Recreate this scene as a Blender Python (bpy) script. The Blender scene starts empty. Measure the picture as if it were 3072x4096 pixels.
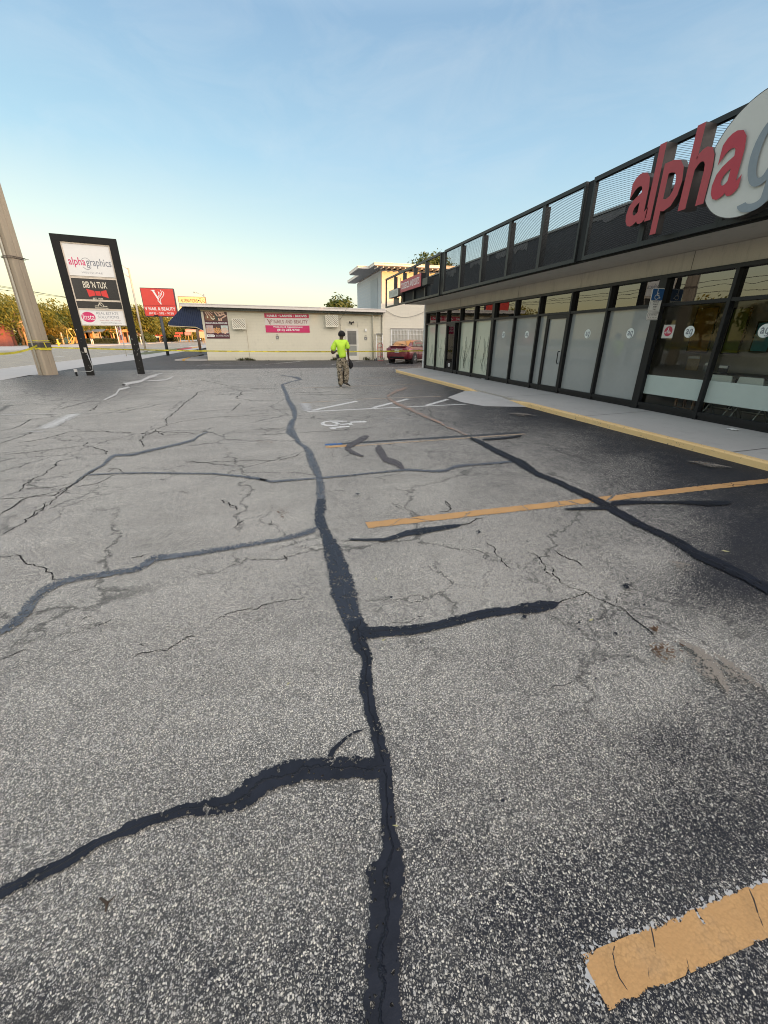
import bpy, bmesh, math, random
import numpy as np
from mathutils import Vector, Matrix, noise as mnoise
R = math.radians
sc = bpy.context.scene
COL = sc.collection
random.seed(7)

# ------------------------------------------------------------------ camera
FPX, PITCH, ROLL, YAW, EYE = 1628.18, R(23.133), R(.2478), R(15.1865), 1.55
fw = Vector((math.sin(YAW) * math.cos(PITCH), math.cos(YAW) * math.cos(PITCH), -math.sin(PITCH)))
rt0 = Vector((math.cos(YAW), -math.sin(YAW), 0)); up0 = rt0.cross(fw)
rt = rt0 * math.cos(ROLL) + up0 * math.sin(ROLL); up = -rt0 * math.sin(ROLL) + up0 * math.cos(ROLL)
EYEP = Vector((0, 0, EYE))
cam = bpy.data.cameras.new('camera'); camo = bpy.data.objects.new('camera', cam); COL.objects.link(camo)
camo.matrix_world = Matrix((( rt.x, up.x, -fw.x, 0), (rt.y, up.y, -fw.y, 0), (rt.z, up.z, -fw.z, EYE), (0, 0, 0, 1)))
cam.sensor_fit = 'VERTICAL'; cam.sensor_height = 36; cam.lens = FPX / 4096 * 36
cam.clip_start = .05; cam.clip_end = 5000
sc.camera = camo

# survey helpers: a sight line through a photo point, met with a known plane of the place
def ray(px, py): return fw + rt * ((px - 1536) / FPX) - up * ((py - 2048) / FPX)
def G(px, py, z=0):
    d = ray(px, py); return EYEP + d * ((z - EYE) / d.z)
def PX(px, py, X):
    d = ray(px, py); return EYEP + d * (X / d.x)
def PY(px, py, Y):
    d = ray(px, py); return EYEP + d * (Y / d.y)
def zoom(x0, y0, s): return lambda x, y: (x0 + x * s, y0 + y * s)

# ------------------------------------------------------------------ tagging and meshes
def tag(o, label=None, cat=None, group=None, kind=None):
    if label: o['label'] = label
    if cat: o['category'] = cat
    if group: o['group'] = group
    if kind: o['kind'] = kind
    return o
def thing(name, label, cat, loc=(0, 0, 0), group=None):
    o = bpy.data.objects.new(name, None); COL.objects.link(o); o.location = loc; o.empty_display_size = .2
    return tag(o, label, cat, group)
def wloc(o):
    v = Vector((0, 0, 0))
    while o: v += o.location; o = o.parent
    return v
class Frame:
    """upright plane: origin, direction to the right, normal towards the viewer"""
    def __init__(s, o, u, n): s.o, s.u, s.n = Vector(o), Vector(u).normalized(), Vector(n).normalized()
    def p(s, a, z, off=0): return s.o + s.u * a + Vector((0, 0, z)) + s.n * off
    def hit(s, px, py, off=0):
        d = ray(px, py); q = s.o + s.n * off
        X = EYEP + d * ((q - EYEP).dot(s.n) / d.dot(s.n)); return ((X - s.o).dot(s.u), X.z)
class MB:
    def __init__(s): s.v = []; s.f = []; s.sm = []
    def add(s, vs, fs, smooth=False):
        b = len(s.v); s.v += [Vector(v) for v in vs]; s.f += [[i + b for i in f] for f in fs]; s.sm += [smooth] * len(fs); return s
    def box(s, x0, x1, y0, y1, z0, z1):
        return s.hexa([(x0, y0, z0), (x1, y0, z0), (x1, y1, z0), (x0, y1, z0), (x0, y0, z1), (x1, y0, z1), (x1, y1, z1), (x0, y1, z1)])
    def hexa(s, p): return s.add(p, [(3, 2, 1, 0), (4, 5, 6, 7), (0, 1, 5, 4), (1, 2, 6, 5), (2, 3, 7, 6), (3, 0, 4, 7)])
    def fbox(s, F, a0, a1, z0, z1, o0, o1):
        return s.hexa([F.p(a0, z0, o1), F.p(a1, z0, o1), F.p(a1, z0, o0), F.p(a0, z0, o0), F.p(a0, z1, o1), F.p(a1, z1, o1), F.p(a1, z1, o0), F.p(a0, z1, o0)])
    def obox(s, c, sx, sy, sz, rz=0, z0=None):
        c = Vector(c); m = Matrix.Rotation(rz, 3, 'Z'); P = []
        for z in (-sz / 2, sz / 2):
            for x, y in ((-1, -1), (1, -1), (1, 1), (-1, 1)): P.append(c + m @ Vector((x * sx / 2, y * sy / 2, z)))
        return s.hexa(P)
    def prism(s, pts, d):
        pts = [Vector(p) for p in pts]; d = Vector(d); n = len(pts)
        vs = pts + [p + d for p in pts]
        return s.add(vs, [list(range(n)), list(range(2 * n - 1, n - 1, -1))] + [(i, i + n, (i + 1) % n + n, (i + 1) % n) for i in range(n)])
    def tube(s, path, r, n=8, cap=True, smooth=True):
        path = [Vector(p) for p in path]; rs = r if isinstance(r, (list, tuple)) else [r] * len(path)
        vs = []; ref = None
        for i, p in enumerate(path):
            t = (path[min(i + 1, len(path) - 1)] - path[max(i - 1, 0)]).normalized()
            a = t.cross(Vector((0, 0, 1))) if abs(t.z) < .95 else t.cross(Vector((1, 0, 0)))
            if ref is not None:
                a2 = ref - t * ref.dot(t)
                if a2.length > 1e-4: a = a2
            a.normalize(); ref = a; b = t.cross(a)
            for k in range(n):
                w = 2 * math.pi * k / n; vs.append(p + (a * math.cos(w) + b * math.sin(w)) * rs[i])
        fs = []
        for i in range(len(path) - 1):
            for k in range(n): fs.append((i * n + k, i * n + (k + 1) % n, (i + 1) * n + (k + 1) % n, (i + 1) * n + k))
        s.add(vs, fs, smooth)
        if cap:
            b = len(s.v) - len(vs)
            s.f += [[b + k for k in range(n)][::-1], [len(s.v) - n + k for k in range(n)]]; s.sm += [False, False]
        return s
    def sheet(s, pts, z=None): return s.add(pts if z is None else [(p[0], p[1], z) for p in pts], [list(range(len(pts)))])
    def build(s, name, mat, parent=None, bevel=0):
        me = bpy.data.meshes.new(name)
        off = wloc(parent) if parent else Vector((0, 0, 0))
        me.from_pydata([v - off for v in s.v], [], s.f)
        me.polygons.foreach_set('use_smooth', s.sm)
        bm = bmesh.new(); bm.from_mesh(me); bmesh.ops.recalc_face_normals(bm, faces=bm.faces)
        if bevel: bmesh.ops.bevel(bm, geom=bm.edges[:] , offset=bevel, segments=2, affect='EDGES', clamp_overlap=True)
        bm.to_mesh(me); bm.free()
        me.materials.append(mat)
        o = bpy.data.objects.new(name, me); COL.objects.link(o)
        if parent: o.parent = parent
        return o
def struct(name, mb, mat): return tag(mb.build(name, mat), kind='structure')
def top(name, mb, mat, label, cat, group=None, bevel=0): return tag(mb.build(name, mat, None, bevel), label, cat, group)

_tc = {}
def glyphs(body, spacing=1.0, bold=0.0, shear=0.0):
    """outline lettering as flat triangles, unit cap height, x from 0"""
    k = (body, spacing, bold, shear)
    if k in _tc: return _tc[k]
    c = bpy.data.curves.new('lettering', 'FONT'); c.body = body; c.space_character = spacing; c.offset = bold; c.shear = shear; c.resolution_u = 3
    o = bpy.data.objects.new('lettering', c); COL.objects.link(o)
    me = bpy.data.meshes.new_from_object(o.evaluated_get(bpy.context.evaluated_depsgraph_get()))
    V = [(v.co.x, v.co.y) for v in me.vertices]; Fs = [list(p.vertices) for p in me.polygons]
    bpy.data.objects.remove(o); bpy.data.curves.remove(c); bpy.data.meshes.remove(me)
    _tc[k] = (V, Fs); return V, Fs
def letters(mb, body, F, a0, a1, z0, z1, off, depth=0, **kw):
    """fit the lettering to the box a0..a1, z0..z1 on frame F"""
    V, Fs = glyphs(body, **kw)
    xs = [v[0] for v in V]; ys = [v[1] for v in V]; x0, x1, y0, y1 = min(xs), max(xs), min(ys), max(ys)
    P = [((x - x0) / (x1 - x0) * (a1 - a0) + a0, (y - y0) / (y1 - y0) * (z1 - z0) + z0) for x, y in V]
    mb.add([F.p(a, z, off) for a, z in P], Fs)
    if depth:
        cnt = {}
        for f in Fs:
            for i in range(len(f)):
                e = (f[i], f[(i + 1) % len(f)]); cnt[tuple(sorted(e))] = cnt.get(tuple(sorted(e)), 0) + 1
        pts = {}
        sides = []; vs = []
        for e, c in cnt.items():
            if c == 1:
                b = len(vs); vs += [F.p(*P[e[0]], off), F.p(*P[e[1]], off), F.p(*P[e[1]], off - depth), F.p(*P[e[0]], off - depth)]; sides.append((b, b + 1, b + 2, b + 3))
        return vs, sides
    return mb

# ------------------------------------------------------------------ materials
class NT:
    def __init__(s, mat): s.t = mat.node_tree; s.n = s.t.nodes; s.l = s.t.links
    def node(s, ty, **kw):
        n = s.n.new(ty)
        for k, v in kw.items():
            if k == 'inp':
                for a, b in v.items():
                    if hasattr(b, 'is_output') or isinstance(b, bpy.types.NodeSocket): s.l.new(b, n.inputs[a])
                    else: n.inputs[a].default_value = b
            else: setattr(n, k, v)
        return n
    def math(s, op, a, b=0.0, clamp=False):
        n = s.n.new('ShaderNodeMath'); n.operation = op; n.use_clamp = clamp
        for i, x in enumerate((a, b)):
            if isinstance(x, bpy.types.NodeSocket): s.l.new(x, n.inputs[i])
            else: n.inputs[i].default_value = x
        return n.outputs[0]
    def ramp(s, fac, stops, interp='LINEAR'):
        n = s.n.new('ShaderNodeValToRGB'); n.color_ramp.interpolation = interp; e = n.color_ramp.elements
        while len(e) < len(stops): e.new(.5)
        for i, (p, c) in enumerate(stops): e[i].position = p; e[i].color = (*c, 1) if len(c) == 3 else c
        s.l.new(fac, n.inputs[0]); return n.outputs[0]
    def mix(s, f, a, b, mode='MIX'):
        n = s.n.new('ShaderNodeMix'); n.data_type = 'RGBA'; n.blend_type = mode
        for i, x in ((0, f), (6, a), (7, b)):
            if isinstance(x, bpy.types.NodeSocket): s.l.new(x, n.inputs[i])
            else: n.inputs[i].default_value = x if i == 0 else ((*x, 1) if len(x) == 3 else x)
        return n.outputs[2]
    def maprange(s, v, a, b, c=0., d=1.):
        n = s.n.new('ShaderNodeMapRange'); s.l.new(v, n.inputs[0])
        for i, x in enumerate((a, b, c, d)): n.inputs[i + 1].default_value = x
        return n.outputs[0]
    def noise(s, scale, vec=None, detail=3, rough=.55, dist=0.):
        n = s.n.new('ShaderNodeTexNoise'); n.inputs['Scale'].default_value = scale; n.inputs['Detail'].default_value = detail
        n.inputs['Roughness'].default_value = rough; n.inputs['Distortion'].default_value = dist
        if vec: s.l.new(vec, n.inputs['Vector'])
        return n.outputs['Fac']
    def pos(s): return s.n.new('ShaderNodeNewGeometry').outputs['Position']
def newmat(name):
    m = bpy.data.materials.new(name); m.use_nodes = True
    return m, NT(m), m.node_tree.nodes['Principled BSDF']
_mc = {}
def M(name, col, rough=.6, metal=0., var=.12, scale=3., bump=.0, bscale=40., coat=0., spec=.5, spots=0., trans=0., fine=.0):
    """painted / plain surface: base colour broken up by two scales of noise, slight roughness change, optional bump"""
    if name in _mc: return _mc[name]
    m, t, b = newmat(name); P = t.pos()
    n1 = t.noise(scale, P, 4, .6); n2 = t.noise(scale * 9, P, 3)
    f = t.math('ADD', t.math('MULTIPLY', t.math('SUBTRACT', n1, .5), var * 2.6), t.math('MULTIPLY', t.math('SUBTRACT', n2, .5), var * 1.2))
    f = t.math('ADD', f, 1.)
    vm = t.node('ShaderNodeVectorMath', operation='SCALE', inp={0: col, 'Scale': f})
    c = vm.outputs[0]
    if spots:
        sp = t.ramp(t.noise(scale * 5, P, 5, .7), [(.60, (0, 0, 0)), (.72, (1, 1, 1))])
        c = t.mix(t.math('MULTIPLY', sp, spots), c, tuple(x * .35 for x in col))
    t.l.new(c, b.inputs['Base Color'])
    t.l.new(t.math('ADD', t.math('MULTIPLY', n2, .2), rough - .1), b.inputs['Roughness'])
    b.inputs['Metallic'].default_value = metal; b.inputs['Coat Weight'].default_value = coat; b.inputs['Specular IOR Level'].default_value = spec
    if trans: b.inputs['Transmission Weight'].default_value = trans
    if bump:
        bn = t.node('ShaderNodeBump', inp={'Strength': bump, 'Distance': .01, 'Height': t.noise(bscale, P, 4)}); t.l.new(bn.outputs[0], b.inputs['Normal'])
    _mc[name] = m; return m

def asphalt(name, attr, stone=(.62, .605, .57), binder=(.012, .0145, .021), cell=160., far=(1., 1.), coat0=.3):
    """worn asphalt: pale stones showing through dark binder; 'coat' says how much sealer is left"""
    m, t, b = newmat(name); P = t.pos()
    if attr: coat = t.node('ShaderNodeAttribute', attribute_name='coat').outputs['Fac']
    else:
        v = t.node('ShaderNodeValue'); v.outputs[0].default_value = coat0; coat = v.outputs[0]
    big = t.noise(.55, P, 5, .62); med = t.noise(3.2, P, 5, .65); fine = t.noise(14., P, 3, .6)
    stre = t.node('ShaderNodeMapping'); t.l.new(P, stre.inputs['Vector']); stre.inputs['Scale'].default_value = (.35, 3.2, 1); strk = t.noise(.8, stre.outputs[0], 5, .65)
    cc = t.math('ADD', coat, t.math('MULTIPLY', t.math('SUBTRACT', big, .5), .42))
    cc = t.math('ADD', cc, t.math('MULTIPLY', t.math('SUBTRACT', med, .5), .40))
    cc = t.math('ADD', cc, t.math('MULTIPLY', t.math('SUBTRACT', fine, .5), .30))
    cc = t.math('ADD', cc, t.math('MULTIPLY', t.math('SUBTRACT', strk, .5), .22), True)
    # two sizes of stone
    warp = t.node('ShaderNodeVectorMath', operation='MULTIPLY_ADD', inp={0: t.node('ShaderNodeTexNoise', inp={'Vector': P, 'Scale': 60., 'Detail': 2.}).outputs['Color'], 1: (.012, .012, .012), 2: P}).outputs[0]
    v1 = t.node('ShaderNodeTexVoronoi', inp={'Vector': warp, 'Scale': cell})
    v2 = t.node('ShaderNodeTexVoronoi', inp={'Vector': warp, 'Scale': cell * 1.9})
    def stones(v, lo, hi):
        sep = t.node('ShaderNodeSeparateColor', inp={0: v.outputs['Color']})
        keep = t.maprange(t.math('SUBTRACT', sep.outputs[0], cc), -.34, .22, 0., 1.)
        core = t.maprange(v.outputs['Distance'], hi, lo)
        return t.math('MULTIPLY', keep, core), sep.outputs[1]
    s1, r1 = stones(v1, .38, .66); s2, r2 = stones(v2, .40, .68)
    shade1 = t.maprange(r1, 0, 1, .55, 1.15); shade2 = t.maprange(r2, 0, 1, .40, 1.0)
    mask = t.math('MAXIMUM', s1, t.math('MULTIPLY', s2, .8))
    lum = t.math('MAXIMUM', t.math('MULTIPLY', s1, shade1), t.math('MULTIPLY', s2, shade2))
    tint = t.mix(r1, stone, (stone[0] * 1.04, stone[1] * 1.0, stone[2] * .90))
    sc_ = t.node('ShaderNodeVectorMath', operation='SCALE', inp={0: tint, 'Scale': lum}).outputs[0]
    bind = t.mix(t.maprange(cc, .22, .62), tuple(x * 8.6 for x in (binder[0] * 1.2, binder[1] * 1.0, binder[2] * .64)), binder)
    dust = t.ramp(t.noise(1.1, P, 6, .7), [(.45, (0, 0, 0)), (.72, (1, 1, 1))])
    bind = t.mix(t.math('MULTIPLY', t.math('MULTIPLY', dust, .45), t.math('SUBTRACT', 1., cc, True)), bind, (.19, .18, .16))
    col = t.mix(mask, bind, sc_)
    # broad tyre-dark and weathered-pale stretches
    tone = t.maprange(t.math('ADD', t.math('MULTIPLY', big, .6), t.math('MULTIPLY', strk, .4)), .3, .7, far[0], far[1])
    col = t.node('ShaderNodeVectorMath', operation='SCALE', inp={0: col, 'Scale': tone}).outputs[0]
    if attr:
        # net of fine cracks in the older parts
        wv = t.node('ShaderNodeVectorMath', operation='MULTIPLY_ADD', inp={0: t.node('ShaderNodeTexNoise', inp={'Vector': P, 'Scale': 2.6, 'Detail': 6., 'Roughness': .7}).outputs['Color'], 1: (.55, .55, .0), 2: P}).outputs[0]
        for scl, wd, ns, lo in ((.55, .006, .35, .43), (1.5, .009, .5, .50)):
            ve = t.node('ShaderNodeTexVoronoi', feature='DISTANCE_TO_EDGE', inp={'Vector': wv, 'Scale': scl})
            line = t.maprange(ve.outputs['Distance'], wd * .4, wd * 1.6, 1., 0.)
            sel = t.maprange(t.noise(ns, P, 3, .6), lo, lo + .06)
            col = t.mix(t.math('MULTIPLY', t.math('MULTIPLY', line, sel), .65), col, (.03, .03, .03))
    t.l.new(col, b.inputs['Base Color'])
    t.l.new(t.maprange(mask, 0, 1, .62, .85), b.inputs['Roughness']); b.inputs['Specular IOR Level'].default_value = .22
    hgt = t.math('ADD', t.math('MULTIPLY', mask, .6), t.math('MULTIPLY', fine, .4))
    bn = t.node('ShaderNodeBump', inp={'Strength': .55, 'Distance': .004, 'Height': hgt}); t.l.new(bn.outputs[0], b.inputs['Normal'])
    return m

def worn(name, col, edge=.75, hole=.30, rough=.6, noisescale=60., var=.2, ridge=False, var2=None, coarse=9., crazed=0.):
    """thin layer on the asphalt with a ragged rim and bare specks; needs the attribute 'cs' (-1..1 across it)"""
    m, t, b = newmat(name); P = t.pos()
    cs = t.node('ShaderNodeAttribute', attribute_name='cs').outputs['Fac']
    a = t.math('ABSOLUTE', cs)
    n1 = t.noise(noisescale, P, 5, .7); n2 = t.noise(coarse, P, 4, .6)
    e = t.math('ADD', a, t.math('ADD', t.math('MULTIPLY', t.math('SUBTRACT', n1, .5), .85), t.math('MULTIPLY', t.math('SUBTRACT', n2, .5), .8)))
    solid = t.math('LESS_THAN', e, edge)
    vs = t.node('ShaderNodeTexVoronoi', inp={'Vector': P, 'Scale': 105.}); sp = t.node('ShaderNodeSeparateColor', inp={0: vs.outputs['Color']})
    keep = t.math('GREATER_THAN', 1., .5) if hole == 0 else t.math('GREATER_THAN', t.math('ADD', sp.outputs[0], t.math('MULTIPLY', t.math('SUBTRACT', n2, .5), .9)), t.math('MULTIPLY', hole, t.math('ADD', .15, a)))
    solid = t.math('MULTIPLY', solid, keep)
    if crazed:
        wv = t.node('ShaderNodeVectorMath', operation='MULTIPLY_ADD', inp={0: t.node('ShaderNodeTexNoise', inp={'Vector': P, 'Scale': 9., 'Detail': 5., 'Roughness': .6}).outputs['Color'], 1: (.06, .06, .0), 2: P}).outputs[0]
        ve = t.node('ShaderNodeTexVoronoi', feature='DISTANCE_TO_EDGE', inp={'Vector': wv, 'Scale': crazed})
        sel = t.math('GREATER_THAN', t.noise(2., P, 3, .6), .44)
        solid = t.math('MULTIPLY', solid, t.math('SUBTRACT', 1., t.math('MULTIPLY', t.math('LESS_THAN', ve.outputs['Distance'], .009), sel)))
    n3 = t.noise(6., P, 4); n4 = t.noise(150., P, 3)
    f = t.math('ADD', 1. - var * .5, t.math('ADD', t.math('MULTIPLY', n3, var * .6), t.math('MULTIPLY', t.math('SUBTRACT', n4, .5), var)))
    c = t.node('ShaderNodeVectorMath', operation='SCALE', inp={0: col, 'Scale': f}).outputs[0]
    if crazed: c = t.mix(t.math('MULTIPLY', t.maprange(vs.outputs['Distance'], .45, .75), .45), c, tuple(x * .55 for x in col)); c = t.mix(t.math('MULTIPLY', t.ramp(t.noise(5., P, 6, .7), [(.5, (0, 0, 0)), (.7, (1, 1, 1))]), .35), c, (.20, .17, .13))
    if ridge: c = t.mix(t.math('MULTIPLY', t.maprange(t.math('ABSOLUTE', t.math('ADD', cs, t.math('MULTIPLY', t.math('SUBTRACT', t.noise(7., P, 6, .7), .5), 1.7))), .0, .07, 1., 0.), .45), c, tuple(min(.3, x * 3.2 + .01) for x in col))
    if var2: c = t.mix(t.ramp(n2, [(.4, (0, 0, 0)), (.62, (1, 1, 1))]), c, var2)
    t.l.new(c, b.inputs['Base Color']); b.inputs['Roughness'].default_value = rough; b.inputs['Specular IOR Level'].default_value = .25
    h = t.math('ADD', t.math('MULTIPLY', n4, .35), t.math('MULTIPLY', n1, .6))
    if crazed: h = t.math('SUBTRACT', h, t.math('MULTIPLY', vs.outputs['Distance'], .45))
    if ridge:
        w = t.math('ABSOLUTE', t.math('ADD', cs, t.math('MULTIPLY', t.math('SUBTRACT', t.noise(7., P, 6, .7), .5), 1.7)))
        h = t.math('ADD', h, t.maprange(w, .0, .10, 3.6, 0.))
    bn = t.node('ShaderNodeBump', inp={'Strength': .6, 'Distance': .005, 'Height': h}); t.l.new(bn.outputs[0], b.inputs['Normal'])
    tr = t.node('ShaderNodeBsdfTransparent'); mx = t.node('ShaderNodeMixShader', inp={0: solid, 1: tr.outputs[0], 2: b.outputs[0]})
    out = [n for n in t.n if n.type == 'OUTPUT_MATERIAL'][0]; t.l.new(mx.outputs[0], out.inputs[0])
    return m

def concrete(name, col, var=.15, bump=.25, scale=1.2, stain=.35, streak=False):
    m, t, b = newmat(name); P = t.pos()
    if streak:
        mp = t.node('ShaderNodeMapping', inp={'Vector': P}); mp.inputs['Scale'].default_value = (4, 4, .5); Q = mp.outputs[0]
    else: Q = P
    n1 = t.noise(scale, Q, 6, .65); n2 = t.noise(70., P, 3); n3 = t.noise(scale * 4, Q, 5, .7)
    f = t.math('ADD', 1., t.math('ADD', t.math('MULTIPLY', t.math('SUBTRACT', n1, .5), var * 2), t.math('MULTIPLY', t.math('SUBTRACT', n2, .5), var * 1.2)))
    c = t.node('ShaderNodeVectorMath', operation='SCALE', inp={0: col, 'Scale': f}).outputs[0]
    c = t.mix(t.math('MULTIPLY', t.ramp(n3, [(.52, (0, 0, 0)), (.75, (1, 1, 1))]), stain), c, tuple(x * .45 for x in col))
    t.l.new(c, b.inputs['Base Color']); b.inputs['Roughness'].default_value = .85
    bn = t.node('ShaderNodeBump', inp={'Strength': bump, 'Distance': .004, 'Height': n2}); t.l.new(bn.outputs[0], b.inputs['Normal'])
    return m

def blockwall(name, col, rotz=0., w=.4, h=.2, joint=.006, stain=.3):
    """painted concrete block: courses in the bump and faintly in the paint, damp dirt low down"""
    m, t, b = newmat(name)
    P = t.pos()
    mp = t.node('ShaderNodeMapping', inp={'Vector': P}); mp.inputs['Rotation'].default_value = (0, 0, rotz)
    s = t.node('ShaderNodeSeparateXYZ', inp={0: mp.outputs[0]}); cx = t.node('ShaderNodeCombineXYZ', inp={0: t.math('ADD', s.outputs[0], s.outputs[1]), 1: s.outputs[2]})
    br = t.node('ShaderNodeTexBrick', inp={'Vector': cx.outputs[0], 'Scale': 1., 'Mortar Size': joint, 'Mortar Smooth': .5, 'Brick Width': w, 'Row Height': h})
    n1 = t.noise(.7, P, 6, .6); n2 = t.noise(30., P, 3); n3 = t.noise(2.6, P, 6, .7)
    f = t.math('ADD', .92, t.math('ADD', t.math('MULTIPLY', n1, .16), t.math('MULTIPLY', t.math('SUBTRACT', n2, .5), .08)))
    c = t.node('ShaderNodeVectorMath', operation='SCALE', inp={0: col, 'Scale': f}).outputs[0]
    c = t.mix(t.math('MULTIPLY', br.outputs['Fac'], .22), c, tuple(x * .5 for x in col))
    c = t.mix(t.math('MULTIPLY', t.ramp(n3, [(.55, (0, 0, 0)), (.75, (1, 1, 1))]), stain), c, tuple(x * .62 for x in col))
    low = t.math('MULTIPLY', t.maprange(s.outputs[2], .35, .0, 0, 1), n3)
    c = t.mix(t.math('MULTIPLY', low, .5), c, (.22, .2, .16))
    t.l.new(c, b.inputs['Base Color']); b.inputs['Roughness'].default_value = .75
    hh = t.math('SUBTRACT', t.math('MULTIPLY', n2, .25), br.outputs['Fac'])
    bn = t.node('ShaderNodeBump', inp={'Strength': .5, 'Distance': .006, 'Height': hh}); t.l.new(bn.outputs[0], b.inputs['Normal'])
    return m

def glass(name, tint=(.5, .52, .5), ior=1.9, rough=.0):
    """tinted shop glass: mirror by angle, the rest see-through"""
    m, t, b = newmat(name)
    fr = t.node('ShaderNodeFresnel', inp={'IOR': ior})
    wob = t.node('ShaderNodeBump', inp={'Strength': .05, 'Distance': .02, 'Height': t.noise(1.6, t.pos(), 2)})
    gl = t.node('ShaderNodeBsdfGlossy', inp={'Roughness': rough, 'Color': (.93, .92, .9, 1), 'Normal': wob.outputs[0]})
    tr = t.node('ShaderNodeBsdfTransparent', inp={'Color': (*tint, 1)})
    mx = t.node('ShaderNodeMixShader', inp={0: fr.outputs[0], 1: tr.outputs[0], 2: gl.outputs[0]})
    out = [n for n in t.n if n.type == 'OUTPUT_MATERIAL'][0]; t.l.new(mx.outputs[0], out.inputs[0])
    return m
def film(name, col, rough=.3, coat=.6, coatr=.03, ior=1.7):
    m = M(name, col, rough, var=.07, scale=1.3, spec=.4)
    b = m.node_tree.nodes['Principled BSDF']; b.inputs['Coat Weight'].default_value = coat; b.inputs['Coat Roughness'].default_value = coatr; b.inputs['Coat IOR'].default_value = ior
    return m
def leafmat(name, col, col2):
    m, t, b = newmat(name); P = t.pos()
    oi = t.node('ShaderNodeNewGeometry').outputs['Random Per Island']
    c = t.mix(oi, col, col2); c = t.mix(t.math('MULTIPLY', t.noise(.8, P, 3), .5), c, tuple(x * .5 for x in col))
    t.l.new(c, b.inputs['Base Color']); b.inputs['Roughness'].default_value = .6
    tl = t.node('ShaderNodeBsdfTranslucent', inp={'Color': c}); mx = t.node('ShaderNodeMixShader', inp={0: .3, 1: b.outputs[0], 2: tl.outputs[0]})
    out = [n for n in t.n if n.type == 'OUTPUT_MATERIAL'][0]; t.l.new(mx.outputs[0], out.inputs[0]); return m
def lamp_mat(name, col, strength):
    m, t, b = newmat(name); m.cycles.emission_sampling = 'NONE'; b.inputs['Base Color'].default_value = (*col, 1)
    b.inputs['Emission Color'].default_value = (*col, 1); b.inputs['Emission Strength'].default_value = strength; return m

BLACK = M('black_painted_steel', (.006, .0065, .008), .5, spec=.2, var=.3, scale=5)
DARKF = M('dark_bronze_frame', (.008, .009, .011), .4, var=.25, scale=4, spec=.3)
RAILM = M('charcoal_rail_paint', (.020, .023, .024), .42, var=.25, scale=3, spec=.3)
WHITE = M('white_paint', (.78, .77, .74), .5)
CREAM = M('cream_paint', (.74, .70, .60), .6, var=.08)
STEEL = M('galvanised_steel', (.42, .43, .43), .45, metal=.6)
RUBBER = M('black_rubber', (.018, .018, .02), .8)
TRED = M('red_letter_face', (.36, .045, .055), .5, var=.10, scale=6)
INK = M('black_ink', (.02, .02, .022), .5)
GREYINK = M('grey_ink', (.17, .18, .21), .5)
MAG = M('magenta_vinyl', (.55, .02, .12), .45, var=.06)
CRIM = M('crimson_vinyl', (.50, .025, .07), .45, var=.08)
REDV = M('bright_red_vinyl', (.62, .045, .03), .4, var=.08)
# ------------------------------------------------------------------ ground
XR0, XR1 = -31.0, -13.35            # carriageway
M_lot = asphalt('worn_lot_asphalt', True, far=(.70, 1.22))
M_lot2 = asphalt('newer_dark_asphalt', False, stone=(.26, .26, .26), binder=(.026, .027, .030), coat0=.66, far=(.6, 1.3))
M_road = asphalt('road_asphalt', False, stone=(.26, .27, .29), binder=(.06, .062, .068), coat0=.34, far=(.85, 1.15))
M_walk = concrete('sidewalk_concrete', (.36, .35, .335), .12, stain=.25)
M_shopwalk = concrete('shop_walk_concrete', (.40, .385, .36), .16, stain=.3, scale=.8)
M_earth = M('bare_earth', (.10, .09, .06), .9, var=.3, scale=.5)
M_grass = M('mown_grass', (.045, .075, .02), .9, var=.35, scale=1.2, bump=.8, bscale=60)

struct('ground', MB().sheet([(-1500, -1500), (1500, -1500), (1500, 2500), (-1500, 2500)], -.19), M_earth)
struct('road', MB().sheet([(XR0, -200), (XR1, -200), (XR1, 900), (XR0, 900)], -.11), M_road)
kb = MB()
kb.box(XR1, XR1 + .16, -200, 62, -.15, .012); kb.box(XR1, XR1 + .16, 74, 400, -.15, .012); kb.box(XR0 - .16, XR0, -200, 900, -.15, .01)
struct('road_kerb', kb, concrete('kerb_concrete', (.46, .45, .43), .12))
sw = MB()
sw.add([(XR1 + .16, -200, .0), (-9.9, -200, .0), (-9.9, 19, .0), (-10.1, 22.07, .0), (-9.1, 22.9, .0), (-9.15, 27.0, .0), (-9.4, 32, .0), (-9.1, 34.4, 0), (-9.3, 60, 0), (-9.3, 400, 0), (XR1 + .16, 400, 0)], [list(range(11))])
struct('sidewalk', sw, M_walk)
struct('far_sidewalk', MB().add([(-44, -200, .0), (XR0 - .16, -200, .0), (XR0 - .16, 900, .0), (-44, 900, .0)], [(0, 1, 2, 3)]), concrete('far_walk_concrete', (.42, .40, .37), .12))
struct('grass_verge', MB().sheet([(-300, -200), (-44, -200), (-44, 900), (-300, 900)], -.004), M_grass)

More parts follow.
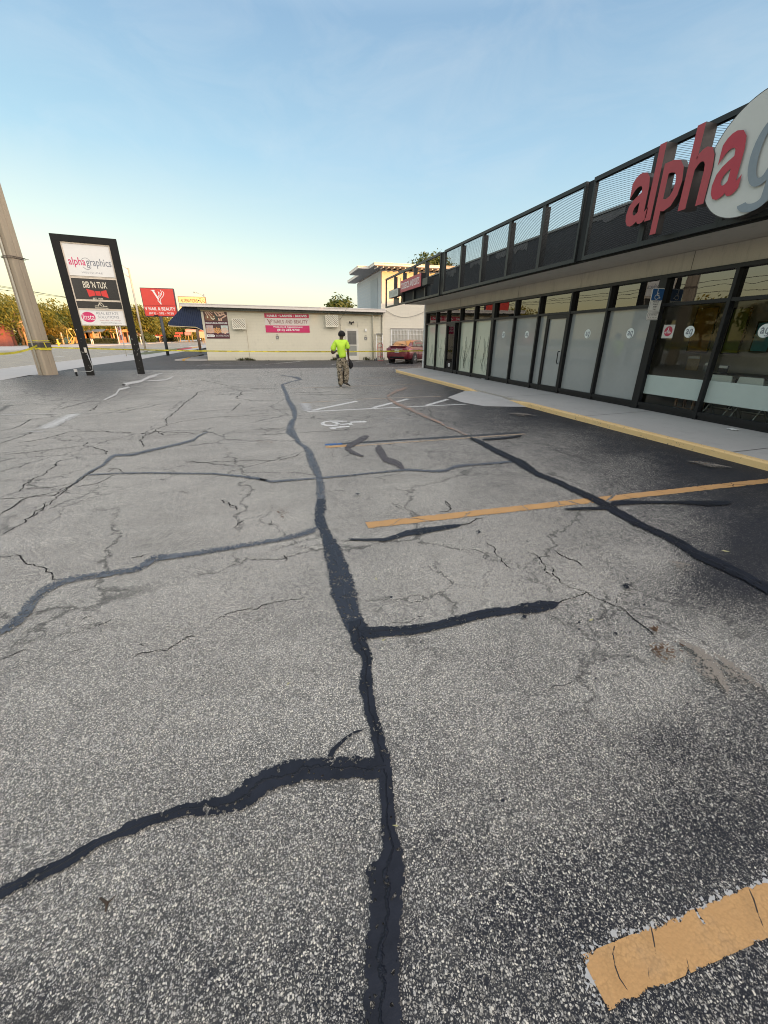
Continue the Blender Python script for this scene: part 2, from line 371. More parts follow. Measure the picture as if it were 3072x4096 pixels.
# worn lot: a grid that carries sealer left at each spot plus vignette darkening painted in at the near edge
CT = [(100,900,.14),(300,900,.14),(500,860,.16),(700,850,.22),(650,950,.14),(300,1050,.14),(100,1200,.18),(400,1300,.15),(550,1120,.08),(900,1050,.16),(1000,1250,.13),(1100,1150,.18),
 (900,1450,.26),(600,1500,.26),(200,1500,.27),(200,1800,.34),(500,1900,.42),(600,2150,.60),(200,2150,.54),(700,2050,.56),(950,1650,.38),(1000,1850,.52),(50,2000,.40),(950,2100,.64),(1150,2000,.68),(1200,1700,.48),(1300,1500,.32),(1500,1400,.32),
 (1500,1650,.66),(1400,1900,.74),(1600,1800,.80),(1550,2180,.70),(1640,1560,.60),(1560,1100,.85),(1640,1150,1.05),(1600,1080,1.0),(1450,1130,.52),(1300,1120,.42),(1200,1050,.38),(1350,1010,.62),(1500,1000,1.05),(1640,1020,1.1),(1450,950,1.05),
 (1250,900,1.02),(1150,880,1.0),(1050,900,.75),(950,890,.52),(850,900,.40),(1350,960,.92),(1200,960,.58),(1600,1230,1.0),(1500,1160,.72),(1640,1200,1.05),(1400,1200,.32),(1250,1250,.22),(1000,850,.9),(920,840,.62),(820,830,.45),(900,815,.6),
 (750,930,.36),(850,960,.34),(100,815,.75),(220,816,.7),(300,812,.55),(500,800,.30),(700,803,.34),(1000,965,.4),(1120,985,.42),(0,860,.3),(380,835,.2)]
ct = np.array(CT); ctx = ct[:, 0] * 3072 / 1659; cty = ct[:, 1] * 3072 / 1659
def coat_vignette_at(x, y):
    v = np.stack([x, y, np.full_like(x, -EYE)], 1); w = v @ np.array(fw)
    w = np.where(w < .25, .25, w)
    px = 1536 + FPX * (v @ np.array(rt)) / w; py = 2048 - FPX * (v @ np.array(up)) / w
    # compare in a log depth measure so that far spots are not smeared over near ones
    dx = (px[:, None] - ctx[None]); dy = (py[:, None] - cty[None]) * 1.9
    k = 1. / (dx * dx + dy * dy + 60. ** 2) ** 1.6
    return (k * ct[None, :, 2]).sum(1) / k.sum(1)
xs = np.concatenate([np.arange(-9.9, -2, .3), np.arange(-2, 6.6, .1), [7.5, 9.0]])
ys = np.concatenate([np.arange(-14, -1, 1.), np.arange(-1, 9, .08), np.arange(9, 24.3, .2), [24.3]])
gx, gy = np.meshgrid(xs, ys); N = gx.size; nx, ny = len(xs), len(ys)
coat = coat_vignette_at(gx.ravel(), gy.ravel())
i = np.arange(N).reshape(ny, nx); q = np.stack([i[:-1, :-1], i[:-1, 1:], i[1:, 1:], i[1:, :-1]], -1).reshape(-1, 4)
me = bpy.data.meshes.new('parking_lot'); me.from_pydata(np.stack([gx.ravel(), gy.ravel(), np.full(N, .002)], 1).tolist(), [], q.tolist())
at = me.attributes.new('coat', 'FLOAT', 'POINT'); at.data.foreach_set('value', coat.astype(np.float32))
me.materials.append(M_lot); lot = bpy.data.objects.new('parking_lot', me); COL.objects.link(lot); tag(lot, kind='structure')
struct('side_lot', MB().add([(-9.95, 24.3, .002), (9, 24.3, .002), (40, 24.3, .002), (40, 60, .002), (-9.3, 60, .002), (-9.3, 36, .002), (-9.95, 30, .002)], [list(range(7))]), M_lot2)

# ------------------------------------------------------------------ sealed cracks, patches, paint: thin layers with ragged rims
_lay = [0]
def ribbon(name, pts, mat, z, wmul=1.35, step=.03, jit=.0, parent=None, edges=None):
    """pts: (px, py, half width px) in the photo, laid on the ground as a strip; edges: explicit (left, right) pairs"""
    L = []
    if edges: L = [(G(*a), G(*b)) for a, b in edges]
    else:
        for k, (x, y, h) in enumerate(pts):
            a = pts[max(k - 1, 0)]; c = pts[min(k + 1, len(pts) - 1)]
            dx, dy = c[0] - a[0], c[1] - a[1]; l = math.hypot(dx, dy) or 1; n = (-dy / l, dx / l)
            L.append((G(x + n[0] * h, y + n[1] * h), G(x - n[0] * h, y - n[1] * h)))
    C_ = [((a + b) / 2, (a - b) / 2 * wmul) for a, b in L]
    rows = []
    for k in range(len(C_) - 1):
        (c0, h0), (c1, h1) = C_[k], C_[k + 1]; n = max(1, int((c1 - c0).length / step))
        for j in range(n):
            u = j / n; w = u * u * (3 - 2 * u) * .5 + u * .5; rows.append((c0.lerp(c1, u), h0.lerp(h1, w)))
    rows.append(C_[-1])
    V = []; A = []; F = []
    m = len(rows)
    for k, (c, h) in enumerate(rows):
        tip = min(k, m - 1 - k) * step / max(h.length * 1.2, .01); end = max(0., 1 - tip)
        jx = (mnoise.noise(Vector((c.x * 6, c.y * 6, z * 999))) * jit) * h
        for s_ in (-1, -.5, 0, .5, 1):
            V.append(c + jx + h * s_); V[-1].z = z; A.append(s_ if abs(s_) >= end else (end if s_ >= 0 else -end))
        if k:
            b = (k - 1) * 5
            F += [(b + j, b + j + 1, b + j + 6, b + j + 5) for j in range(4)]
    me = bpy.data.meshes.new(name); me.from_pydata(V, [], F); t = me.attributes.new('cs', 'FLOAT', 'POINT'); t.data.foreach_set('value', A); me.materials.append(mat)
    o = bpy.data.objects.new(name, me); COL.objects.link(o); tag(o, kind='structure'); return o
def nz():
    _lay[0] += 1; return .0085 + _lay[0] * .0004
def mp(reg, pts, k): return [(*reg(x, y), h * k) for x, y, h in pts]
S2 = zoom(1000, 2000, .6317); S5 = zoom(1000, 2850, .6317); S3 = zoom(2024, 1900, .6317); S1 = zoom(0, 2000, .6172); S4 = zoom(0, 2850, .6172); S7 = zoom(0, 1480, .663); S8 = zoom(1000, 1480, .663); R8 = zoom(1500, 1440, .3617)
SEAL = worn('crack_sealer', (.0055, .008, .015), edge=.80, hole=.10, rough=.42, ridge=True, var=.6, var2=(.011, .014, .023))
SEALF = worn('faded_crack_sealer', (.026, .033, .047), edge=.80, hole=.25, rough=.55, ridge=True, var=.5)
SEALB = worn('greyed_crack_sealer', (.060, .072, .092), edge=.74, hole=.55, rough=.55, ridge=True, var=.5, var2=(.115, .128, .145))
SALT = worn('crack_bleed', (.27, .25, .23), edge=.62, hole=.8, rough=.9, var=.5, var2=(.33, .21, .15))
CRK = worn('open_crack', (.03, .03, .03), edge=.85, hole=.2, rough=.9)
# main crack: left / right edge at successive heights
EU = [(165,30,185),(255,45,300),(290,58,320),(245,70,262),(182,90,203),(190,110,216),(208,150,236),(213,180,246),(233,220,276),(248,250,286),(258,290,286),(234,310,276),(218,350,266),(213,385,286),(268,420,302),(273,440,312),(318,470,357),(333,500,387),(338,540,397),(363,600,428),(393,650,442),(398,700,452),(398,780,457),(388,860,462)]
ribbon('sealed_crack', None, SEALB, nz(), edges=[(S8(a, y), S8(b, y)) for a, y, b in EU], wmul=1.25, step=.05)
EM = [(423,-5,482),(418,60,478),(408,100,470),(408,150,486),(440,200,502),(468,300,572),(484,400,612),(503,500,652),(518,600,672),(548,700,692),(600,800,742),(640,860,742),(635,905,736),(660,950,752)]
ribbon('sealed_crack', None, SEALF, nz(), edges=[(S2(a, y), S2(b, y)) for a, y, b in EM], wmul=1.25, step=.02)
EL = [S2(610,760)+S2(745,760), S2(638,850)+S2(742,850), S2(633,905)+S2(738,905), S2(655,950)+S2(755,950), S2(705,1000)+S2(772,1000), S2(712,1050)+S2(768,1050), S2(700,1100)+S2(772,1100), S2(693,1200)+S2(782,1200), S2(716,1300)+S2(797,1300)]
EB = [(718,0,797),(758,100,837),(772,200,857),(798,300,892),(813,400,903),(814,500,903),(828,600,917),(834,700,920),(834,800,937),(842,870,965),(825,920,968),(752,1000,984),(758,1070,980),(764,1150,964),(744,1250,978),(744,1350,963),(740,1450,944),(733,1550,948),(728,1650,944),(726,1750,953),(728,1855,958),(733,1972,968),(733,2150,968),(735,2400,975)]
ribbon('sealed_crack', None, SEAL, nz(), edges=[((a[0], a[1]), (a[2], a[3])) for a in EL] + [(S5(a, y), S5(b, y)) for a, y, b in EB], wmul=1.22, step=.012)
B1 = mp(S4, [(-60,1225,36),(0,1190,34),(110,1130,28),(250,1065,36),(400,1000,30),(520,930,30),(640,850,24),(760,800,20),(850,760,42),(950,715,30),(1050,690,26),(1200,640,32),(1400,620,46),(1500,600,50),(1600,545,62)], .6172) + mp(S5, [(10,500,62),(100,440,66),(220,400,66),(350,375,66),(500,365,60),(650,360,58),(780,365,62),(860,370,62)], .6317)
ribbon('sealed_crack', B1, SEAL, nz(), step=.012, wmul=1.42)
ribbon('sealed_crack', mp(S5, [(505,300,16),(530,245,12),(600,180,8),(660,135,6),(720,120,5)], .6317), SEAL, nz(), step=.012, wmul=1.4)
B2 = mp(S2, [(690,845,40),(760,850,36),(830,842,34),(900,840,30),(1000,835,28),(1100,820,27),(1200,798,27),(1300,775,26),(1450,735,27),(1550,715,26),(1640,711,22)], .6317) + mp(S3, [(30,866,22),(100,850,30),(200,845,36),(280,832,28),(338,822,12)], .6317)
ribbon('sealed_crack', B2, SEAL, nz(), step=.015, wmul=1.3)
B3 = mp(S1, [(-50,890,22),(0,868,20),(60,830,32),(130,780,38),(200,690,44),(240,640,38),(300,590,30),(400,540,24),(500,515,23),(700,485,22),(860,465,20),(930,435,28),(1000,385,28),(1100,375,22),(1250,355,20),(1400,330,18),(1500,315,17),(1640,291,17)], .6172) + mp(S2, [(20,287,16),(100,270,16),(200,255,16),(300,230,19),(380,205,24),(440,185,30)], .6317)
ribbon('sealed_crack', B3, SEALB, nz(), step=.02, wmul=1.1)
ribbon('sealed_crack', mp(S2, [(620,255,4),(740,258,6),(850,258,9),(920,240,12),(1000,215,16),(1100,200,18),(1200,185,13),(1300,170,11),(1345,165,4)], .6317), SEAL, nz())
B5 = mp(S7, [(520,638,5),(700,628,5),(900,625,6),(1100,628,6),(1300,630,6),(1450,645,8),(1560,660,11),(1610,670,12)], .663) + mp(S8, [(60,664,10),(130,678,9),(250,668,8),(400,658,7),(550,645,7),(700,630,6),(850,615,7),(920,606,10),(1000,608,8),(1100,615,9),(1180,612,13),(1240,585,14),(1350,575,9),(1450,568,9),(1580,557,9),(1650,552,8)], .663)
ribbon('sealed_crack', B5, SEALB, nz(), wmul=1.0)
ribbon('sealed_crack', mp(S7, [(440,700,3),(515,635,6),(560,610,8),(620,580,10),(650,550,13),(670,530,15),(700,518,9),(800,515,9),(900,490,10),(1000,468,9),(1100,445,8),(1170,425,9),(1200,400,6),(1260,375,3)], .663), SEALB, nz(), step=.05, wmul=1.1)
DULL = worn('brown_patch', (.085, .08, .085), edge=.75, hole=.3, rough=.8, var=.35)
ribbon('sealer_patch', mp(S8, [(765,460,20),(790,500,22),(820,545,20),(870,560,16),(900,575,19),(925,606,15)], .663), DULL, nz())
ribbon('sealer_patch', mp(S8, [(722,402,5),(690,412,14),(640,440,16),(600,462,15),(572,474,8)], .663), DULL, nz())
ribbon('sealer_patch', mp(S8, [(570,470,9),(620,500,11),(660,518,7),(690,524,3)], .663), DULL, nz())
B10 = mp(S8, [(1330,412,5),(1400,445,14),(1480,490,15),(1570,532,17),(1650,575,22)], .663) + mp(S3, [(200,0,16),(330,50,16),(420,95,18),(500,130,20),(600,180,24),(700,240,27),(800,295,24),(900,345,20),(1000,390,22),(1100,440,27),(1200,505,32),(1300,550,34),(1400,595,30),(1500,645,30),(1600,700,30),(1720,770,30)], .6317)
ribbon('sealed_crack', B10, SEAL, nz(), wmul=1.15, step=.02)
ribbon('sealed_crack', mp(S3, [(370,225,4),(450,220,7),(550,218,8),(650,216,10)], .6317), SEAL, nz())
ribbon('sealed_crack', mp(S3, [(650,192,12),(740,182,14),(780,180,12),(900,180,7),(1050,180,7),(1150,180,10),(1280,185,14),(1380,185,13),(1428,180,6)], .6317), SEAL, nz())
ribbon('sealed_crack', mp(S8, [(1400,425,4),(1500,418,5),(1580,410,5),(1640,400,5)], .663), SEAL, nz())
ribbon('crack_bleed', mp(S8, [(960,103,5),(930,115,12),(880,130,13),(830,160,9),(840,180,11),(890,207,15),(960,237,14),(1050,280,13),(1150,323,9),(1190,350,5),(1240,365,7),(1310,400,8)], .663), SALT, nz(), step=.05, wmul=1.15)
WB = worn('pale_crack_bleed', (.46, .45, .43), edge=.55, hole=.5, rough=.9)
ribbon('crack_bleed', mp(S7, [(620,188,4),(700,150,6),(720,120,7),(790,105,7),(740,90,9),(850,70,8),(900,45,8),(980,25,9)], .663), WB, nz(), step=.06, wmul=1.7)
ribbon('crack_bleed', mp(S7, [(860,72,3),(1000,62,4),(1050,42,6)], .663), WB, nz(), step=.06, wmul=1.7)
# hairline cracks, one net of lines
HL = [(S7, [(0,780),(150,770),(330,760),(430,700),(515,640)]), (S7, [(180,900),(260,830),(330,770),(400,715),(520,640),(600,590)]), (S7, [(0,860),(90,825),(160,775),(350,735),(470,685)]), (S7, [(110,740),(140,695),(200,655),(260,638),(310,600),(345,565),(370,545)]),
 (S7, [(150,718),(300,712),(400,690),(480,682)]), (S7, [(460,710),(560,690),(640,665),(690,635)]), (S7, [(0,515),(100,505),(280,485),(500,458),(530,435)]), (S7, [(505,455),(560,465),(610,480),(650,495),(640,512)]),
 (S7, [(870,465),(850,435),(870,400),(930,370),(1010,330),(1000,300),(1030,275),(1080,240),(1110,200),(1160,170),(1195,135)]), (S7, [(1010,330),(1100,310),(1200,297),(1300,285),(1450,280),(1560,265),(1659,258)]), (S7, [(930,370),(1000,380),(1120,378),(1180,385)]), (S7, [(850,380),(900,390),(950,370),(985,395)]),
 (S7, [(1195,133),(1300,115),(1400,103),(1520,110),(1659,115)]), (S7, [(1215,62),(1300,78),(1380,97),(1440,103)]), (S7, [(1420,170),(1450,150),(1460,130),(1500,125),(1560,118)]), (S7, [(1420,170),(1500,180),(1520,188),(1659,186)]), (S7, [(1400,248),(1420,228),(1450,200)]),
 (S7, [(0,445),(60,425),(150,395),(200,375)]), (S7, [(110,440),(250,420),(330,400),(420,375),(640,372),(800,380)]), (S7, [(0,370),(90,350),(150,325),(180,300),(240,290)]), (S7, [(370,235),(440,215),(520,195),(600,188)]), (S7, [(520,250),(570,240),(580,215)]), (S7, [(240,180),(300,183),(380,180)]), (S7, [(420,183),(490,187)]),
 (S7, [(1120,560),(1250,558),(1400,552),(1500,546),(1659,550)]), (S7, [(660,590),(720,600),(780,625)]), (S7, [(640,620),(690,600)]), (S7, [(1330,785),(1380,815),(1430,845)]), (S7, [(1080,735),(1140,740)]),
 (S1, [(0,365),(60,370),(110,360),(160,400),(220,420),(280,440),(340,470),(395,520)]), (S1, [(0,1040),(100,1000),(190,975)]), (S1, [(420,1000),(480,980),(540,960)]), (S1, [(860,1030),(960,995),(1090,985),(1140,940),(1210,895),(1270,888)]), (S1, [(1400,785),(1480,765),(1500,740),(1600,715),(1659,705)]), (S1, [(640,835),(690,800),(725,770)]), (S1, [(850,382),(920,372),(950,358)]), (S1, [(1500,190),(1540,155),(1590,130)]), (S1, [(1430,5),(1490,35),(1540,70)]), (S1, [(0,230),(80,195),(160,150),(240,85),(335,0)]), (S1, [(0,100),(40,70),(100,40),(160,5)]), (S1, [(890,960),(930,950)]), (S1, [(530,790),(600,760)]),
 (S2, [(0,700),(80,670),(170,645),(260,630),(360,608)]), (S2, [(555,260),(600,268),(680,265),(760,258)]), (S2, [(900,20),(960,50)]), (S2, [(870,790),(960,780),(1040,760),(1110,740)]), (S2, [(990,655),(1060,645),(1100,635)]), (S2, [(1320,160),(1400,148),(1430,118),(1480,112)]), (S2, [(1500,270),(1550,330),(1590,390),(1659,440)]), (S2, [(1240,10),(1260,45),(1255,70),(1200,75)]), (S2, [(130,130),(150,165)]), (S2, [(210,350),(215,400)]),
 (S3, [(330,820),(400,790),(460,765),(510,745)]), (S3, [(290,590),(300,640),(340,690),(400,715),(500,742),(560,780),(640,810),(720,840),(780,900),(850,950),(920,1000),(970,1050)]), (S3, [(300,480),(370,520),(440,545),(500,590)]), (S3, [(690,820),(690,780)]), (S3, [(280,640),(220,560),(130,480)]), (S3, [(280,1370),(360,1340),(420,1310)]), (S3, [(270,890),(340,925)]),
 (S8, [(230,140),(300,137),(400,138),(470,132),(500,128)]), (S8, [(250,153),(400,148),(560,150),(640,152),(700,147)]), (S8, [(0,245),(120,243),(240,240)]), (S8, [(290,380),(450,372),(600,362),(740,350)]), (S8, [(0,395),(120,390),(220,385)]), (S8, [(20,362),(120,358),(210,352)]), (S8, [(0,185),(100,188),(200,188)]), (S8, [(0,110),(60,117),(130,115),(190,107)]), (S8, [(180,550),(240,530),(300,505)]), (S8, [(450,735),(520,730),(580,735)]), (S8, [(860,815),(930,845)]), (S8, [(640,60),(700,75),(760,72)]), (S8, [(700,290),(720,280)]), (S8, [(1180,790),(1200,830)])]
V = []; A = []; F = []
zc = .0045
for reg, pl in HL:
    zc += .00003; P2 = [reg(*p) for p in pl]; seed = random.random() * 99
    P3 = [G(*p) for p in P2]; pts = []
    for a, b in zip(P3[:-1], P3[1:]):
        n = max(2, int((b - a).length / .035)); d = (b - a); side = Vector((-d.y, d.x, 0)).normalized()
        for j in range(n):
            p = a.lerp(b, j / n); k = mnoise.noise(Vector((p.x * 9, p.y * 9, seed))) * .05 + mnoise.noise(Vector((p.x * 28, p.y * 28, seed))) * .022; pts.append(p + side * k * min(1, j / 2 + .3))
    pts.append(P3[-1])
    for k, p in enumerate(pts):
        d = pts[min(k + 1, len(pts) - 1)] - pts[max(k - 1, 0)]; side = Vector((-d.y, d.x, 0)); side.normalize()
        dist = p.length; w = max(.0024, min(.0010 * dist + .0014, .015)) * (.5 + 1.1 * abs(mnoise.noise(Vector((p.x * 5, p.y * 5, 3 + seed))))) * (1 if 0 < k < len(pts) - 1 else .3)
        for s_ in (-1, 0, 1): q_ = p + side * w * s_ * 1.5; V.append((q_.x, q_.y, zc)); A.append(float(s_))
        if k: b = len(V) - 6; F += [(b, b + 1, b + 4, b + 3), (b + 1, b + 2, b + 5, b + 4)]
me = bpy.data.meshes.new('hairline_cracks'); me.from_pydata(V, [], F); t_ = me.attributes.new('cs', 'FLOAT', 'POINT'); t_.data.foreach_set('value', A); me.materials.append(CRK)
o = bpy.data.objects.new('hairline_cracks', me); COL.objects.link(o); tag(o, kind='structure')
# small drips of sealer and stains
for (reg, x, y, w) in [(S3,762,714,28),(S3,765,667,10),(S3,115,910,17),(S3,690,1017,15),(S3,460,948,11),(S3,458,992,9),(S3,768,1168,8),(S3,563,1306,9),(S3,870,836,10),(S1,1315,1287,10),(S2,895,630,12),(S2,1080,918,9),(S5,1595,580,16),(S1,1320,1160,7),(S4,1130,780,9),(S2,1445,215,16),(S8,650,760,16),(S3,1140,1470,10),(S3,130,435,8)]:
    x, y = reg(x, y); w *= .62
    ribbon('sealer_drip', [(x - w, y, w * .3), (x - w * .4, y, w * .6), (x + w * .3, y + w * .1, w * .65), (x + w, y, w * .3)], SEAL, nz(), step=.008)

# paint
TAN = worn('faded_yellow_paint', (.50, .295, .125), edge=.97, hole=0, rough=.7, var=.30, noisescale=45, crazed=2.2, var2=(.43, .25, .105))
TANF = worn('ghost_yellow_paint', (.42, .32, .22), edge=.7, hole=.75, rough=.8, var=.2)
WHI = worn('worn_white_paint', (.60, .60, .58), edge=.95, hole=.4, rough=.7, var=.15)
WHIF = worn('ghost_white_paint', (.40, .40, .39), edge=.8, hole=.8, rough=.8, var=.15)
BLU = worn('worn_blue_paint', (.03, .12, .34), edge=.8, hole=.4, rough=.7)
BLK = worn('blacked_out_stripe', (.05, .056, .064), edge=.8, hole=.35, rough=.6)
def stripe(name, a, b, w, mat, z=.0062, pre=(0, 0, 0)):
    a, b = Vector((*a, 0)), Vector((*b, 0)); d = (b - a).normalized(); s = Vector((-d.y, d.x, 0)) * w / 2
    n = max(2, int((b - a).length / .04)); V = []; A = []; F = []
    for k in range(n + 1):
        c = a.lerp(b, k / n)
        for j, t in enumerate((-1, -.6, 0, .6, 1)):
            p = c + s * t * 1.05; V.append((p.x, p.y, z)); A.append(t if 0 < k < n else math.copysign(1, t + 1e-6) * .93)
        if k: b0 = (k - 1) * 5; F += [(b0 + j, b0 + j + 1, b0 + j + 6, b0 + j + 5) for j in range(4)]
    me = bpy.data.meshes.new(name); me.from_pydata(V, [], F); t = me.attributes.new('cs', 'FLOAT', 'POINT'); t.data.foreach_set('value', A); me.materials.append(mat)
    o = bpy.data.objects.new(name, me); COL.objects.link(o); return tag(o, kind='structure')
stripe('parking_stripe', (.665, .334), (6.0, .30), .098, TAN)
stripe('parking_stripe', (.72, 3.237), (5.85, 3.255), .125, TAN)
for pl in ([(680,1470),(664,1560),(680,1640),(705,1710),(762,1795)], [(898,1362),(915,1440),(935,1560)], [(1515,1135),(1550,1215),(1575,1300),(1610,1390)], [(1125,1585),(1150,1690)], [(885,1640),(890,1715)]):
    ribbon('paint_crack', mp(zoom(2024, 2850, .6317), [(x, y, 4 if 0 < i_ < len(pl) - 1 else 2) for i_, (x, y) in enumerate(pl)], .6317), CRK, nz(), step=.01, wmul=1.3)
# pale halo of older paint at the rim of the near stripe
stripe('stripe_halo', (.63, .345), (6.0, .31), .135, WHIF, z=.0056)
def gs(name, reg, a, b, w, mat, z=.0062):
    p, q = G(*reg(*a)), G(*reg(*b)); return stripe(name, p.xy, q.xy, w, mat, z)
gs('blacked_out_stripe', S8, (540, 447), (1659, 377), .13, BLK, .0058)
gs('blue_stripe', S8, (450, 452), (560, 447), .11, BLU, .0062)
gs('parking_stripe', S8, (458, 467), (590, 458), .11, TAN, .0064)
gs('ghost_stripe', S8, (590, 462), (1659, 387), .09, TANF, .0060)
gs('aisle_line', S8, (345, 253), (1305, 207), .10, WHI)
gs('parking_stripe', S8, (640, 178), (1155, 160), .10, TANF, .0064)
gs('aisle_line', S8, (560, 181), (1145, 158), .07, WHIF, .0060)
gs('aisle_line', S8, (310, 199), (520, 187), .10, TANF, .0062)
for a, b in (((372, 246), (650, 188)), ((742, 229), (955, 175)), ((1062, 216), (1192, 178))): gs('aisle_hatch', S8, a, b, .14, WHI, .0068)
gs('aisle_line', S8, (328, 200), (350, 248), .36, WHIF, .0070)
gs('parking_stripe', S8, (240, 112), (1115, 82), .10, TANF)
gs('parking_stripe', S8, (620, 52), (960, 38), .10, TANF)
gs('parking_stripe', S7, (0, 185), (150, 182), .1, WHIF); gs('parking_stripe', S7, (0, 272), (295, 265), .1, WHIF)
gs('lot_line', zoom(1000, 1000, .42194), (150, 1085), (545, 1050), .1, WHI); gs('lot_line', zoom(1000, 1000, .42194), (775, 1086), (1095, 1050), .1, WHI); gs('lot_line', zoom(1000, 1000, .42194), (1290, 1083), (1455, 1053), .1, WHI)
gs('lot_line', zoom(500, 1000, .42194), (680, 1095), (1160, 1052), .1, WHIF); gs('lot_line', zoom(500, 1000, .42194), (1330, 1085), (1659, 1058), .1, WHI); gs('lot_line', zoom(500, 1000, .42194), (680, 1097), (1300, 1099), .1, WHIF)
for Y in (8, 16): pass
a, b = G(*S7(265, 356)), G(*S7(450, 266)); stripe('arrow_stem', a.xy, b.xy, .36, worn('faded_arrow_paint', (.50, .50, .48), edge=.8, hole=.75, rough=.8))
gs('ghost_stripe', S7, (160, 373), (270, 372), .09, WHIF)
# wheelchair symbol painted on the bay, traced onto the ground
def ground_poly(name, reg, polys, mat, z):
    mb = MB()
    for pl in polys:
        mb.add([(*G(*reg(*p)).xy, z) for p in pl], [list(range(len(pl)))])
    o = mb.build(name, mat); me = o.data; t = me.attributes.new('cs', 'FLOAT', 'POINT'); t.data.foreach_set('value', [.6] * len(me.vertices)); return tag(o, kind='structure')
WP = [[(425,322),(445,313),(480,307),(482,312),(455,317),(447,324),(462,331),(500,333),(540,328),(545,333),(505,341),(455,339),(428,330)],
      [(482,307),(585,308),(588,314),(482,313)], [(488,315),(525,315),(548,327),(592,323),(590,330),(540,334)], [(475,350),(548,341),(600,339),(602,345),(522,352),(520,358),(490,359)], [(600,314),(690,308),(705,313),(700,318),(606,320)], [(588,322),(612,322),(622,331),(600,334)]]
ground_poly('wheelchair_marking', S8, WP, worn('symbol_paint', (.62, .62, .60), edge=1.6, hole=.25, rough=.7), .0064)
ground_poly('ghost_ring_marking', S8, [[(805,305),(815,296),(850,290),(890,291),(930,296),(925,300),(880,296),(845,297),(828,305),(840,314),(870,317),(868,320),(830,318)]], worn('ghost_symbol', (.33, .33, .32), edge=1.6, hole=.9), .0064)
# road lane dashes
rd = MB()
for k in range(-3, 24):
    y = 43.7 + 12.2 * k; rd.sheet([(-18.18, y), (-18.04, y), (-18.04, y + 3.05), (-18.18, y + 3.05)], -.104)
    y = 49. + 12.4 * k; rd.sheet([(-23.87, y), (-23.73, y), (-23.73, y + 3.05), (-23.87, y + 3.05)], -.104)
    y = 39.9 + 12.2 * k; rd.sheet([(-27.4, y), (-27.25, y), (-27.25, y + 3.05), (-27.4, y + 3.05)], -.104)
struct('lane_markings', rd, M('road_paint', (.66, .66, .62), .7))
# shop walk, kerb and ramp
KX = 6.06; KW = .11; KZ = .10
Ya, Yb, Yc, Yd = G(*R8(990, 345)).y, PX(*R8(1190, 350), KX + .1).y, PX(*R8(1440, 415), KX + .1).y, G(*R8(1659, 515)).y
wk = MB()
wk.hexa([(KX + KW, -14, -.05), (7.95, -14, -.05), (7.95, 20.75, -.05), (KX + KW, 20.75, -.05), (KX + KW, -14, KZ), (7.95, -14, .1412), (7.95, 21.3, .1412), (KX + KW, 20.75, KZ)])
struct('shop_walk', wk, M_shopwalk)
jb = MB()
for y in (1.2, 4.1, 7.05, 10.1, 13.3, 16.6): jb.sheet([(KX + KW + .01, y, KZ + .004), (7.79, y, .1405), (7.79, y + .014, .1405), (KX + KW + .01, y + .014, KZ + .004)])
struct('walk_joints', jb, M('joint_dirt', (.09, .09, .085), .9))
def kerbmat():
    m, t, b = newmat('chipped_yellow_kerb'); P = t.pos()
    chips = t.ramp(t.noise(22., P, 6, .75), [(.60, (0, 0, 0)), (.64, (1, 1, 1))]); base = t.mix(t.noise(3., P, 4), (.62, .41, .17), (.74, .53, .26))
    t.l.new(t.mix(chips, base, (.16, .14, .11)), b.inputs['Base Color']); b.inputs['Roughness'].default_value = .75
    bn = t.node('ShaderNodeBump', inp={'Strength': .5, 'Distance': .006, 'Height': chips}); t.l.new(bn.outputs[0], b.inputs['Normal']); return m
M_kerb = kerbmat()
kp = MB(); prof = []
yk = [-14.0] + [y for y in np.arange(-13.5, 20.6, .25)] + [20.75]
def kh(y):
    if y < Yd or y > Ya: return KZ
    if y < Yc: return .02 + (KZ - .02) * (Yc - y) / (Yc - Yd)
    if y > Yb: return .02 + (KZ - .02) * (y - Yb) / (Ya - Yb)
    return .02
rows = []
for y in yk:
    h = kh(y) + .003; w = mnoise.noise(Vector((y * 1.7, 0, 0))) * .012; end = max(0, (y - 20.3)) * .8
    rows.append([(KX + w + end * .5, y, -.02), (KX + .012 + w + end * .5, y, h - .02 if h > .05 else h * .5), (KX + .035 + w + end * .5, y, h), (KX + KW + .001, y, h + .0005), (KX + KW + .001, y, -.02)])
vs = [p for r in rows for p in r]; fs = []
for k in range(len(rows) - 1):
    for j in range(4): fs.append((k * 5 + j, k * 5 + j + 1, k * 5 + j + 6, k * 5 + j + 5))
fs += [(0, 1, 2, 3, 4), tuple(len(vs) - 1 - j for j in range(5))]
kp.add(vs, fs); struct('painted_kerb', kp, M_kerb)
# ramp: flared concrete wedge in front of the dropped kerb
o1, o2 = G(*R8(805, 415)), G(*R8(960, 470)); o3 = Vector((5.0, Yc - .1, 0))
rp = MB(); zt = KZ - .004; X0 = KX - .005
rp.add([(X0, Yb, zt * .9), (X0, Yc, zt * .9), (X0, Yd - .1, .008), (o2.x + .25, Yd + .25, .008), (o2.x, o2.y, .008), (o1.x, o1.y, .008), (X0, Ya + .05, .008)],
       [(0, 6, 5), (0, 5, 4, 1), (1, 4, 3), (1, 3, 2)])
struct('kerb_ramp', rp, concrete('ramp_concrete', (.40, .39, .37), .2, bump=.9, scale=2.5))
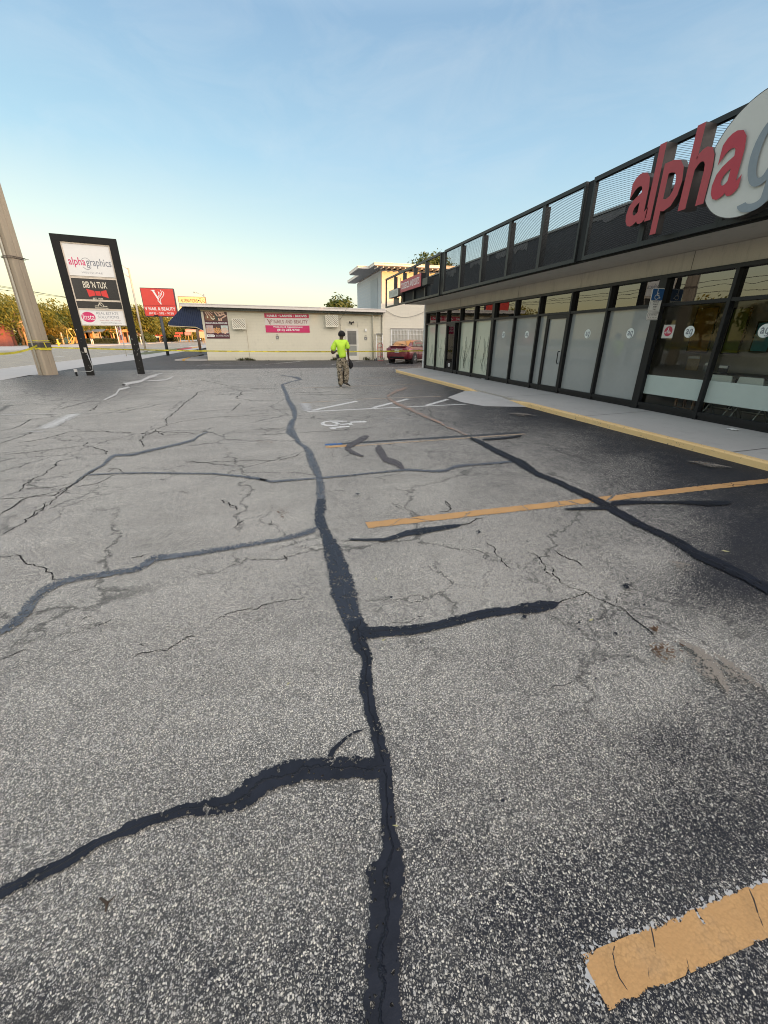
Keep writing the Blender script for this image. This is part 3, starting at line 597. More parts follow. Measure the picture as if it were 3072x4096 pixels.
# dirt fans and litter on the lot
SAND = worn('washed_sand', (.225, .20, .17), edge=.60, hole=1.0, rough=.95, coarse=5.)
ribbon('sand_wash', mp(S3, [(1080,1080,40),(1180,1150,70),(1260,1230,85),(1330,1330,80),(1380,1420,60)], .6317), SAND, nz(), wmul=1.5, step=.02)
ribbon('sand_wash', mp(S3, [(1300,1170,40),(1400,1240,50),(1500,1320,55),(1600,1390,45)], .6317), SAND, nz(), wmul=1.5, step=.02)
ribbon('sand_wash', mp(S3, [(1020,570,14),(1090,585,20),(1170,600,14)], .6317), SAND, nz(), wmul=1.6)
ribbon('sand_wash', mp(zoom(2000, 1100, .3014), [(110,1858,10),(220,1860,22),(350,1875,26),(480,1888,10)], .3014), SAND, nz(), wmul=1.5)
ribbon('sand_wash', mp(zoom(2300, 1000, .46534), [(960,1835,14),(1080,1850,22),(1200,1870,20),(1340,1890,10)], .46534), SAND, nz(), wmul=1.5)
M_litter = leafmat('dead_leaf', (.10, .045, .022), (.20, .13, .07))
def litter(name, spots, n, size):
    mb = MB()
    for (x, y, rx, ry) in spots:
        for k in range(n):
            a = random.random() * 6.28; r_ = random.random() ** .7; p = G(x + math.cos(a) * rx * r_, y + math.sin(a) * ry * r_); L = size * random.uniform(.5, 1.6); w = L * random.uniform(.12, .4); th = random.random() * 6.28
            d = Vector((math.cos(th), math.sin(th), random.uniform(-.15, .15))) * L; s = Vector((-math.sin(th), math.cos(th), random.uniform(-.3, .3))) * w; c = p + Vector((0, 0, .03 + random.random() * .02))
            c.z = .024 + random.random() * .012
            mb.add([c - d, c + s * .8, c + d, c - s], [(0, 1, 2, 3)])
    return tag(mb.build(name, M_litter), 'brown dead leaves and twigs lying on the asphalt', 'leaf litter', kind='stuff')
litter('leaf_litter', [(*S3(1040, 1150), 75, 50), (*S3(960, 1130), 40, 35), (*S2(200, 90), 28, 28), (*S7(1600, 443), 45, 8), (*S8(85, 443), 40, 8), (*zoom(2000, 1100, .3014)(310, 1868), 38, 7), (*zoom(2300, 1000, .46534)(1080, 1855), 60, 10), (*S3(935, 995), 14, 10)], 34, .014)
# ------------------------------------------------------------------ strip mall
XF = 7.87; YE = 21.2; YN = -14.0
SM = Frame((XF, 0, 0), (0, -1, 0), (-1, 0, 0))      # a = -Y, off towards the lot
mall = thing('strip_mall', 'long dark framed strip mall with mesh railing above its glass shopfronts', 'building', (XF, 4, 0))
M_soff = concrete('soffit_stucco', (.52, .48, .42), .16, .3, scale=.9, stain=.45)
M_para = concrete('charcoal_parapet', (.030, .033, .035), .5, .3, scale=1.2, stain=.5)
M_pier = concrete('pier_paint', (.66, .65, .62), .12, .3, scale=2, stain=.5)
M_dark = M('dark_interior', (.055, .053, .05), .8, var=.2)
M_floor = M('interior_floor', (.16, .155, .15), .5, var=.2)
M_iwall = M('interior_wall', (.55, .53, .48), .8, var=.1)
M_spandrel = concrete('spandrel_stucco', (.50, .465, .40), .18, .3, scale=.9, stain=.55, streak=True)
# shell: back, far end, roof deck
MB().box(8.02, 8.1, YN, YE, 2.73, 3.07).build('ceiling_edge', M_dark, mall)
sh = MB(); sh.box(24.8, 25, YN, YE, 0, 4.2); sh.box(8.12, 24.79, YE - .2, YE, 0, 4.15); sh.box(8.12, 24.79, YN, YN + .2, 0, 4.15)
sh.build('wall', concrete('mall_wall', (.5, .49, .46)), mall)
MB().box(8.0, 24.79, YN + .21, YE - .21, 3.98, 4.12).build('roof', M('roof_membrane', (.3, .3, .3), .8), mall)
MB().box(XF, XF + .13, YN, YE, 3.075, 4.22).build('parapet', M_para, mall)
MB().box(XF - .03, XF + .17, YN, YE, 4.222, 4.27).build('parapet_cap', M('cap_flashing', (.20, .20, .19), .4, metal=.4, var=.3), mall)
# torn felt hanging off the parapet face
fl = MB()
y = 9.0
while y < 20.5:
    w = random.uniform(.3, 1.1)
    if random.random() < .62:
        h = random.uniform(.08, .35); pts = [(XF - .012, y, 4.2)]; n = 6
        for k in range(n + 1): pts.append((XF - .012, y + w * k / n, 4.2 - h * random.uniform(.35, 1)))
        pts.append((XF - .012, y + w, 4.2)); MB().add(pts, [list(range(len(pts)))]).build('roofing_felt', M('torn_felt', (.12, .12, .115), .8, var=.5), mall)
    y += w
MB().box(XF - .002, XF + .12, YN, YE - .001, 2.735, 3.062).build('spandrel', M_spandrel, mall)
XRL = 6.75
MB().box(XRL + .055, XF + .1, YN, YE + .05, 3.068, 3.12).build('soffit', M_soff, mall); MB().box(XRL + .0415, XRL + .054, YN, YE + .05, 3.062, 3.125).build('soffit_edge', BLACK, mall)
sj = MB()
for y in (17.2, 12.9, 7.02, 2.2): MB().box(XF - .0055, XF - .002, y, y + .008, 2.74, 3.06).build('control_joint', M('joint_line', (.07, .065, .06), .9), mall)
MB().box(XF - .03, XF + .22, YE, YE + .17, 0, 3.066).build('corner_pier', M_pier, mall)
# interior shell
it = MB(); it.box(8.03, 12.5, YN, YE - .21, .10, .139); it.build('floor', M_floor, mall)
it = MB(); it.box(12.4, 12.5, YN + .2, YE - .22, .14, 2.72); it.box(8.03, 12.39, 14.22, 14.30, .14, 2.72); it.build('inner_wall', M_dark, mall)
MB().box(11.2, 11.3, YN + .3, 14.2, .14, 2.72).build('back_wall', M_iwall, mall)
MB().box(8.1, 12.39, YN + .2, YE - .22, 2.73, 2.78).build('ceiling', M('ceiling_tile', (.3, .3, .28), .8), mall)
# storefront
low = [20.94, 19.60, 18.33, 17.43, 17.01, 15.69, 14.27, 12.88, 11.59, 11.12, 10.21, 8.89, 7.51, 6.07, 4.72, 3.35, 2.0, .65, -.7, -2.05, -3.4, -4.75, -6.1, -7.45, -8.8, -10.15, -11.5, -12.85]
hi = [20.94, 19.60, 18.33, 16.97, 15.69, 14.27, 12.88, 11.59, 10.21, 8.89, 7.51, 6.07, 4.72, 3.35, 2.0, .65, -.7, -2.05, -3.4, -4.75, -6.1, -7.45, -8.8, -10.15, -11.5, -12.85]
ZS, ZT0, ZT1, ZH = .285, 2.155, 2.215, 2.665
thick = {14.27: .085, 7.51: .085, 20.94: .055}
fm = MB()
def mull(y, z0, z1, w=.027): fm.box(7.79, 7.90, y - w, y + w, z0, z1)
for y in low: mull(y, .14, ZT0 if y not in hi else ZH, thick.get(y, .03 if y not in (17.43, 11.12) else .022))
for y in hi:
    if y not in low: mull(y, ZT1, ZH)
ends = sorted(hi)
def segs(ys): ys = sorted(ys); return list(zip(ys[:-1], ys[1:]))
def hw(y): return thick.get(y, .03 if y not in (17.43, 11.12) else .022)
for a, b in segs(low):
    if (a, b) not in ((17.43, 18.33), (10.21, 11.12)):
        fm.box(7.80, 7.895, a + hw(a), b - hw(b), .215, ZS); fm.box(7.825, 7.89, a + hw(a), b - hw(b), .14, .213)
for a, b in segs(hi):
    fm.box(7.797, 7.897, a + (hw(a) if a in low else .027), b - (hw(b) if b in low else .027), ZT0 + .001, ZT1)
fm.box(7.785, 7.905, -12.88, 21.0, ZH + .001, 2.732)
fm.build('storefront_frame', DARKF, mall)
GLS = glass('tinted_shop_glass', (.96, .97, .95), 1.27); GLT = glass('transom_glass', (.30, .31, .30), 2.2)
FROST = film('grey_frosted_film', (.285, .30, .295), .35, ior=1.55); PAPER = film('greenish_paper_backed_glass', (.50, .53, .42), .5, ior=1.75)
STRIP = film('pale_frosted_strip', (.40, .47, .44), .45, coat=.3)
def letter_g(mb, F, a0, a1, z0, z1, off):
    """single storey g: bowl, stem and hook, each a hair in front of the last"""
    W, H = a1 - a0, z1 - z0; sw, sh = W * .27, W * .22; zb = z0 + H * .27; e = .0002
    def arc(ca, cz, ra, rz, t0, t1, o, n=28, wa=sw, wz=sh):
        vs = []
        for k in range(n + 1):
            t = R(t0 + (t1 - t0) * k / n); c, s_ = math.cos(t), math.sin(t); vs += [F.p(ca + c * ra, cz + s_ * rz, o), F.p(ca + c * (ra - wa), cz + s_ * (rz - wz), o)]
        mb.add(vs, [(2 * k, 2 * k + 2, 2 * k + 3, 2 * k + 1) for k in range(n)])
    arc(a0 + W * .5, (zb + z1) / 2, W * .5, (z1 - zb) / 2, 20, 340, off)
    mb.add([F.p(a1 - sw, z0 + H * .13, off + e), F.p(a1, z0 + H * .13, off + e), F.p(a1, z1, off + e), F.p(a1 - sw * .8, z1, off + e)], [(0, 1, 2, 3)])
    arc(a0 + W * .5, z0 + H * .14, W * .5, H * .14, 195, 362, off + 2 * e)
def disc(F, a, z, r, off, n=40): return [F.p(a + math.cos(2 * math.pi * k / n) * r, z + math.sin(2 * math.pi * k / n) * r, off) for k in range(n)]
def ag_logo(par, y, z, r=.105):
    F = SM; d = MB().prism(disc(F, -y, z, r, -.017), (.001, 0, 0)).build('round_logo', M('white_vinyl', (.72, .76, .74), .5), par)
    mb = MB(); letters(mb, 'a', F, -y - .066, -y - .004, z - .045, z + .052, -.0145, bold=.01); letter_g(mb, F, -y + .006, -y + .066, z - .085, z + .052, -.0145)
    mb.build('lettering', GREYINK, par)
random.seed(3)
def scribble(mb, y0, y1, z0, z1, n, col=None):
    for k in range(n):
        y = random.uniform(y0 + .1, y1 - .1); z = random.uniform(z0 + .5, z1 - .3); P = []; ang = -1.57
        for j in range(random.randint(8, 24)):
            P.append((XF + .0155, y, z)); ang += random.uniform(-.7, .7); ang = ang * .8 - 1.57 * .2; y += math.cos(ang) * .045; z += math.sin(ang) * .055
            if not (y0 + .05 < y < y1 - .05 and z0 + .06 < z < z1 - .05): break
        if len(P) > 3: mb.tube(P, random.choice((.004, .004, .006)), 4, smooth=False)
for a, b in segs(low):
    y0, y1 = a + hw(a), b - hw(b); ym = (a + b) / 2
    if (a, b) in ((17.43, 18.33), (10.21, 11.12)):
        d = MB(); F_ = MB()
        F_.box(7.795, 7.885, y0 + .004, y0 + .055, .16, ZT0 - .004); F_.box(7.795, 7.885, y1 - .055, y1 - .004, .16, ZT0 - .004)
        F_.box(7.795, 7.885, y0 + .056, y1 - .056, .16, .30); F_.box(7.795, 7.885, y0 + .056, y1 - .056, 2.06, ZT0 - .004)
        dr = F_.build('door', DARKF, mall)
        MB().box(7.84, 7.846, y0 + .056, y1 - .056, .301, 2.059).build('pane', GLS if a > 15 else FROST, dr)
        hnd = y0 + .10
        MB().tube([(7.80, hnd, .93), (7.74, hnd, .93), (7.735, hnd, .96), (7.735, hnd, 1.2), (7.74, hnd, 1.23), (7.80, hnd, 1.23)], .012, 6).build('handle', BLACK, dr)
        if a > 15:
            MB().box(7.828, 7.838, y0 + .06, y1 - .06, .302, .60).build('kick_panel', BLACK, dr)
            MB().prism([SM.p(-ym - .11 + .22 * u, .385 + .15 * v, .044) for u, v in ((.1, .1), (.5, 0), (.95, .08), (1, .6), (.9, 1), (.6, .93), (.25, 1), (0, .6))], (.002, 0, 0)).build('number_plate', WHITE, dr)
            mb = MB(); letters(mb, '4213', SM, -ym - .075, -ym + .075, .42, .50, .0465); mb.build('numerals', INK, dr)
        continue
    mat = PAPER if a > 14 and (a, b) != (17.01, 17.43) else (FROST if a > 7.4 and a != 17.01 else GLS)
    p = MB().box(XF + .018, XF + .024, y0 - .004, y1 + .004, ZS - .004, ZT0 + .004).build('window', mat, mall)
    if mat == FROST and b - a > .8: ag_logo(p, ym - .05 if a < 12 else ym, 1.67)
    if mat == GLS and a < 7.4:
        MB().box(XF + .0125, XF + .0165, y0, y1, .465, .85).build('frosted_strip', STRIP, p); ag_logo(p, ym - .06 if a > 6 else ym, 1.685)
    if mat == PAPER:
        mb = MB(); scribble(mb, y0, y1, ZS, ZT0 - .2, 16 if a < 17 else 7); mb.build('drawn_lines', M('line_paint', (.06, .07, .055), .7), p)
for a, b in segs(hi):
    MB().box(XF + .018, XF + .024, a + .022, b - .022, ZT1 - .004, ZH + .004).build('transom', GLT, mall)
# railing: framed bays of expanded metal
posts = [24.62, 22.93, 21.40, 19.83, 18.36, 16.73]; posts2 = [16.36, 14.90, 13.36, 11.83, 10.32, 8.92]; posts3 = [8.69, 7.2, 5.75, 4.3, 2.85]; posts4 = [2.6, 1.15, -.3, -1.75, -3.2, -4.65, -6.1, -7.55, -9, -10.45, -11.9, -13.35]
ZR0, ZR1 = 3.095, 4.53
def expanded(name, parent, y0, y1, z0, z1, x):
    mb = MB(); cw, ch = .066, .028; nzr = max(1, int((z1 - z0) / ch)); ny_ = max(1, int((y1 - y0) / cw)); cw = (y1 - y0) / ny_; ch = (z1 - z0) / nzr
    vs = []; fs = []
    for r_ in range(nzr + 1):
        for d in (1, -1):
            pts = []
            for k in range(ny_ * 2 + 1):
                up_ = (k % 2 == 0); z = z0 + ch * r_ + (d * .5 * ch * .98 if not up_ else 0)
                pts.append((y0 + cw * k / 2, min(max(z, z0), z1)))
            b = len(vs); w = .0029
            for (y, z) in pts: vs += [(x - .004, y, z - w), (x + .004, y, z + w)]
            fs += [(b + 2 * k, b + 2 * k + 2, b + 2 * k + 3, b + 2 * k + 1) for k in range(len(pts) - 1)]
    mb.add(vs, fs); return mb.build(name, RAILM, parent)
for grp in (posts, posts2, posts3, posts4):
    for k in range(len(grp) - 1):
        yb, ya = grp[k], grp[k + 1]
        f = MB(); w = .028
        f.box(XRL - .045, XRL + .04, ya + .001, yb - .001, ZR1 - .075, ZR1); f.box(XRL - .04, XRL + .04, ya + .001, yb - .001, ZR0, ZR0 + .075)
        f.box(XRL - .038, XRL + .038, ya + .001, ya + w * 2, ZR0 + .076, ZR1 - .076); f.box(XRL - .038, XRL + .038, yb - w * 2, yb - .001, ZR0 + .076, ZR1 - .076)
        f.box(XRL + .041, XRL + .15, ya + .01, ya + .035, ZR0 + .09, ZR1 - .09)
        pn = f.build('railing_bay', RAILM, mall)
        if grp is not posts and ya > -2: expanded('mesh_screen', pn, ya + w * 2, yb - w * 2, ZR0 + .076, ZR1 - .076, XRL)
MB().box(XRL - .01, XRL + .05, 16.40, 16.69, ZR0 + .01, ZR1 - .02).build('railing_post', BLACK, mall)
MB().box(XRL - .01, XRL + .05, 8.73, 8.88, ZR0 + .01, ZR1 - .02).build('railing_post', BLACK, mall)
MB().box(6.42, 6.69, 17.28, 17.84, 3.52, 3.77).build('junction_box', RAILM, mall)
MB().box(XRL + .06, XRL + .075, 17.9, 21.98, 3.13, 3.72).build('backing_panel', M_para, mall); MB().box(XRL - .06, XRL - .045, 22.0, 22.8, 3.1, 3.43).build('blank_panel', RAILM, mall)
drip = MB()
for y in (16.4, 13.5, 12.3): drip.tube([(XRL, y, ZR0), (XRL, y, ZR0 - .06)], .008, 5)
drip.build('drip_stub', BLACK, mall)

# ------------------------------------------------------------------ signs hung on the mall
XS = 6.50; SF = Frame((XS, 0, 0), (0, -1, 0), (-1, 0, 0))
big = thing('channel_letter_sign', 'large red channel letters and pale round disc fixed to the mesh railing', 'sign', (XS, 6.4, 3.4))
SIDE = M('letter_return', (.035, .03, .028), .5, var=.2)
def channel(ch, y0, y1, z0, z1, off, mat, depth, bold=.02, name='letter'):
    mb = MB(); r_ = letters(mb, ch, SF, -y0, -y1, z0, z1, off, depth=depth, bold=bold); o = mb.build(name, mat, big)
    if depth: s = MB(); s.add(*r_); s.build('return', SIDE, o)
    return o
channel('a', 7.40, 6.93, 3.40, 4.16, 0, TRED, .12)
channel('l', 6.95, 6.825, 3.41, 4.45, .0, TRED, .22)
channel('p', 6.77, 6.36, 3.18, 4.15, .0, TRED, .12)
channel('h', 6.31, 5.885, 3.41, 4.46, .0, TRED, .22)
dm = MB().prism(disc(SF, -5.30, 3.815, .69, -.02, 72), (.12, 0, 0)).build('round_disc', M('disc_face', (.52, .53, .50), .5, var=.06), big)
rim = MB()
for k in range(72):
    t0, t1 = 2 * math.pi * k / 72, 2 * math.pi * (k + 1) / 72
    a = [SF.p(5.30 * -1 + math.cos(t) * r_, 3.815 + math.sin(t) * r_, o_) for t in (t0, t1) for r_, o_ in ((.69, -.019), (.70, -.019), (.70, -.16), (.69, -.16))]
    rim.add(a, [(0, 1, 5, 4), (1, 2, 6, 5), (2, 3, 7, 6)])
rim.build('rim', SIDE, dm)
mb = MB(); letters(mb, 'a', SF, -5.815, -5.40, 3.405, 4.17, .004, bold=.02); mb.build('letter', M('crimson_letter', (.40, .03, .05), .5), big)
GREYL = M('slate_letter', (.20, .24, .27), .5)
mb = MB(); letter_g(mb, SF, -5.35, -4.93, 3.14, 4.165, .004); mb.build('letter', GREYL, big)
yy = 4.86
for ch, w, z0, z1 in (('r', .28, 3.41, 4.16), ('a', .43, 3.4, 4.16), ('p', .41, 3.18, 4.15), ('h', .41, 3.41, 4.46), ('i', .12, 3.41, 4.46), ('c', .38, 3.4, 4.16), ('s', .38, 3.4, 4.16)):
    channel(ch, yy, yy - w, z0, z1, 0, GREYL, .12); yy -= w + .07
bk = MB()
for y in (7.2, 6.5, 5.95): bk.box(XS + .12, XRL - .046, y - .015, y + .015, 3.62, 3.66)
bk.build('bracket', SIDE, big)
# tuxedo shop box sign
tx = thing('box_sign', 'long red box sign in white capitals on the railing', 'sign', (6.48, 19.6, 3.5))
MB().box(6.505, 6.70, 18.24, 21.06, 3.535, 4.04).build('cabinet', BLACK, tx)
fc = MB().box(6.48, 6.504, 18.25, 21.05, 3.545, 4.03).build('face', M('dull_red_face', (.42, .06, .085), .5, var=.08), tx)
mb = MB(); letters(mb, 'TUXEDOS AND SUITS', Frame((6.478, 0, 0), (0, -1, 0), (-1, 0, 0)), -20.92, -18.40, 3.66, 3.92, 0, bold=.012); mb.build('lettering', WHITE, fc)
dc = thing('small_box_sign', 'weathered off white rounded sign with peeling letters beside the red box sign', 'sign', (6.48, 22.1, 3.45))
F6 = Frame((6.44, 0, 0), (0, -1, 0), (-1, 0, 0))
def rrect(F, a0, a1, z0, z1, r, off, n=5):
    P = []
    for cx, cz, s0 in ((a1 - r, z1 - r, 0), (a0 + r, z1 - r, 90), (a0 + r, z0 + r, 180), (a1 - r, z0 + r, 270)):
        for k in range(n + 1):
            t = R(s0 + 90 * k / n); P.append(F.p(cx + math.cos(t) * r, cz + math.sin(t) * r, off))
    return P
MB().prism(rrect(F6, -22.98, -21.27, 3.435, 3.785, .07, -.002), (.18, 0, 0)).build('cabinet', M('rusty_cabinet', (.10, .08, .07), .7, var=.4), dc)
f2 = MB().prism(rrect(F6, -22.95, -21.30, 3.45, 3.77, .06, .006), (.007, 0, 0)).build('face', M('peeling_face', (.52, .53, .46), .6, var=.35, scale=6, spots=.6), dc)
mb = MB(); letters(mb, 'DRY CLEANING', F6, -22.8, -21.45, 3.52, 3.71, .008); mb.build('lettering', M('faded_letter', (.34, .36, .32), .6, var=.4, scale=9), f2)
# accessible parking sign on the column, facing along the lot
AP = Frame((7.50, 7.43, 0), (1, 0, 0), (0, -1, 0))
hc = thing('parking_permit_sign', 'blue and white disabled parking plate on the dark shopfront column', 'sign', (7.65, 7.43, 1.9))
p1 = MB().prism(rrect(AP, 0, .30, 2.06, 2.485, .028, .002), (0, .003, 0)).build('plate', WHITE, hc)
MB().prism(rrect(AP, .012, .288, 2.27, 2.473, .018, .0045), (0, .002, 0)).build('blue_panel', M('sign_blue', (.02, .10, .28), .5), p1)
def linebox(F, a0, a1, z0, z1, r, w, off):
    A_ = rrect(F, a0, a1, z0, z1, r, off); B_ = rrect(F, a0 + w, a1 - w, z0 + w, z1 - w, max(r - w, .002), off); n = len(A_)
    mb = MB(); mb.add(A_ + B_, [(k, (k + 1) % n, n + (k + 1) % n, n + k) for k in range(n)]); return mb
linebox(AP, .013, .287, 2.073, 2.268, .02, .005, .0045).build('border', INK, p1)
sy = MB(); C0 = (.135, 2.325); P_ = []
def st2(mb, F, pts, w, off):
    for (x0, y0), (x1, y1) in zip(pts[:-1], pts[1:]):
        d = Vector((x1 - x0, y1 - y0)); L = d.length or 1; nx_, ny_ = -d.y / L * w / 2, d.x / L * w / 2; ex, ey = d.x / L * w * .3, d.y / L * w * .3
        st2.k = (st2.k + 1) % 40; o_ = off + st2.k * .00004
        mb.add([F.p(x0 + nx_ - ex, y0 + ny_ - ey, o_), F.p(x1 + nx_ + ex, y1 + ny_ + ey, o_), F.p(x1 - nx_ + ex, y1 - ny_ + ey, o_), F.p(x0 - nx_ - ex, y0 - ny_ - ey, o_)], [(0, 1, 2, 3)])
st2.k = 0
st2(sy, AP, [(C0[0] + math.cos(R(t)) * .047, C0[1] + math.sin(R(t)) * .04) for t in range(110, 340, 12)], .011, .008)
st2(sy, AP, [(.130, 2.438), (.130, 2.358), (.178, 2.358), (.198, 2.308), (.218, 2.314)], .015, .008); st2(sy, AP, [(.13, 2.392), (.172, 2.392)], .011, .008)
sy.add([AP.p(.130 + math.cos(t * .523) * .014, 2.448 + math.sin(t * .523) * .014, .0079) for t in range(12)], [list(range(12))])
sy.build('wheelchair_symbol', WHITE, p1)
mb = MB()
for tx_, z, w in (('PARKING BY', 2.228, .15), ('DISABLED', 2.183, .125), ('PERMIT', 2.138, .10), ('ONLY', 2.093, .075)): letters(mb, tx_, AP, .15 - w / 2, .15 + w / 2, z, z + .025, .005, bold=.01)
mb.build('lettering', INK, p1)
p2 = MB().prism(rrect(AP, .0, .30, 1.91, 2.052, .03, .002), (0, .003, 0)).build('plate', WHITE, hc)
linebox(AP, .012, .288, 1.922, 2.04, .022, .006, .0045).build('border', INK, p2)
mb = MB(); letters(mb, '$ 250 FINE', AP, .06, .24, 1.99, 2.018, .005); letters(mb, 'F. S. 318.18', AP, .05, .25, 1.942, 1.968, .005); mb.build('lettering', INK, p2)
MB().box(7.62, 7.79, 7.433, 7.45, 2.15, 2.19).build('bracket', BLACK, hc)
# red round poster on the inside of the pane
ps = thing('window_poster', 'small white poster with a red disc stuck low on the clear shop pane', 'poster', (XF, 7.19, 1.7))
PF = Frame((XF, 0, 0), (0, -1, 0), (-1, 0, 0))
ph = MB().prism([PF.p(-7.32, 1.57, -.015), PF.p(-7.065, 1.57, -.015), PF.p(-7.065, 1.82, -.015), PF.p(-7.32, 1.82, -.015)], (.002, 0, 0)).build('sheet', M('poster_paper', (.55, .53, .48), .7), ps)
MB().add(disc(PF, -7.19, 1.70, .092, -.0145), [list(range(40))]).build('red_disc', M('poster_red', (.45, .04, .08), .6), ps)
sk = MB(); st2(sk, PF, [(-7.27, 1.67), (-7.245, 1.69), (-7.235, 1.66), (-7.215, 1.72), (-7.205, 1.66), (-7.192, 1.78), (-7.18, 1.65), (-7.165, 1.71), (-7.155, 1.66), (-7.14, 1.69), (-7.115, 1.665)], .007, -.0125); sk.build('skyline_drawing', WHITE, ps)

# ------------------------------------------------------------------ inside the clear shop
Z1 = zoom(2600, 1200, .2845)
def inside_picture(name, c4, X, mat, label, fr=M('picture_frame', (.05, .035, .02), .5)):
    P = [PX(*Z1(*q), X) for q in c4]; y0 = max(p.y for p in P); y1 = min(p.y for p in P); z1 = max(p.z for p in P); z0 = min(p.z for p in P)
    r_ = thing(name, label, 'picture', (X, (y0 + y1) / 2, z0))
    MB().box(X, X + .03, y1, y0, z0, z1).build('frame', fr, r_); MB().box(X - .006, X - .001, y1 + .03, y0 - .03, z0 + .03, z1 - .03).build('canvas', mat, r_)
inside_picture('framed_picture', [(690, 105), (990, 100), (500, 735), (800, 735)], 10.9, M('amber_canvas', (.60, .30, .05), .6, var=.35, scale=1.5), 'tall amber picture on the back wall of the clear shop')
inside_picture('framed_picture', [(1180, 110), (1430, 125), (1050, 760), (1240, 730)], 10.9, M('green_canvas', (.20, .26, .03), .6, var=.4, scale=1.5), 'tall olive green picture beside the amber one inside the shop')
inside_picture('framed_picture', [(1560, 300), (1800, 300), (1380, 735), (1640, 735)], 10.9, M('teal_canvas', (.05, .30, .38), .6, var=.3, scale=2), 'teal picture at the right inside the shop')
tb = thing('display_table', 'long dark display table inside the clear shop', 'table', (9.3, 4.6, .14))
MB().box(8.95, 9.7, 2.2, 6.9, .84, .90).build('tabletop', M('dark_tabletop', (.06, .05, .045), .4), tb)
for x in (9.0, 9.65):
    for y in (2.3, 6.8): MB().box(x - .03, x + .03, y - .03, y + .03, .14, .839).build('leg', BLACK, tb)
CH = M('white_plastic', (.62, .64, .6), .5)
def folding_chair(y, label):
    X = 8.28
    t = thing('folding_chair', label, 'chair', (X + .2, y, .14), 'white folding chairs inside the shop')
    def pl(y_, z, x): return Vector((x, y + y_, z))
    bk = MB(); Pt = []
    for k in range(13):
        u = k / 12; a = math.pi * u; Pt.append((-.23 * math.cos(a) if abs(math.cos(a)) < .98 else -.23 * math.copysign(1, math.cos(a)), .70 + .23 * min(1, math.sin(a) * 2.2)))
    bk.prism([pl(a, z, X) for a, z in Pt], (.02, 0, 0)).build('backrest', CH, t)
    MB().box(X + .04, X + .44, y - .2, y + .2, .57, .60).build('seat', CH, t)
    for s in (-1, 1):
        MB().tube([pl(s * .22, .72, X + .01), pl(s * .22, .145, X + .42)], .012, 6).build('leg', STEEL, t); MB().tube([pl(s * .20, .58, X + .36), pl(s * .20, .145, X + .03)], .012, 6).build('leg', STEEL, t)
    MB().tube([pl(-.21, .3, X + .31), pl(.21, .3, X + .31)], .01, 6).build('crossbar', STEEL, t)
ya = PX(*Z1(990, 1100), 8.28).y; yb = PX(*Z1(1410, 1150), 8.28).y
folding_chair(ya, 'white folding chair next to the shop mullion behind the frosted strip'); folding_chair(yb, 'white folding chair at the right end behind the frosted strip')
st = thing('wooden_stool', 'low brown wooden stool under the frosted strip inside the shop', 'stool', (8.35, 6.55, .14))
WD = M('stool_wood', (.16, .085, .05), .6)
ys0, ys1 = PX(*Z1(370, 1440), 8.3).y, PX(*Z1(625, 1440), 8.3).y
MB().box(8.26, 8.56, ys1 - .03, ys0 + .03, .52, .55).build('seat', WD, st)
for x in (8.29, 8.53):
    for y in (ys0, ys1): MB().box(x - .02, x + .02, y - .02, y + .02, .14, .519).build('leg', WD, st)
MB().box(8.28, 8.30, ys1, ys0, .22, .25).build('rung', WD, st); MB().box(8.28, 8.30, ys1, ys0, .42, .45).build('rung', WD, st)
def stand(q0, q1, X, label, col):
    a, b = PX(*Z1(*q0), X), PX(*Z1(*q1), X); t = thing('card_display', label, 'display', (X, (a.y + b.y) / 2, b.z))
    zb = .902
    MB().box(X, X + .02, b.y, a.y, zb, a.z - b.z + zb).build('board', M('display_' + col, {'tan': (.35, .26, .14), 'grey': (.3, .3, .3), 'black': (.04, .04, .045)}[col], .6, var=.4, scale=15), t)
    MB().box(X - .006, X - .001, b.y + .01, a.y - .01, a.z - b.z + zb - .06, a.z - b.z + zb - .01).build('header', WHITE, t)
stand((560, 725), (670, 940), 9.3, 'tan flyer rack standing on the display table', 'tan'); stand((800, 810), (880, 945), 9.3, 'grey flyer card standing on the display table', 'grey'); stand((1000, 830), (1100, 945), 9.3, 'black flyer card standing on the display table', 'black')
# scraps on the walk
def scrap(px, py, w, h, label, mat):
    p = G(px, py, .13); mb = MB(); random.seed(int(px)); V = []; zg = .10 + (p.x - 6.17) * .0232
    for j in range(4):
        for i_ in range(5): V.append((p.x + (j / 3 - .5) * h, p.y - (i_ / 4 - .5) * w + random.uniform(-.01, .01), zg + .004 + random.random() * .02))
    mb.add(V, [(j * 5 + i_, j * 5 + i_ + 1, j * 5 + i_ + 6, j * 5 + i_ + 5) for j in range(3) for i_ in range(4)])
    top('paper_scrap', mb, mat, label, 'litter')
scrap(*Z1(1170, 1830), .16, .10, 'crumpled white paper scrap on the walk by the clear shop', WHITE)
scrap(*zoom(1650, 1150, .2411)(1175, 1525), .2, .1, 'flattened white scrap on the walk at the thick mullion', WHITE)
lf = MB(); p0 = G(*zoom(2000, 1100, .3014)(392, 1485), .13)
random.seed(8)
for k in range(60):
    a = random.random() * 6.28; c = Vector((p0.x - random.random() * .03, p0.y + math.cos(a) * .06 * random.random(), p0.z + .01 + random.random() * .12)); d = Vector((random.uniform(-1, 1), random.uniform(-1, 1), random.uniform(-1, 1))).normalized() * .02; s = d.cross(Vector((0, .3, 1))).normalized() * .008
    lf.add([c - d, c + s, c + d, c - s], [(0, 1, 2, 3)])
top('dead_leaf_clump', lf, M_litter, 'clump of brown leaves caught at the foot of the frosted shopfront', 'leaf litter')
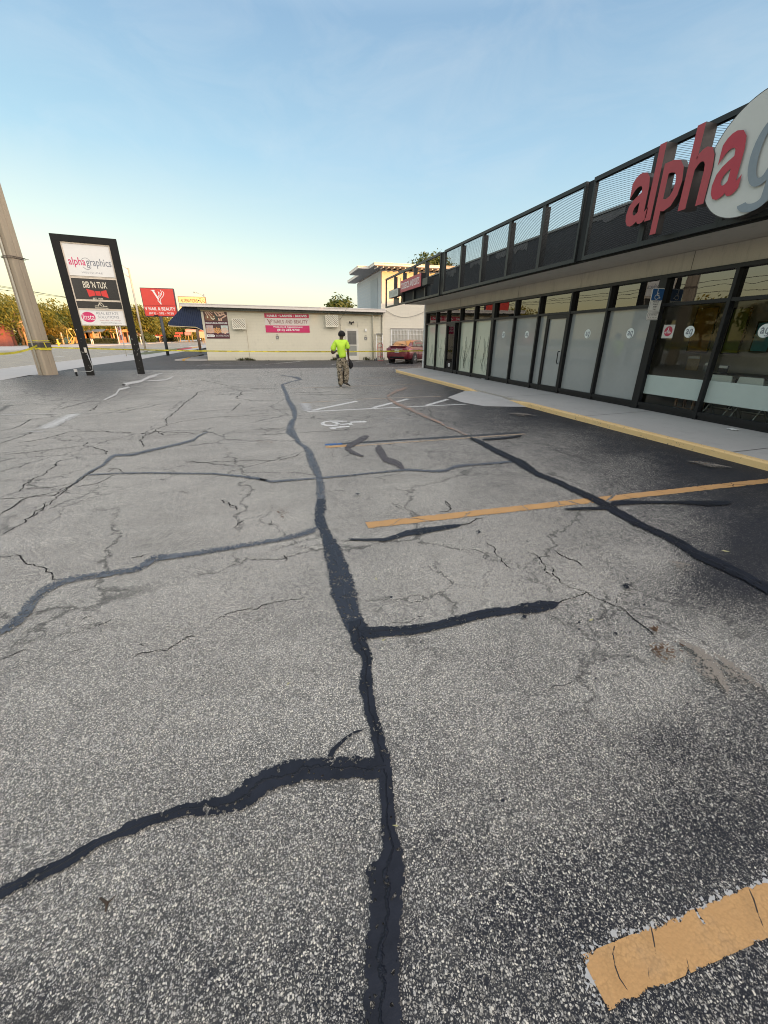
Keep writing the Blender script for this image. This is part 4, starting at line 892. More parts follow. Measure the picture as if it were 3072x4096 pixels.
# yellow fallen leaves
for k, (reg, x, y, w) in enumerate([(S3, 535, 938, 20), (S2, 798, 517, 18), (S5, 920, 745, 14), (S2, 243, 1190, 22), (S3, 1385, 500, 20), (S2, 848, 908, 16)]):
    p = G(*reg(x, y)); L = (p - EYEP).length * .0042; a = k * 1.3 + .2
    d = Vector((math.cos(a), math.sin(a), .05)) * L * 1.6; s = Vector((-math.sin(a), math.cos(a), .2)) * L * .5; p.z = .026
    where = ['near the end of the right side crack', 'above the junction of the main crack', 'lying on the wide near crack', 'left of the main crack', 'beyond the long black crack at right', 'just below the right crack branch'][k]
    top('fallen_leaf', MB().add([p - d, p - d * .3 + s, p + d, p - d * .3 - s], [(0, 1, 2, 3)]), M('pale_leaf', (.35, .33, .15), .6), 'small pale yellow leaf ' + where, 'leaf', 'fallen leaves on the lot')

tg = MB(); a, b = G(*S4(655, 1215)), G(*S4(690, 1305)); m_ = a.lerp(b, .5) + Vector((.012, 0, 0))
for q_ in (a, b, m_): q_.z = .012
tg.tube([a, m_, b], [.003, .005, .002], 5); tg.tube([m_, m_ + Vector((.02, .012, .004))], [.003, .001], 4)
top('twig', tg, M('twig_bark', (.05, .032, .02), .8), 'thin dark twig lying on the asphalt below the left crack', 'twig')
# ------------------------------------------------------------------ nail shop
P0 = Vector((-4.125, 33.816, 0)); UU = Vector((.98890, -.14855, 0)); NN = Vector((-.14855, -.98890, 0))
NW = Frame(P0, UU, NN); NROT = math.atan2(-UU.y, UU.x)
c2 = zoom(500, 1000, .42194); c3 = zoom(1000, 1000, .42194); c7 = zoom(1250, 1250, .15823); Fp = zoom(800, 1200, .12055); Gb = zoom(1040, 1240, .15672); Hh = zoom(1280, 1020, .19289); Cc = zoom(520, 1200, .19289); E_ = zoom(540, 1140, .19289); Az = zoom(0, 1150, .15672); Bz = zoom(240, 1280, .19289)
nail = thing('nail_shop', 'low cream block shop with flat roof and dark blue corrugated awning', 'building', P0)
M_nail = blockwall('cream_block', (.64, .60, .475), NROT, stain=.25)
M_fasc = M('roof_fascia_paint', (.72, .66, .60), .5, var=.08)
M_corr = M('corrugated_edge', (.14, .15, .13), .6, var=.2)
M_trim = M('tan_trim', (.60, .48, .30), .6)
def zr(a): return 3.70 - .017 * (a + 1.15)          # roof falls gently to the right
def slab(mb, a0, a1, o0, o1, t0, t1):
    return mb.hexa([NW.p(a0, zr(a0) + t0, o1), NW.p(a1, zr(a1) + t0, o1), NW.p(a1, zr(a1) + t0, o0), NW.p(a0, zr(a0) + t0, o0), NW.p(a0, zr(a0) + t1, o1), NW.p(a1, zr(a1) + t1, o1), NW.p(a1, zr(a1) + t1, o0), NW.p(a0, zr(a0) + t1, o0)])
MB().fbox(NW, 0, 12.62, 0, 3.2, -20, 0).build('wall', M_nail, nail)
slab(MB(), -1.15, 12.93, -20.3, .60, -.215, -.05).build('roof_fascia', M_fasc, nail)
slab(MB(), -1.18, 12.96, -20.3, .63, -.048, .0).build('roof_edge', M('drip_edge', (.74, .70, .66), .5), nail)
cr = MB(); vs = []; fs = []; k = 0; a = -.1
while a < 12.8:
    o_ = .30 + (.035 if k % 2 else 0); vs += [NW.p(a, zr(a) - .36, o_), NW.p(a, zr(a) - .217, o_)]
    if k: b = 2 * k; fs.append((b - 2, b, b + 1, b - 1))
    k += 1; a += .055
cr.add(vs, fs); cr.build('corrugated_deck', M_corr, nail)
slab(MB(), .0, 12.6, -.1, .295, -.36, -.352).build('soffit_board', M_corr, nail)
slab(MB(), -.02, 12.64, .002, .045, -.45, -.363).build('trim_board', M_trim, nail)
# awning on the road side
AW = [(-1.15, 3.50), (-2.33, 2.45), (-2.28, 2.30), (-.47, 2.23), (-.02, 2.0), (-.02, 3.36)]
M_blue = M('navy_corrugated_sheet', (.012, .026, .075), .45, var=.25, scale=2)
aw = MB().prism([NW.p(a, z, .02) for a, z in AW], -NN * .03)
aw.hexa([NW.p(-2.33, 2.45, .0), NW.p(-1.15, 3.50, .0), NW.p(-1.15, 3.50, -20), NW.p(-2.33, 2.45, -20), NW.p(-2.30, 2.42, .0), NW.p(-1.12, 3.47, .0), NW.p(-1.12, 3.47, -20), NW.p(-2.30, 2.42, -20)])
awn = aw.build('awning', M_blue, nail)
rb = MB()
def inter(a):
    zs = []
    for (a0, z0), (a1, z1) in zip(AW, AW[1:] + AW[:1]):
        if (a0 - a) * (a1 - a) < 0: zs.append(z0 + (z1 - z0) * (a - a0) / (a1 - a0))
    return min(zs), max(zs)
a = -2.2
while a < -.05:
    z0, z1 = inter(a); rb.prism([NW.p(a - .03, z0 + .012, .0205), NW.p(a - .012, z0 + .012, .048), NW.p(a + .012, z0 + .012, .048), NW.p(a + .03, z0 + .012, .0205)], (0, 0, z1 - z0 - .03)); a += .125
rb.build('rib', M_blue, awn)
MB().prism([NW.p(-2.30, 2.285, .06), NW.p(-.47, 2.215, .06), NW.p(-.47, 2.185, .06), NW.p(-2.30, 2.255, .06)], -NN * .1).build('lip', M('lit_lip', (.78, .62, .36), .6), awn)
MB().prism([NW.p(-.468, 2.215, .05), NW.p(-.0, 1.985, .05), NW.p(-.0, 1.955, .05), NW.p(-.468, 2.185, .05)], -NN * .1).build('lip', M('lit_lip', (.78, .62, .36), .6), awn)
MB().hexa([NW.p(-2.2, 2.25, -.02), NW.p(-.05, 2.0, -.02), NW.p(-.05, 2.0, -19), NW.p(-2.2, 2.25, -19), NW.p(-2.2, 2.27, -.02), NW.p(-.05, 2.02, -.02), NW.p(-.05, 2.02, -19), NW.p(-2.2, 2.27, -19)]).build('underside', M('awning_underside', (.30, .20, .12), .7), awn)
MB().fbox(NW, -2.2, -.001, .0, .09, -19, .35).build('entrance_slab', M_walk, nail)
# lattice covers over two wall units
def lattice(q0, q1, label):
    a0, z1 = NW.hit(*q0); a1, z0 = NW.hit(*q1); t = MB()
    lt = MB().fbox(NW, a0 + .06, a1 - .03, z0 + .06, z1 - .03, .005, .22).build('unit_box', M('unit_grey', (.13, .125, .11), .7), nail); lt['label'] = label
    s = MB(); W, H_ = a1 - a0, z1 - z0; sp = .125; w = .021; k = 0
    for sg in (1, -1):
        c = -H_ if sg == 1 else 0
        while c < W + (0 if sg == 1 else H_):
            # line a = c + sg * z, clipped to the panel
            pts = []
            for z in np.linspace(0, H_, 40):
                a = c + sg * z
                if 0 <= a <= W: pts.append((a, z))
            if len(pts) > 2:
                (xa, za), (xb, zb) = pts[0], pts[-1]; o_ = .262 if sg == 1 else .272; n_ = Vector((-(zb - za), xb - xa)).normalized() * w
                s.prism([NW.p(a0 + xa + n_.x, z0 + za + n_.y, o_), NW.p(a0 + xb + n_.x, z0 + zb + n_.y, o_), NW.p(a0 + xb - n_.x, z0 + zb - n_.y, o_), NW.p(a0 + xa - n_.x, z0 + za - n_.y, o_)], -NN * -.008)
            c += sp
    s.build('lattice', M('cream_plastic', (.72, .68, .56), .5), lt)
    rim_ = MB(); rim_.fbox(NW, a0 - .015, a0 + .025, z0, z1, .23, .284); rim_.fbox(NW, a1 - .025, a1 + .015, z0, z1, .23, .284); rim_.fbox(NW, a0 + .026, a1 - .026, z1 - .03, z1 + .005, .23, .284); rim_.fbox(NW, a0 + .026, a1 - .026, z0 - .01, z0 + .05, .23, .284)
    n = 6
    for k in range(n):
        c = a0 + W * (k + .5) / n; rim_.prism([NW.p(c + math.cos(t * .3927) * W / n * .45, z0 - .012 - math.sin(t * .3927) * .045, .28) for t in range(9)], -NN * -.004)
    rim_.build('scalloped_frame', M('cream_plastic', (.72, .68, .56), .5), lt)
lattice(Fp(1080, 620), Fp(1550, 950), 'left lattice cover beside the manicure poster'); lattice(c7(330, 65), c7(650, 355), 'right lattice cover near the back door')
# back door
da0, dz1 = NW.hit(*c7(830, 405)); da1, _ = NW.hit(*c7(1172, 1190))
fr = MB(); fr.fbox(NW, da0, da0 + .09, 0, dz1, .002, .05); fr.fbox(NW, da1 - .09, da1, 0, dz1, .002, .05); fr.fbox(NW, da0 + .091, da1 - .091, dz1 - .09, dz1, .002, .05)
M_scr = M('storm_door_paint', (.66, .63, .55), .5)
dr = MB(); x0, x1 = da0 + .092, da1 - .092
for b in ((x0, x0 + .045, .03, dz1 - .092), (x1 - .06, x1, .03, dz1 - .092)): dr.fbox(NW, b[0], b[1], b[2], b[3], .012, .04)
for z0, z1 in ((dz1 - .16, dz1 - .092), (1.03, 1.09), (.03, .32)): dr.fbox(NW, x0 + .046, x1 - .061, z0, z1, .012, .04)
door = dr.build('door', M_scr, nail); fr.build('frame', M_scr, door)
M_scn = M('dark_screen', (.16, .155, .14), .5, var=.1)
MB().fbox(NW, x0 + .046, x1 - .061, 1.091, dz1 - .161, .004, .022).build('screen', M_scn, door); MB().fbox(NW, x0 + .046, x1 - .061, .321, 1.029, .004, .022).build('screen', M('dusty_screen', (.27, .27, .24), .5), door)
pn = MB(); xm = (x0 + x1) / 2
for a0, a1 in ((x0 + .09, xm - .03), (xm + .02, x1 - .1)):
    for z0, z1 in ((1.72, 1.88), (1.14, 1.66)): pn.fbox(NW, a0, a1, z0, z1, .0225, .028)
pn.build('panel', M('screen_panel', (.125, .12, .11), .5), door)
la, lz = NW.hit(*c7(985, 255)); fl = MB()
fl.tube([NW.p(la, lz - .1, .02), NW.p(la, lz + .0, .1)], .05, 8)
fl.tube([NW.p(la - .02, lz, .1), NW.p(la - .14, lz + .02, .2)], [.03, .07], 10); fl.tube([NW.p(la + .02, lz, .1), NW.p(la + .15, lz + .02, .2)], [.03, .07], 10)
fl.build('floodlight', M('lamp_bronze', (.05, .045, .04), .5), nail)
ba, bz_ = NW.hit(*c7(1345, 445)); MB().fbox(NW, ba - .07, ba + .07, bz_ - .09, bz_ + .09, .002, .08).build('switch_box', WHITE, nail)
pa, pz = NW.hit(*c7(1525, 600)); pe, pze = NW.hit(*c7(1345, 42))
MB().tube([NW.p(pe, pze - .03, .10), NW.p(pe + .05, pze, .13), NW.p(pa - .12, pze + .0, .13), NW.p(pa - .04, pze - .03, .12), NW.p(pa, pze - .16, .08), NW.p(pa, .05, .08)], .055, 10).build('downspout', M('cream_pipe', (.60, .57, .46), .5), nail)
ca = NW.hit(*c7(700, 300))[0]; c0 = NW.hit(*c7(815, 0))
MB().tube([NW.p(c0[0] + .12, zr(c0[0]) + .03, .64), NW.p(c0[0] + .05, zr(c0[0]) - .22, .64), NW.p(c0[0], c0[1], .06), NW.p(ca, 2.78, .02), NW.p(ca, .6, .02)], .012, 6).build('cable', M('cable_grey', (.25, .24, .22), .6), nail)
MB().tube([NW.p(NW.hit(*c7(1122, 215))[0], 2.7, .02), NW.p(NW.hit(*c7(1145, 390))[0], 2.25, .02)], .008, 5).build('cable', M('cable_grey', (.25, .24, .22), .6), nail)
wa = NW.hit(*Fp(1540, 1000))[0]; MB().tube([NW.p(wa, 2.05, .012), NW.p(wa + .03, .05, .012)], .009, 5).build('cable', M('rust_line', (.36, .28, .18), .7), nail)
ga = NW.hit(*c3(1258, 650))[0]; MB().tube([NW.p(ga, 3.1, .02), NW.p(ga, .1, .02)], .03, 8).build('corner_conduit', M('cream_pipe', (.60, .57, .46), .5), nail)
# things fixed to the wall
def wall_poster(q):
    (a0, z1), (a1, z0) = NW.hit(*Fp(95, 338)), NW.hit(*Fp(1000, 1283)); a0 -= .0; W, H_ = a1 - a0, z1 - z0
    t = thing('manicure_poster', 'tall maroon manicure poster with photos of hands on the block wall', 'poster', NW.p(a0, z0, .01))
    MB().fbox(NW, a0, a1, z0, z1, .004, .012).build('sheet', M('poster_maroon', (.085, .02, .03), .5), t)
    def P(x, y, o=.0135): return NW.p(a0 + x * W, z1 - y * H_, o)
    def quad(name, x0, y0, x1, y1, m, o=.0135): return MB().add([P(x0, y0, o), P(x1, y0, o), P(x1, y1, o), P(x0, y1, o)], [(3, 2, 1, 0)]).build(name, m, t)
    SK1 = M('print_skin', (.62, .36, .24), .5, var=.25, scale=9); SK2 = M('print_skin_light', (.70, .46, .33), .5, var=.2, scale=9)
    quad('photo', .03, .02, .97, .37, M('print_brown', (.10, .055, .04), .5, var=.4, scale=4))
    m = MB(); st2.k = 0
    m.add([P(.27 + math.cos(t_ * .2618) * .24, .25 + math.sin(t_ * .2618) * .115, .0145) for t_ in range(24)], [list(range(24))]); m.build('basin', M('print_wood', (.22, .10, .05), .5), t)
    m = MB(); random.seed(5)
    for k in range(9):
        x, y = .15 + random.random() * .3, .20 + random.random() * .12; m.add([P(x + math.cos(t_ * .7854) * .032, y + math.sin(t_ * .7854) * .018, .0155 + k * .00005) for t_ in range(8)], [list(range(8))])
    m.build('flowers', M('print_white', (.72, .70, .52), .5), t)
    def fing(m, x, y, ang, L, w, n=4, spread=.16, o=.016):
        for k in range(n):
            a_ = ang + (k - (n - 1) / 2) * spread; dx, dy = math.cos(a_), math.sin(a_); L_ = L * (1 - .16 * abs(k - (n - 1) / 2)); bx, by = x - dy * w * (k - (n - 1) / 2) * 1.2, y + dx * w * .6 * (k - (n - 1) / 2) * 1.2
            st2.k += 1; oo = o + st2.k * .00004
            m.add([P(bx - dy * w / 2, by + dx * w * .3, oo), P(bx + dx * L_ - dy * w * .3, by + dy * L_ * .6 + dx * w * .2, oo), P(bx + dx * L_ + dy * w * .3, by + dy * L_ * .6 - dx * w * .2, oo), P(bx + dy * w / 2, by - dx * w * .3, oo)], [(0, 1, 2, 3)])
    m = MB(); fing(m, .16, .03, 1.0, .34, .05); fing(m, .55, .03, 1.0, .34, .07, 3); fing(m, .90, .12, 2.7, .30, .09, 3, .25); fing(m, .68, .36, -1.6, .18, .07, 2)
    m.build('hands', SK2, t)
    m = MB(); m.add([P(.45, .03, .0150), P(.58, .22, .0150), P(.60, .35, .0150), P(.48, .31, .0150)], [(0, 1, 2, 3)]); m.build('sleeve', M('print_dark_green', (.05, .065, .05), .5), t)
    for j, (x0, x1, bg) in enumerate(((.04, .33, (.45, .36, .34)), (.35, .65, (.08, .05, .04)), (.67, .97, (.50, .55, .50)))):
        quad('photo', x0, .525, x1, .805, M('print_bg%d' % j, bg, .5, var=.4, scale=6)); m = MB(); st2.k = 0
        fing(m, x0 + .08, .79, -1.35 + .1 * j, .36, .045, 4, .14); fing(m, x0 + .22, .79, -1.8 - .2 * j, .36, .045, 4, .14); m.build('hands', (SK1, M('print_orange', (.66, .33, .12), .5), SK2)[j], t)
    def txt(s, x0, x1, y0, y1, m=WHITE, o=.0142, **kw): q_ = MB(); letters(q_, s, NW, a0 + x0 * W, a0 + x1 * W, z1 - y1 * H_, z1 - y0 * H_, o, **kw); q_.build('lettering', m, t)
    txt('MANICURE & PEDICURE', .035, .965, .415, .475, bold=.02); txt('813 282 9730', .42, .95, .865, .895, bold=.01); txt('W Kennedy Blvd Tampa FL', .40, .97, .915, .935)
    MB().prism([NW.p(a0 + x * W, z1 - y * H_, .0145) for x, y in ((.01, .85), (.30, .85), (.345, .868), (.36, .895), (.345, .925), (.30, .94), (.01, .94))], -NN * .001).build('number_panel', WHITE, t)
    txt('4227A', .05, .31, .87, .92, M('poster_ink', (.08, .03, .03), .5), .016)
wall_poster(None)
def banner():
    (a0, z1), (a1, z0) = NW.hit(*Gb(105, 82)), NW.hit(*Gb(1266, 580)); a1 += .02; W, H_ = a1 - a0, z1 - z0
    t = thing('vinyl_banner', 'wide pink and white nails lashes brows banner on the block wall', 'banner', NW.p(a0, z0, .02))
    # three bands with a slight sag and ripple
    def band(name, f0, f1, m):
        mb = MB(); V = []; nx_, nz_ = 40, 5
        for j in range(nz_ + 1):
            for i_ in range(nx_ + 1):
                x = i_ / nx_; f = f0 + (f1 - f0) * j / nz_; sag = -.018 * math.sin(math.pi * x) * (1 - f) ; o_ = .014 + .006 * (1 + mnoise.noise(Vector((x * 6, f * 4, 1))))
                V.append(NW.p(a0 + W * x, z1 - H_ * f + sag, o_))
        mb.add(V, [(j * (nx_ + 1) + i_, (j + 1) * (nx_ + 1) + i_, (j + 1) * (nx_ + 1) + i_ + 1, j * (nx_ + 1) + i_ + 1) for j in range(nz_) for i_ in range(nx_)], True); return mb.build(name, m, t)
    band('top_band', 0, .235, CRIM); band('middle_band', .235, .62, M('banner_white', (.66, .60, .54), .55, var=.06)); band('bottom_band', .62, 1., MAG)
    def txt(s, x0, x1, y0, y1, m, **kw): q_ = MB(); letters(q_, s, NW, a0 + x0 * W, a0 + x1 * W, z1 - y1 * H_, z1 - y0 * H_, .0305, **kw); q_.build('lettering', m, t)
    txt('NAILS', .055, .275, .065, .19, WHITE, bold=.03); txt('LASHES', .345, .62, .065, .19, WHITE, bold=.03); txt('BROWS', .69, .95, .065, .19, WHITE, bold=.03)
    q_ = MB()
    for x in (.31, .655): q_.add([NW.p(a0 + x * W + math.cos(t_ * .7854) * .025, z1 - .13 * H_ + math.sin(t_ * .7854) * .025, .0305) for t_ in range(8)], [list(range(8))])
    q_.build('dots', WHITE, t)
    BR = M('banner_brown', (.24, .06, .06), .5); txt('NAILS', .20, .425, .335, .52, BR); txt('AND', .46, .615, .335, .52, BR); txt('BEAUTY', .655, .965, .335, .52, BR)
    v_mark(NW, a0 + .04 * W, a0 + .165 * W, z1 - .58 * H_, z1 - .29 * H_, .0305, BR, t)
    txt('Walk-ins & Appointment', .17, .84, .65, .775, WHITE, bold=.015); txt('(813) 282-9730', .26, .765, .80, .945, WHITE, bold=.025)
def v_mark(F, a0, a1, z0, z1, off, m, par):
    W, H_ = a1 - a0, z1 - z0; mb = MB(); st2.k = 0
    def c(x, y): return (a0 + x * W, z0 + y * H_)
    mb.add([F.p(*c(0, 1), off), F.p(*c(.32, 1), off), F.p(*c(.32, .965), off), F.p(*c(.25, .94), off), F.p(*c(.52, .42), off), F.p(*c(.42, .33), off), F.p(*c(.1, .94), off), F.p(*c(0, .965), off)], [list(range(8))])
    for P_, w in (([(.62, .0), (.5, .22), (.5, .42), (.66, .56), (.80, .72), (.82, .85), (.78, 1.)], .045), ([(.64, .0), (.6, .2), (.68, .40), (.88, .56), (1., .74), (.98, .86), (.90, .95)], .045), ([(.61, .0), (.42, .25), (.45, .48), (.6, .66), (.56, .9)], .04), ([(.62, .62), (.74, .74), (.6, .84)], .03)):
        st2(mb, F, [c(*p) for p in P_], w * W, off)
    mb.build('logo_mark', m, par)
banner()
def notice(q, label):
    a, z = NW.hit(*q); t = thing('notice_plate', label, 'notice', NW.p(a, z, .01), 'small towing notices on the block wall')
    MB().fbox(NW, a - .12, a + .12, z - .22, z + .22, .003, .008).build('plate', M('plate_white', (.62, .58, .46), .5), t)
    g = MB(); g.fbox(NW, a - .11, a + .11, z - .10, z + .07, .0085, .0095); g.build('dark_panel', M('plate_grey', (.12, .12, .115), .5), t)
    q_ = MB(); letters(q_, 'NOTICE', NW, a - .07, a + .07, z + .165, z + .2, .0095, bold=.02); letters(q_, 'PRIVATE PROPERTY', NW, a - .1, a + .1, z + .09, z + .125, .0095); letters(q_, 'TOW AWAY', NW, a - .1, a + .1, z - .165, z - .13, .0095); q_.build('lettering', INK, t)
    q_ = MB(); letters(q_, 'ONLY', NW, a - .07, a + .07, z - .05, z + .02, .0105); q_.build('lettering', WHITE, t)
notice(Gb(443, 695), 'small grey and white notice plate below the pink banner'); notice(c7(1345, 650), 'small grey and white notice plate beside the back door')
a, z = NW.hit(*Gb(325, 825)); top('paint_scrap', MB().fbox(NW, a - .03, a + .03, z - .012, z + .012, .002, .006), WHITE, 'tiny white tag on the wall left of the banner notice', 'tag')

# ------------------------------------------------------------------ two storey block behind
YB = 31.95; XB = 8.43
two = thing('two_storey_block', 'pale two storey block with wide flat eaves and a barred ground floor window', 'building', (XB, YB, 0))
M_two = blockwall('white_block', (.66, .62, .52), 0, stain=.15)
MB().box(XB + .002, 24, YB, 40.5, 0, 5.99).build('wall', M_two, two)
M_sid = M('blue_grey_siding', (.42, .46, .47), .6, var=.08)
M_eave = M('eave_paint', (.74, .70, .63), .5); M_soft = M('eave_soffit', (.13, .135, .14), .7)
sd = MB(); zt = 5.98
for k in range(12): z0 = 3.0 + k * .25; sd.add([(XB - .03, YB + .02, z0), (XB - .03, 40.48, z0), (XB - .012, 40.48, min(z0 + .247, zt)), (XB - .012, YB + .02, min(z0 + .247, zt))], [(0, 1, 2, 3)])
sd.build('siding', M_sid, two)
b1, b2 = PX(*Hh(1045, 545), XB - .05), PX(*Hh(1190, 470), XB - .05)
pnl = MB().box(XB - .055, XB - .031, min(b1.y, b2.y), max(b1.y, b2.y), 3.2, min(b1.z, b2.z)).build('boarded_door', M('vertical_boards', (.36, .41, .43), .6), two)
grv = MB(); y = min(b1.y, b2.y) + .1
while y < max(b1.y, b2.y) - .05: grv.box(XB - .0575, XB - .0552, y, y + .02, 3.21, min(b1.z, b2.z) - .01); y += .16
grv.build('board_groove', M('groove', (.2, .23, .24), .7), pnl)
XA = 7.68; YA = 31.0; XW = 6.86; YW0, YW1 = 32.6, 35.9
ev = MB(); ev.box(XA, 25, YA, 41.2, 6.10, 6.235); ev.box(XA - .03, 25, YA - .03, 41.2, 6.237, 6.27); ev.build('roof', M_eave, two)
ev = MB(); ev.box(XW, XA - .031, YW0, YW1, 6.09, 6.22); ev.box(XW - .03, XA - .032, YW0 - .03, YW1, 6.222, 6.25); ev.build('porch_eave', M_eave, two)
sf = MB(); sf.box(XA + .03, 24.9, YA + .03, YB - .002, 6.05, 6.098); sf.box(XA + .03, XB - .03, YB, 41.1, 6.05, 6.098); sf.box(XW + .03, XA + .028, YW0 + .03, YW1 - .03, 6.045, 6.088); sf.build('soffit', M_soft, two)
rf = MB(); x = XA + .2
while x < 20: rf.box(x, x + .06, YA + .05, YB - .04, 5.985, 6.049); x += .4
rf.build('rafter', M_eave, two)
MB().box(XB, 24, YB - .02, YB - .002, 5.86, 5.98).build('trim_board', M_eave, two)
# barred window
wl, wr = PY(*c3(1342, 752), YB - .05), PY(*c3(1642, 765), YB - .05); wm = PY(*c3(1505, 770), YB - .05); zt, zb = 2.13, .95
MB().box(wl.x, wr.x + 1.0, YB - .012, YB - .003, zb, zt).build('window', M('blind_behind_glass', (.42, .40, .34), .4, var=.15), two)
wf = MB()
for x in (wl.x, wm.x, wr.x + 1.0): wf.box(x - .05, x + .05, YB - .04, YB - .013, zb - .05, zt + .05)
wf.box(wl.x + .051, wr.x + .949, YB - .038, YB - .013, zt, zt + .05); wf.box(wl.x + .051, wr.x + .949, YB - .038, YB - .013, zb - .05, zb)
wfo = wf.build('window_frame', WHITE, two)
MB().box(wl.x - .08, wr.x + 1.1, YB - .10, YB - .0405, zt + .06, zt + .10).build('drip_cap', M('cap_grey', (.25, .24, .22), .5), two)
bars = MB(); x = wl.x + .1
while x < wr.x + .95: bars.tube([(x, YB - .085, zb), (x, YB - .085, zt)], .011, 6); x += .115
for z in (zb + .05, (zb + zt) / 2 + .25, zb + .42, zt - .06): bars.tube([(wl.x, YB - .105, z), (wr.x + .95, YB - .105, z)], .011, 6)
bars.build('security_bars', WHITE, two)
cw0, cw1 = PY(*zoom(1530, 1080, .1507)(100, 1070), YB - .05), PY(*zoom(1530, 1080, .1507)(1110, 1105), YB - .05)
MB().tube([cw0.lerp(cw1, u) - Vector((0, 0, .42 * 4 * u * (1 - u) * (1.15 - .3 * u))) for u in np.linspace(0, 1, 15)], .012, 5).build('sagging_cable', M('cable_grey', (.25, .24, .22), .6), two)
q = PY(*Hh(1300, 1085), YB - .03); MB().box(q.x - .12, q.x + .18, YB - .06, YB - .003, q.z - .1, q.z + .25).build('meter_box', M('meter_cream', (.62, .58, .48), .5), two)
yw = PY(*zoom(1500, 1000, .2411)(440, 470), YB - .03)
MB().box(yw.x - .05, yw.x + 1.2, YB - .05, YB - .003, yw.z - .9, yw.z + .05).build('upper_window', M('upper_shutter', (.70, .55, .30), .5), two)
# ladder, hand truck, broom by the downspout
LG = M('ladder_alloy', (.55, .54, .52), .4, metal=.5)
la0, la1 = NW.hit(*c3(1196, 800))[0], NW.hit(*c3(1248, 800))[0]; lb0, lb1 = NW.hit(*c3(1186, 1045))[0], NW.hit(*c3(1258, 1045))[0]
ld = thing('step_ladder', 'silver folding step ladder leaning closed against the block wall', 'ladder', NW.p((la0 + la1) / 2, 0, .25))
for s, aT, aB in ((0, la0, lb0), (1, la1, lb1)): MB().prism([NW.p(aB, 0.005, .50), NW.p(aB + .05, .005, .50), NW.p(aT + .05, 1.83, .12), NW.p(aT, 1.83, .12)], -NN * -.03).build('rail', LG, ld)
for k in range(6):
    u = (k + 1) / 7; a0 = lb0 + (la0 - lb0) * u + .05; a1 = lb1 + (la1 - lb1) * u; z = 1.83 * u; o_ = .50 - .38 * u
    MB().fbox(NW, a0, a1, z - .015, z + .015, o_ - .01, o_ + .06).build('step', LG, ld)
MB().fbox(NW, la0 - .01, la1 + .06, 1.80, 1.86, .06, .20).build('top_cap', M('ladder_cap', (.16, .16, .155), .6), ld)
ht = thing('hand_truck', 'red hand truck standing in front of the step ladder', 'hand truck', NW.p((la0 + la1) / 2 + .1, 0, .7))
RD = M('red_steel', (.38, .03, .045), .4); h0, h1 = NW.hit(*c3(1203, 900))[0], NW.hit(*c3(1250, 900))[0]
fr = MB()
for a in (h0, h1): fr.tube([NW.p(a, .10, .75), NW.p(a, 1.12, .60)], .016, 8)
fr.tube([NW.p(h0, 1.12, .60), NW.p((h0 + h1) / 2, 1.22, .585), NW.p(h1, 1.12, .60)], .016, 8)
for z in (.3, .6, .9): fr.tube([NW.p(h0, z, .75 - .15 * (z - .1)), NW.p(h1, z, .75 - .15 * (z - .1))], .012, 6)
fr.tube([NW.p((h0 + h1) / 2, .1, .755), NW.p((h0 + h1) / 2, .95, .63)], .012, 6); fr.build('frame', RD, ht)
MB().fbox(NW, h0 - .03, h1 + .03, .005, .018, .74, .98).build('toe_plate', RD, ht)
for a in (h0 - .09, h1 + .09): MB().tube([NW.p(a - .025, .11, .66), NW.p(a + .025, .11, .66)], .105, 14).build('wheel', RUBBER, ht)
MB().tube([NW.p(h0 - .1, .11, .66), NW.p(h1 + .1, .11, .66)], .012, 6).build('axle', STEEL, ht)
br_ = thing('push_broom', 'long handled broom leaning by the downspout', 'broom', NW.p(NW.hit(*c3(1182, 1040))[0], 0, .3)); ba = NW.hit(*c3(1183, 1040))[0]
MB().tube([NW.p(ba, .12, .35), NW.p(ba - .01, 1.85, .06)], .014, 6).build('handle', M('broom_handle', (.35, .33, .28), .5), br_); MB().fbox(NW, ba - .07, ba + .07, .0, .13, .30, .40).build('bristles', RUBBER, br_)
# weeds along the wall foot
wd = MB(); random.seed(11)
for (px_, n, hgt) in ((c3(30, 1043), 30, .16), (c3(160, 1046), 8, .05), (c3(815, 1035), 60, .3), (c3(780, 1043), 30, .12), (c3(1105, 1035), 40, .28), (c3(1130, 1043), 20, .1), (c2(1110, 1045), 50, .22), (c2(1170, 1045), 50, .25), (c2(1215, 1047), 20, .12)):
    a, _ = NW.hit(*px_)
    for k in range(n):
        b = NW.p(a + random.gauss(0, .12), 0, random.uniform(.02, .2)); h = hgt * random.uniform(.4, 1.1); d = Vector((random.uniform(-.5, .5), random.uniform(-.5, .3), 1)).normalized() * h; s = Vector((random.uniform(-1, 1), random.uniform(-1, 1), 0)).normalized() * .02
        wd.add([b - s * .4, b + s * .4, b + d * .6 + s, b + d, b + d * .6 - s], [(0, 1, 2, 3, 4)])
tag(wd.build('wall_weeds', leafmat('weed_leaf', (.05, .07, .02), (.11, .09, .04))), 'scrubby weeds growing along the foot of the block wall', 'weeds', kind='stuff')
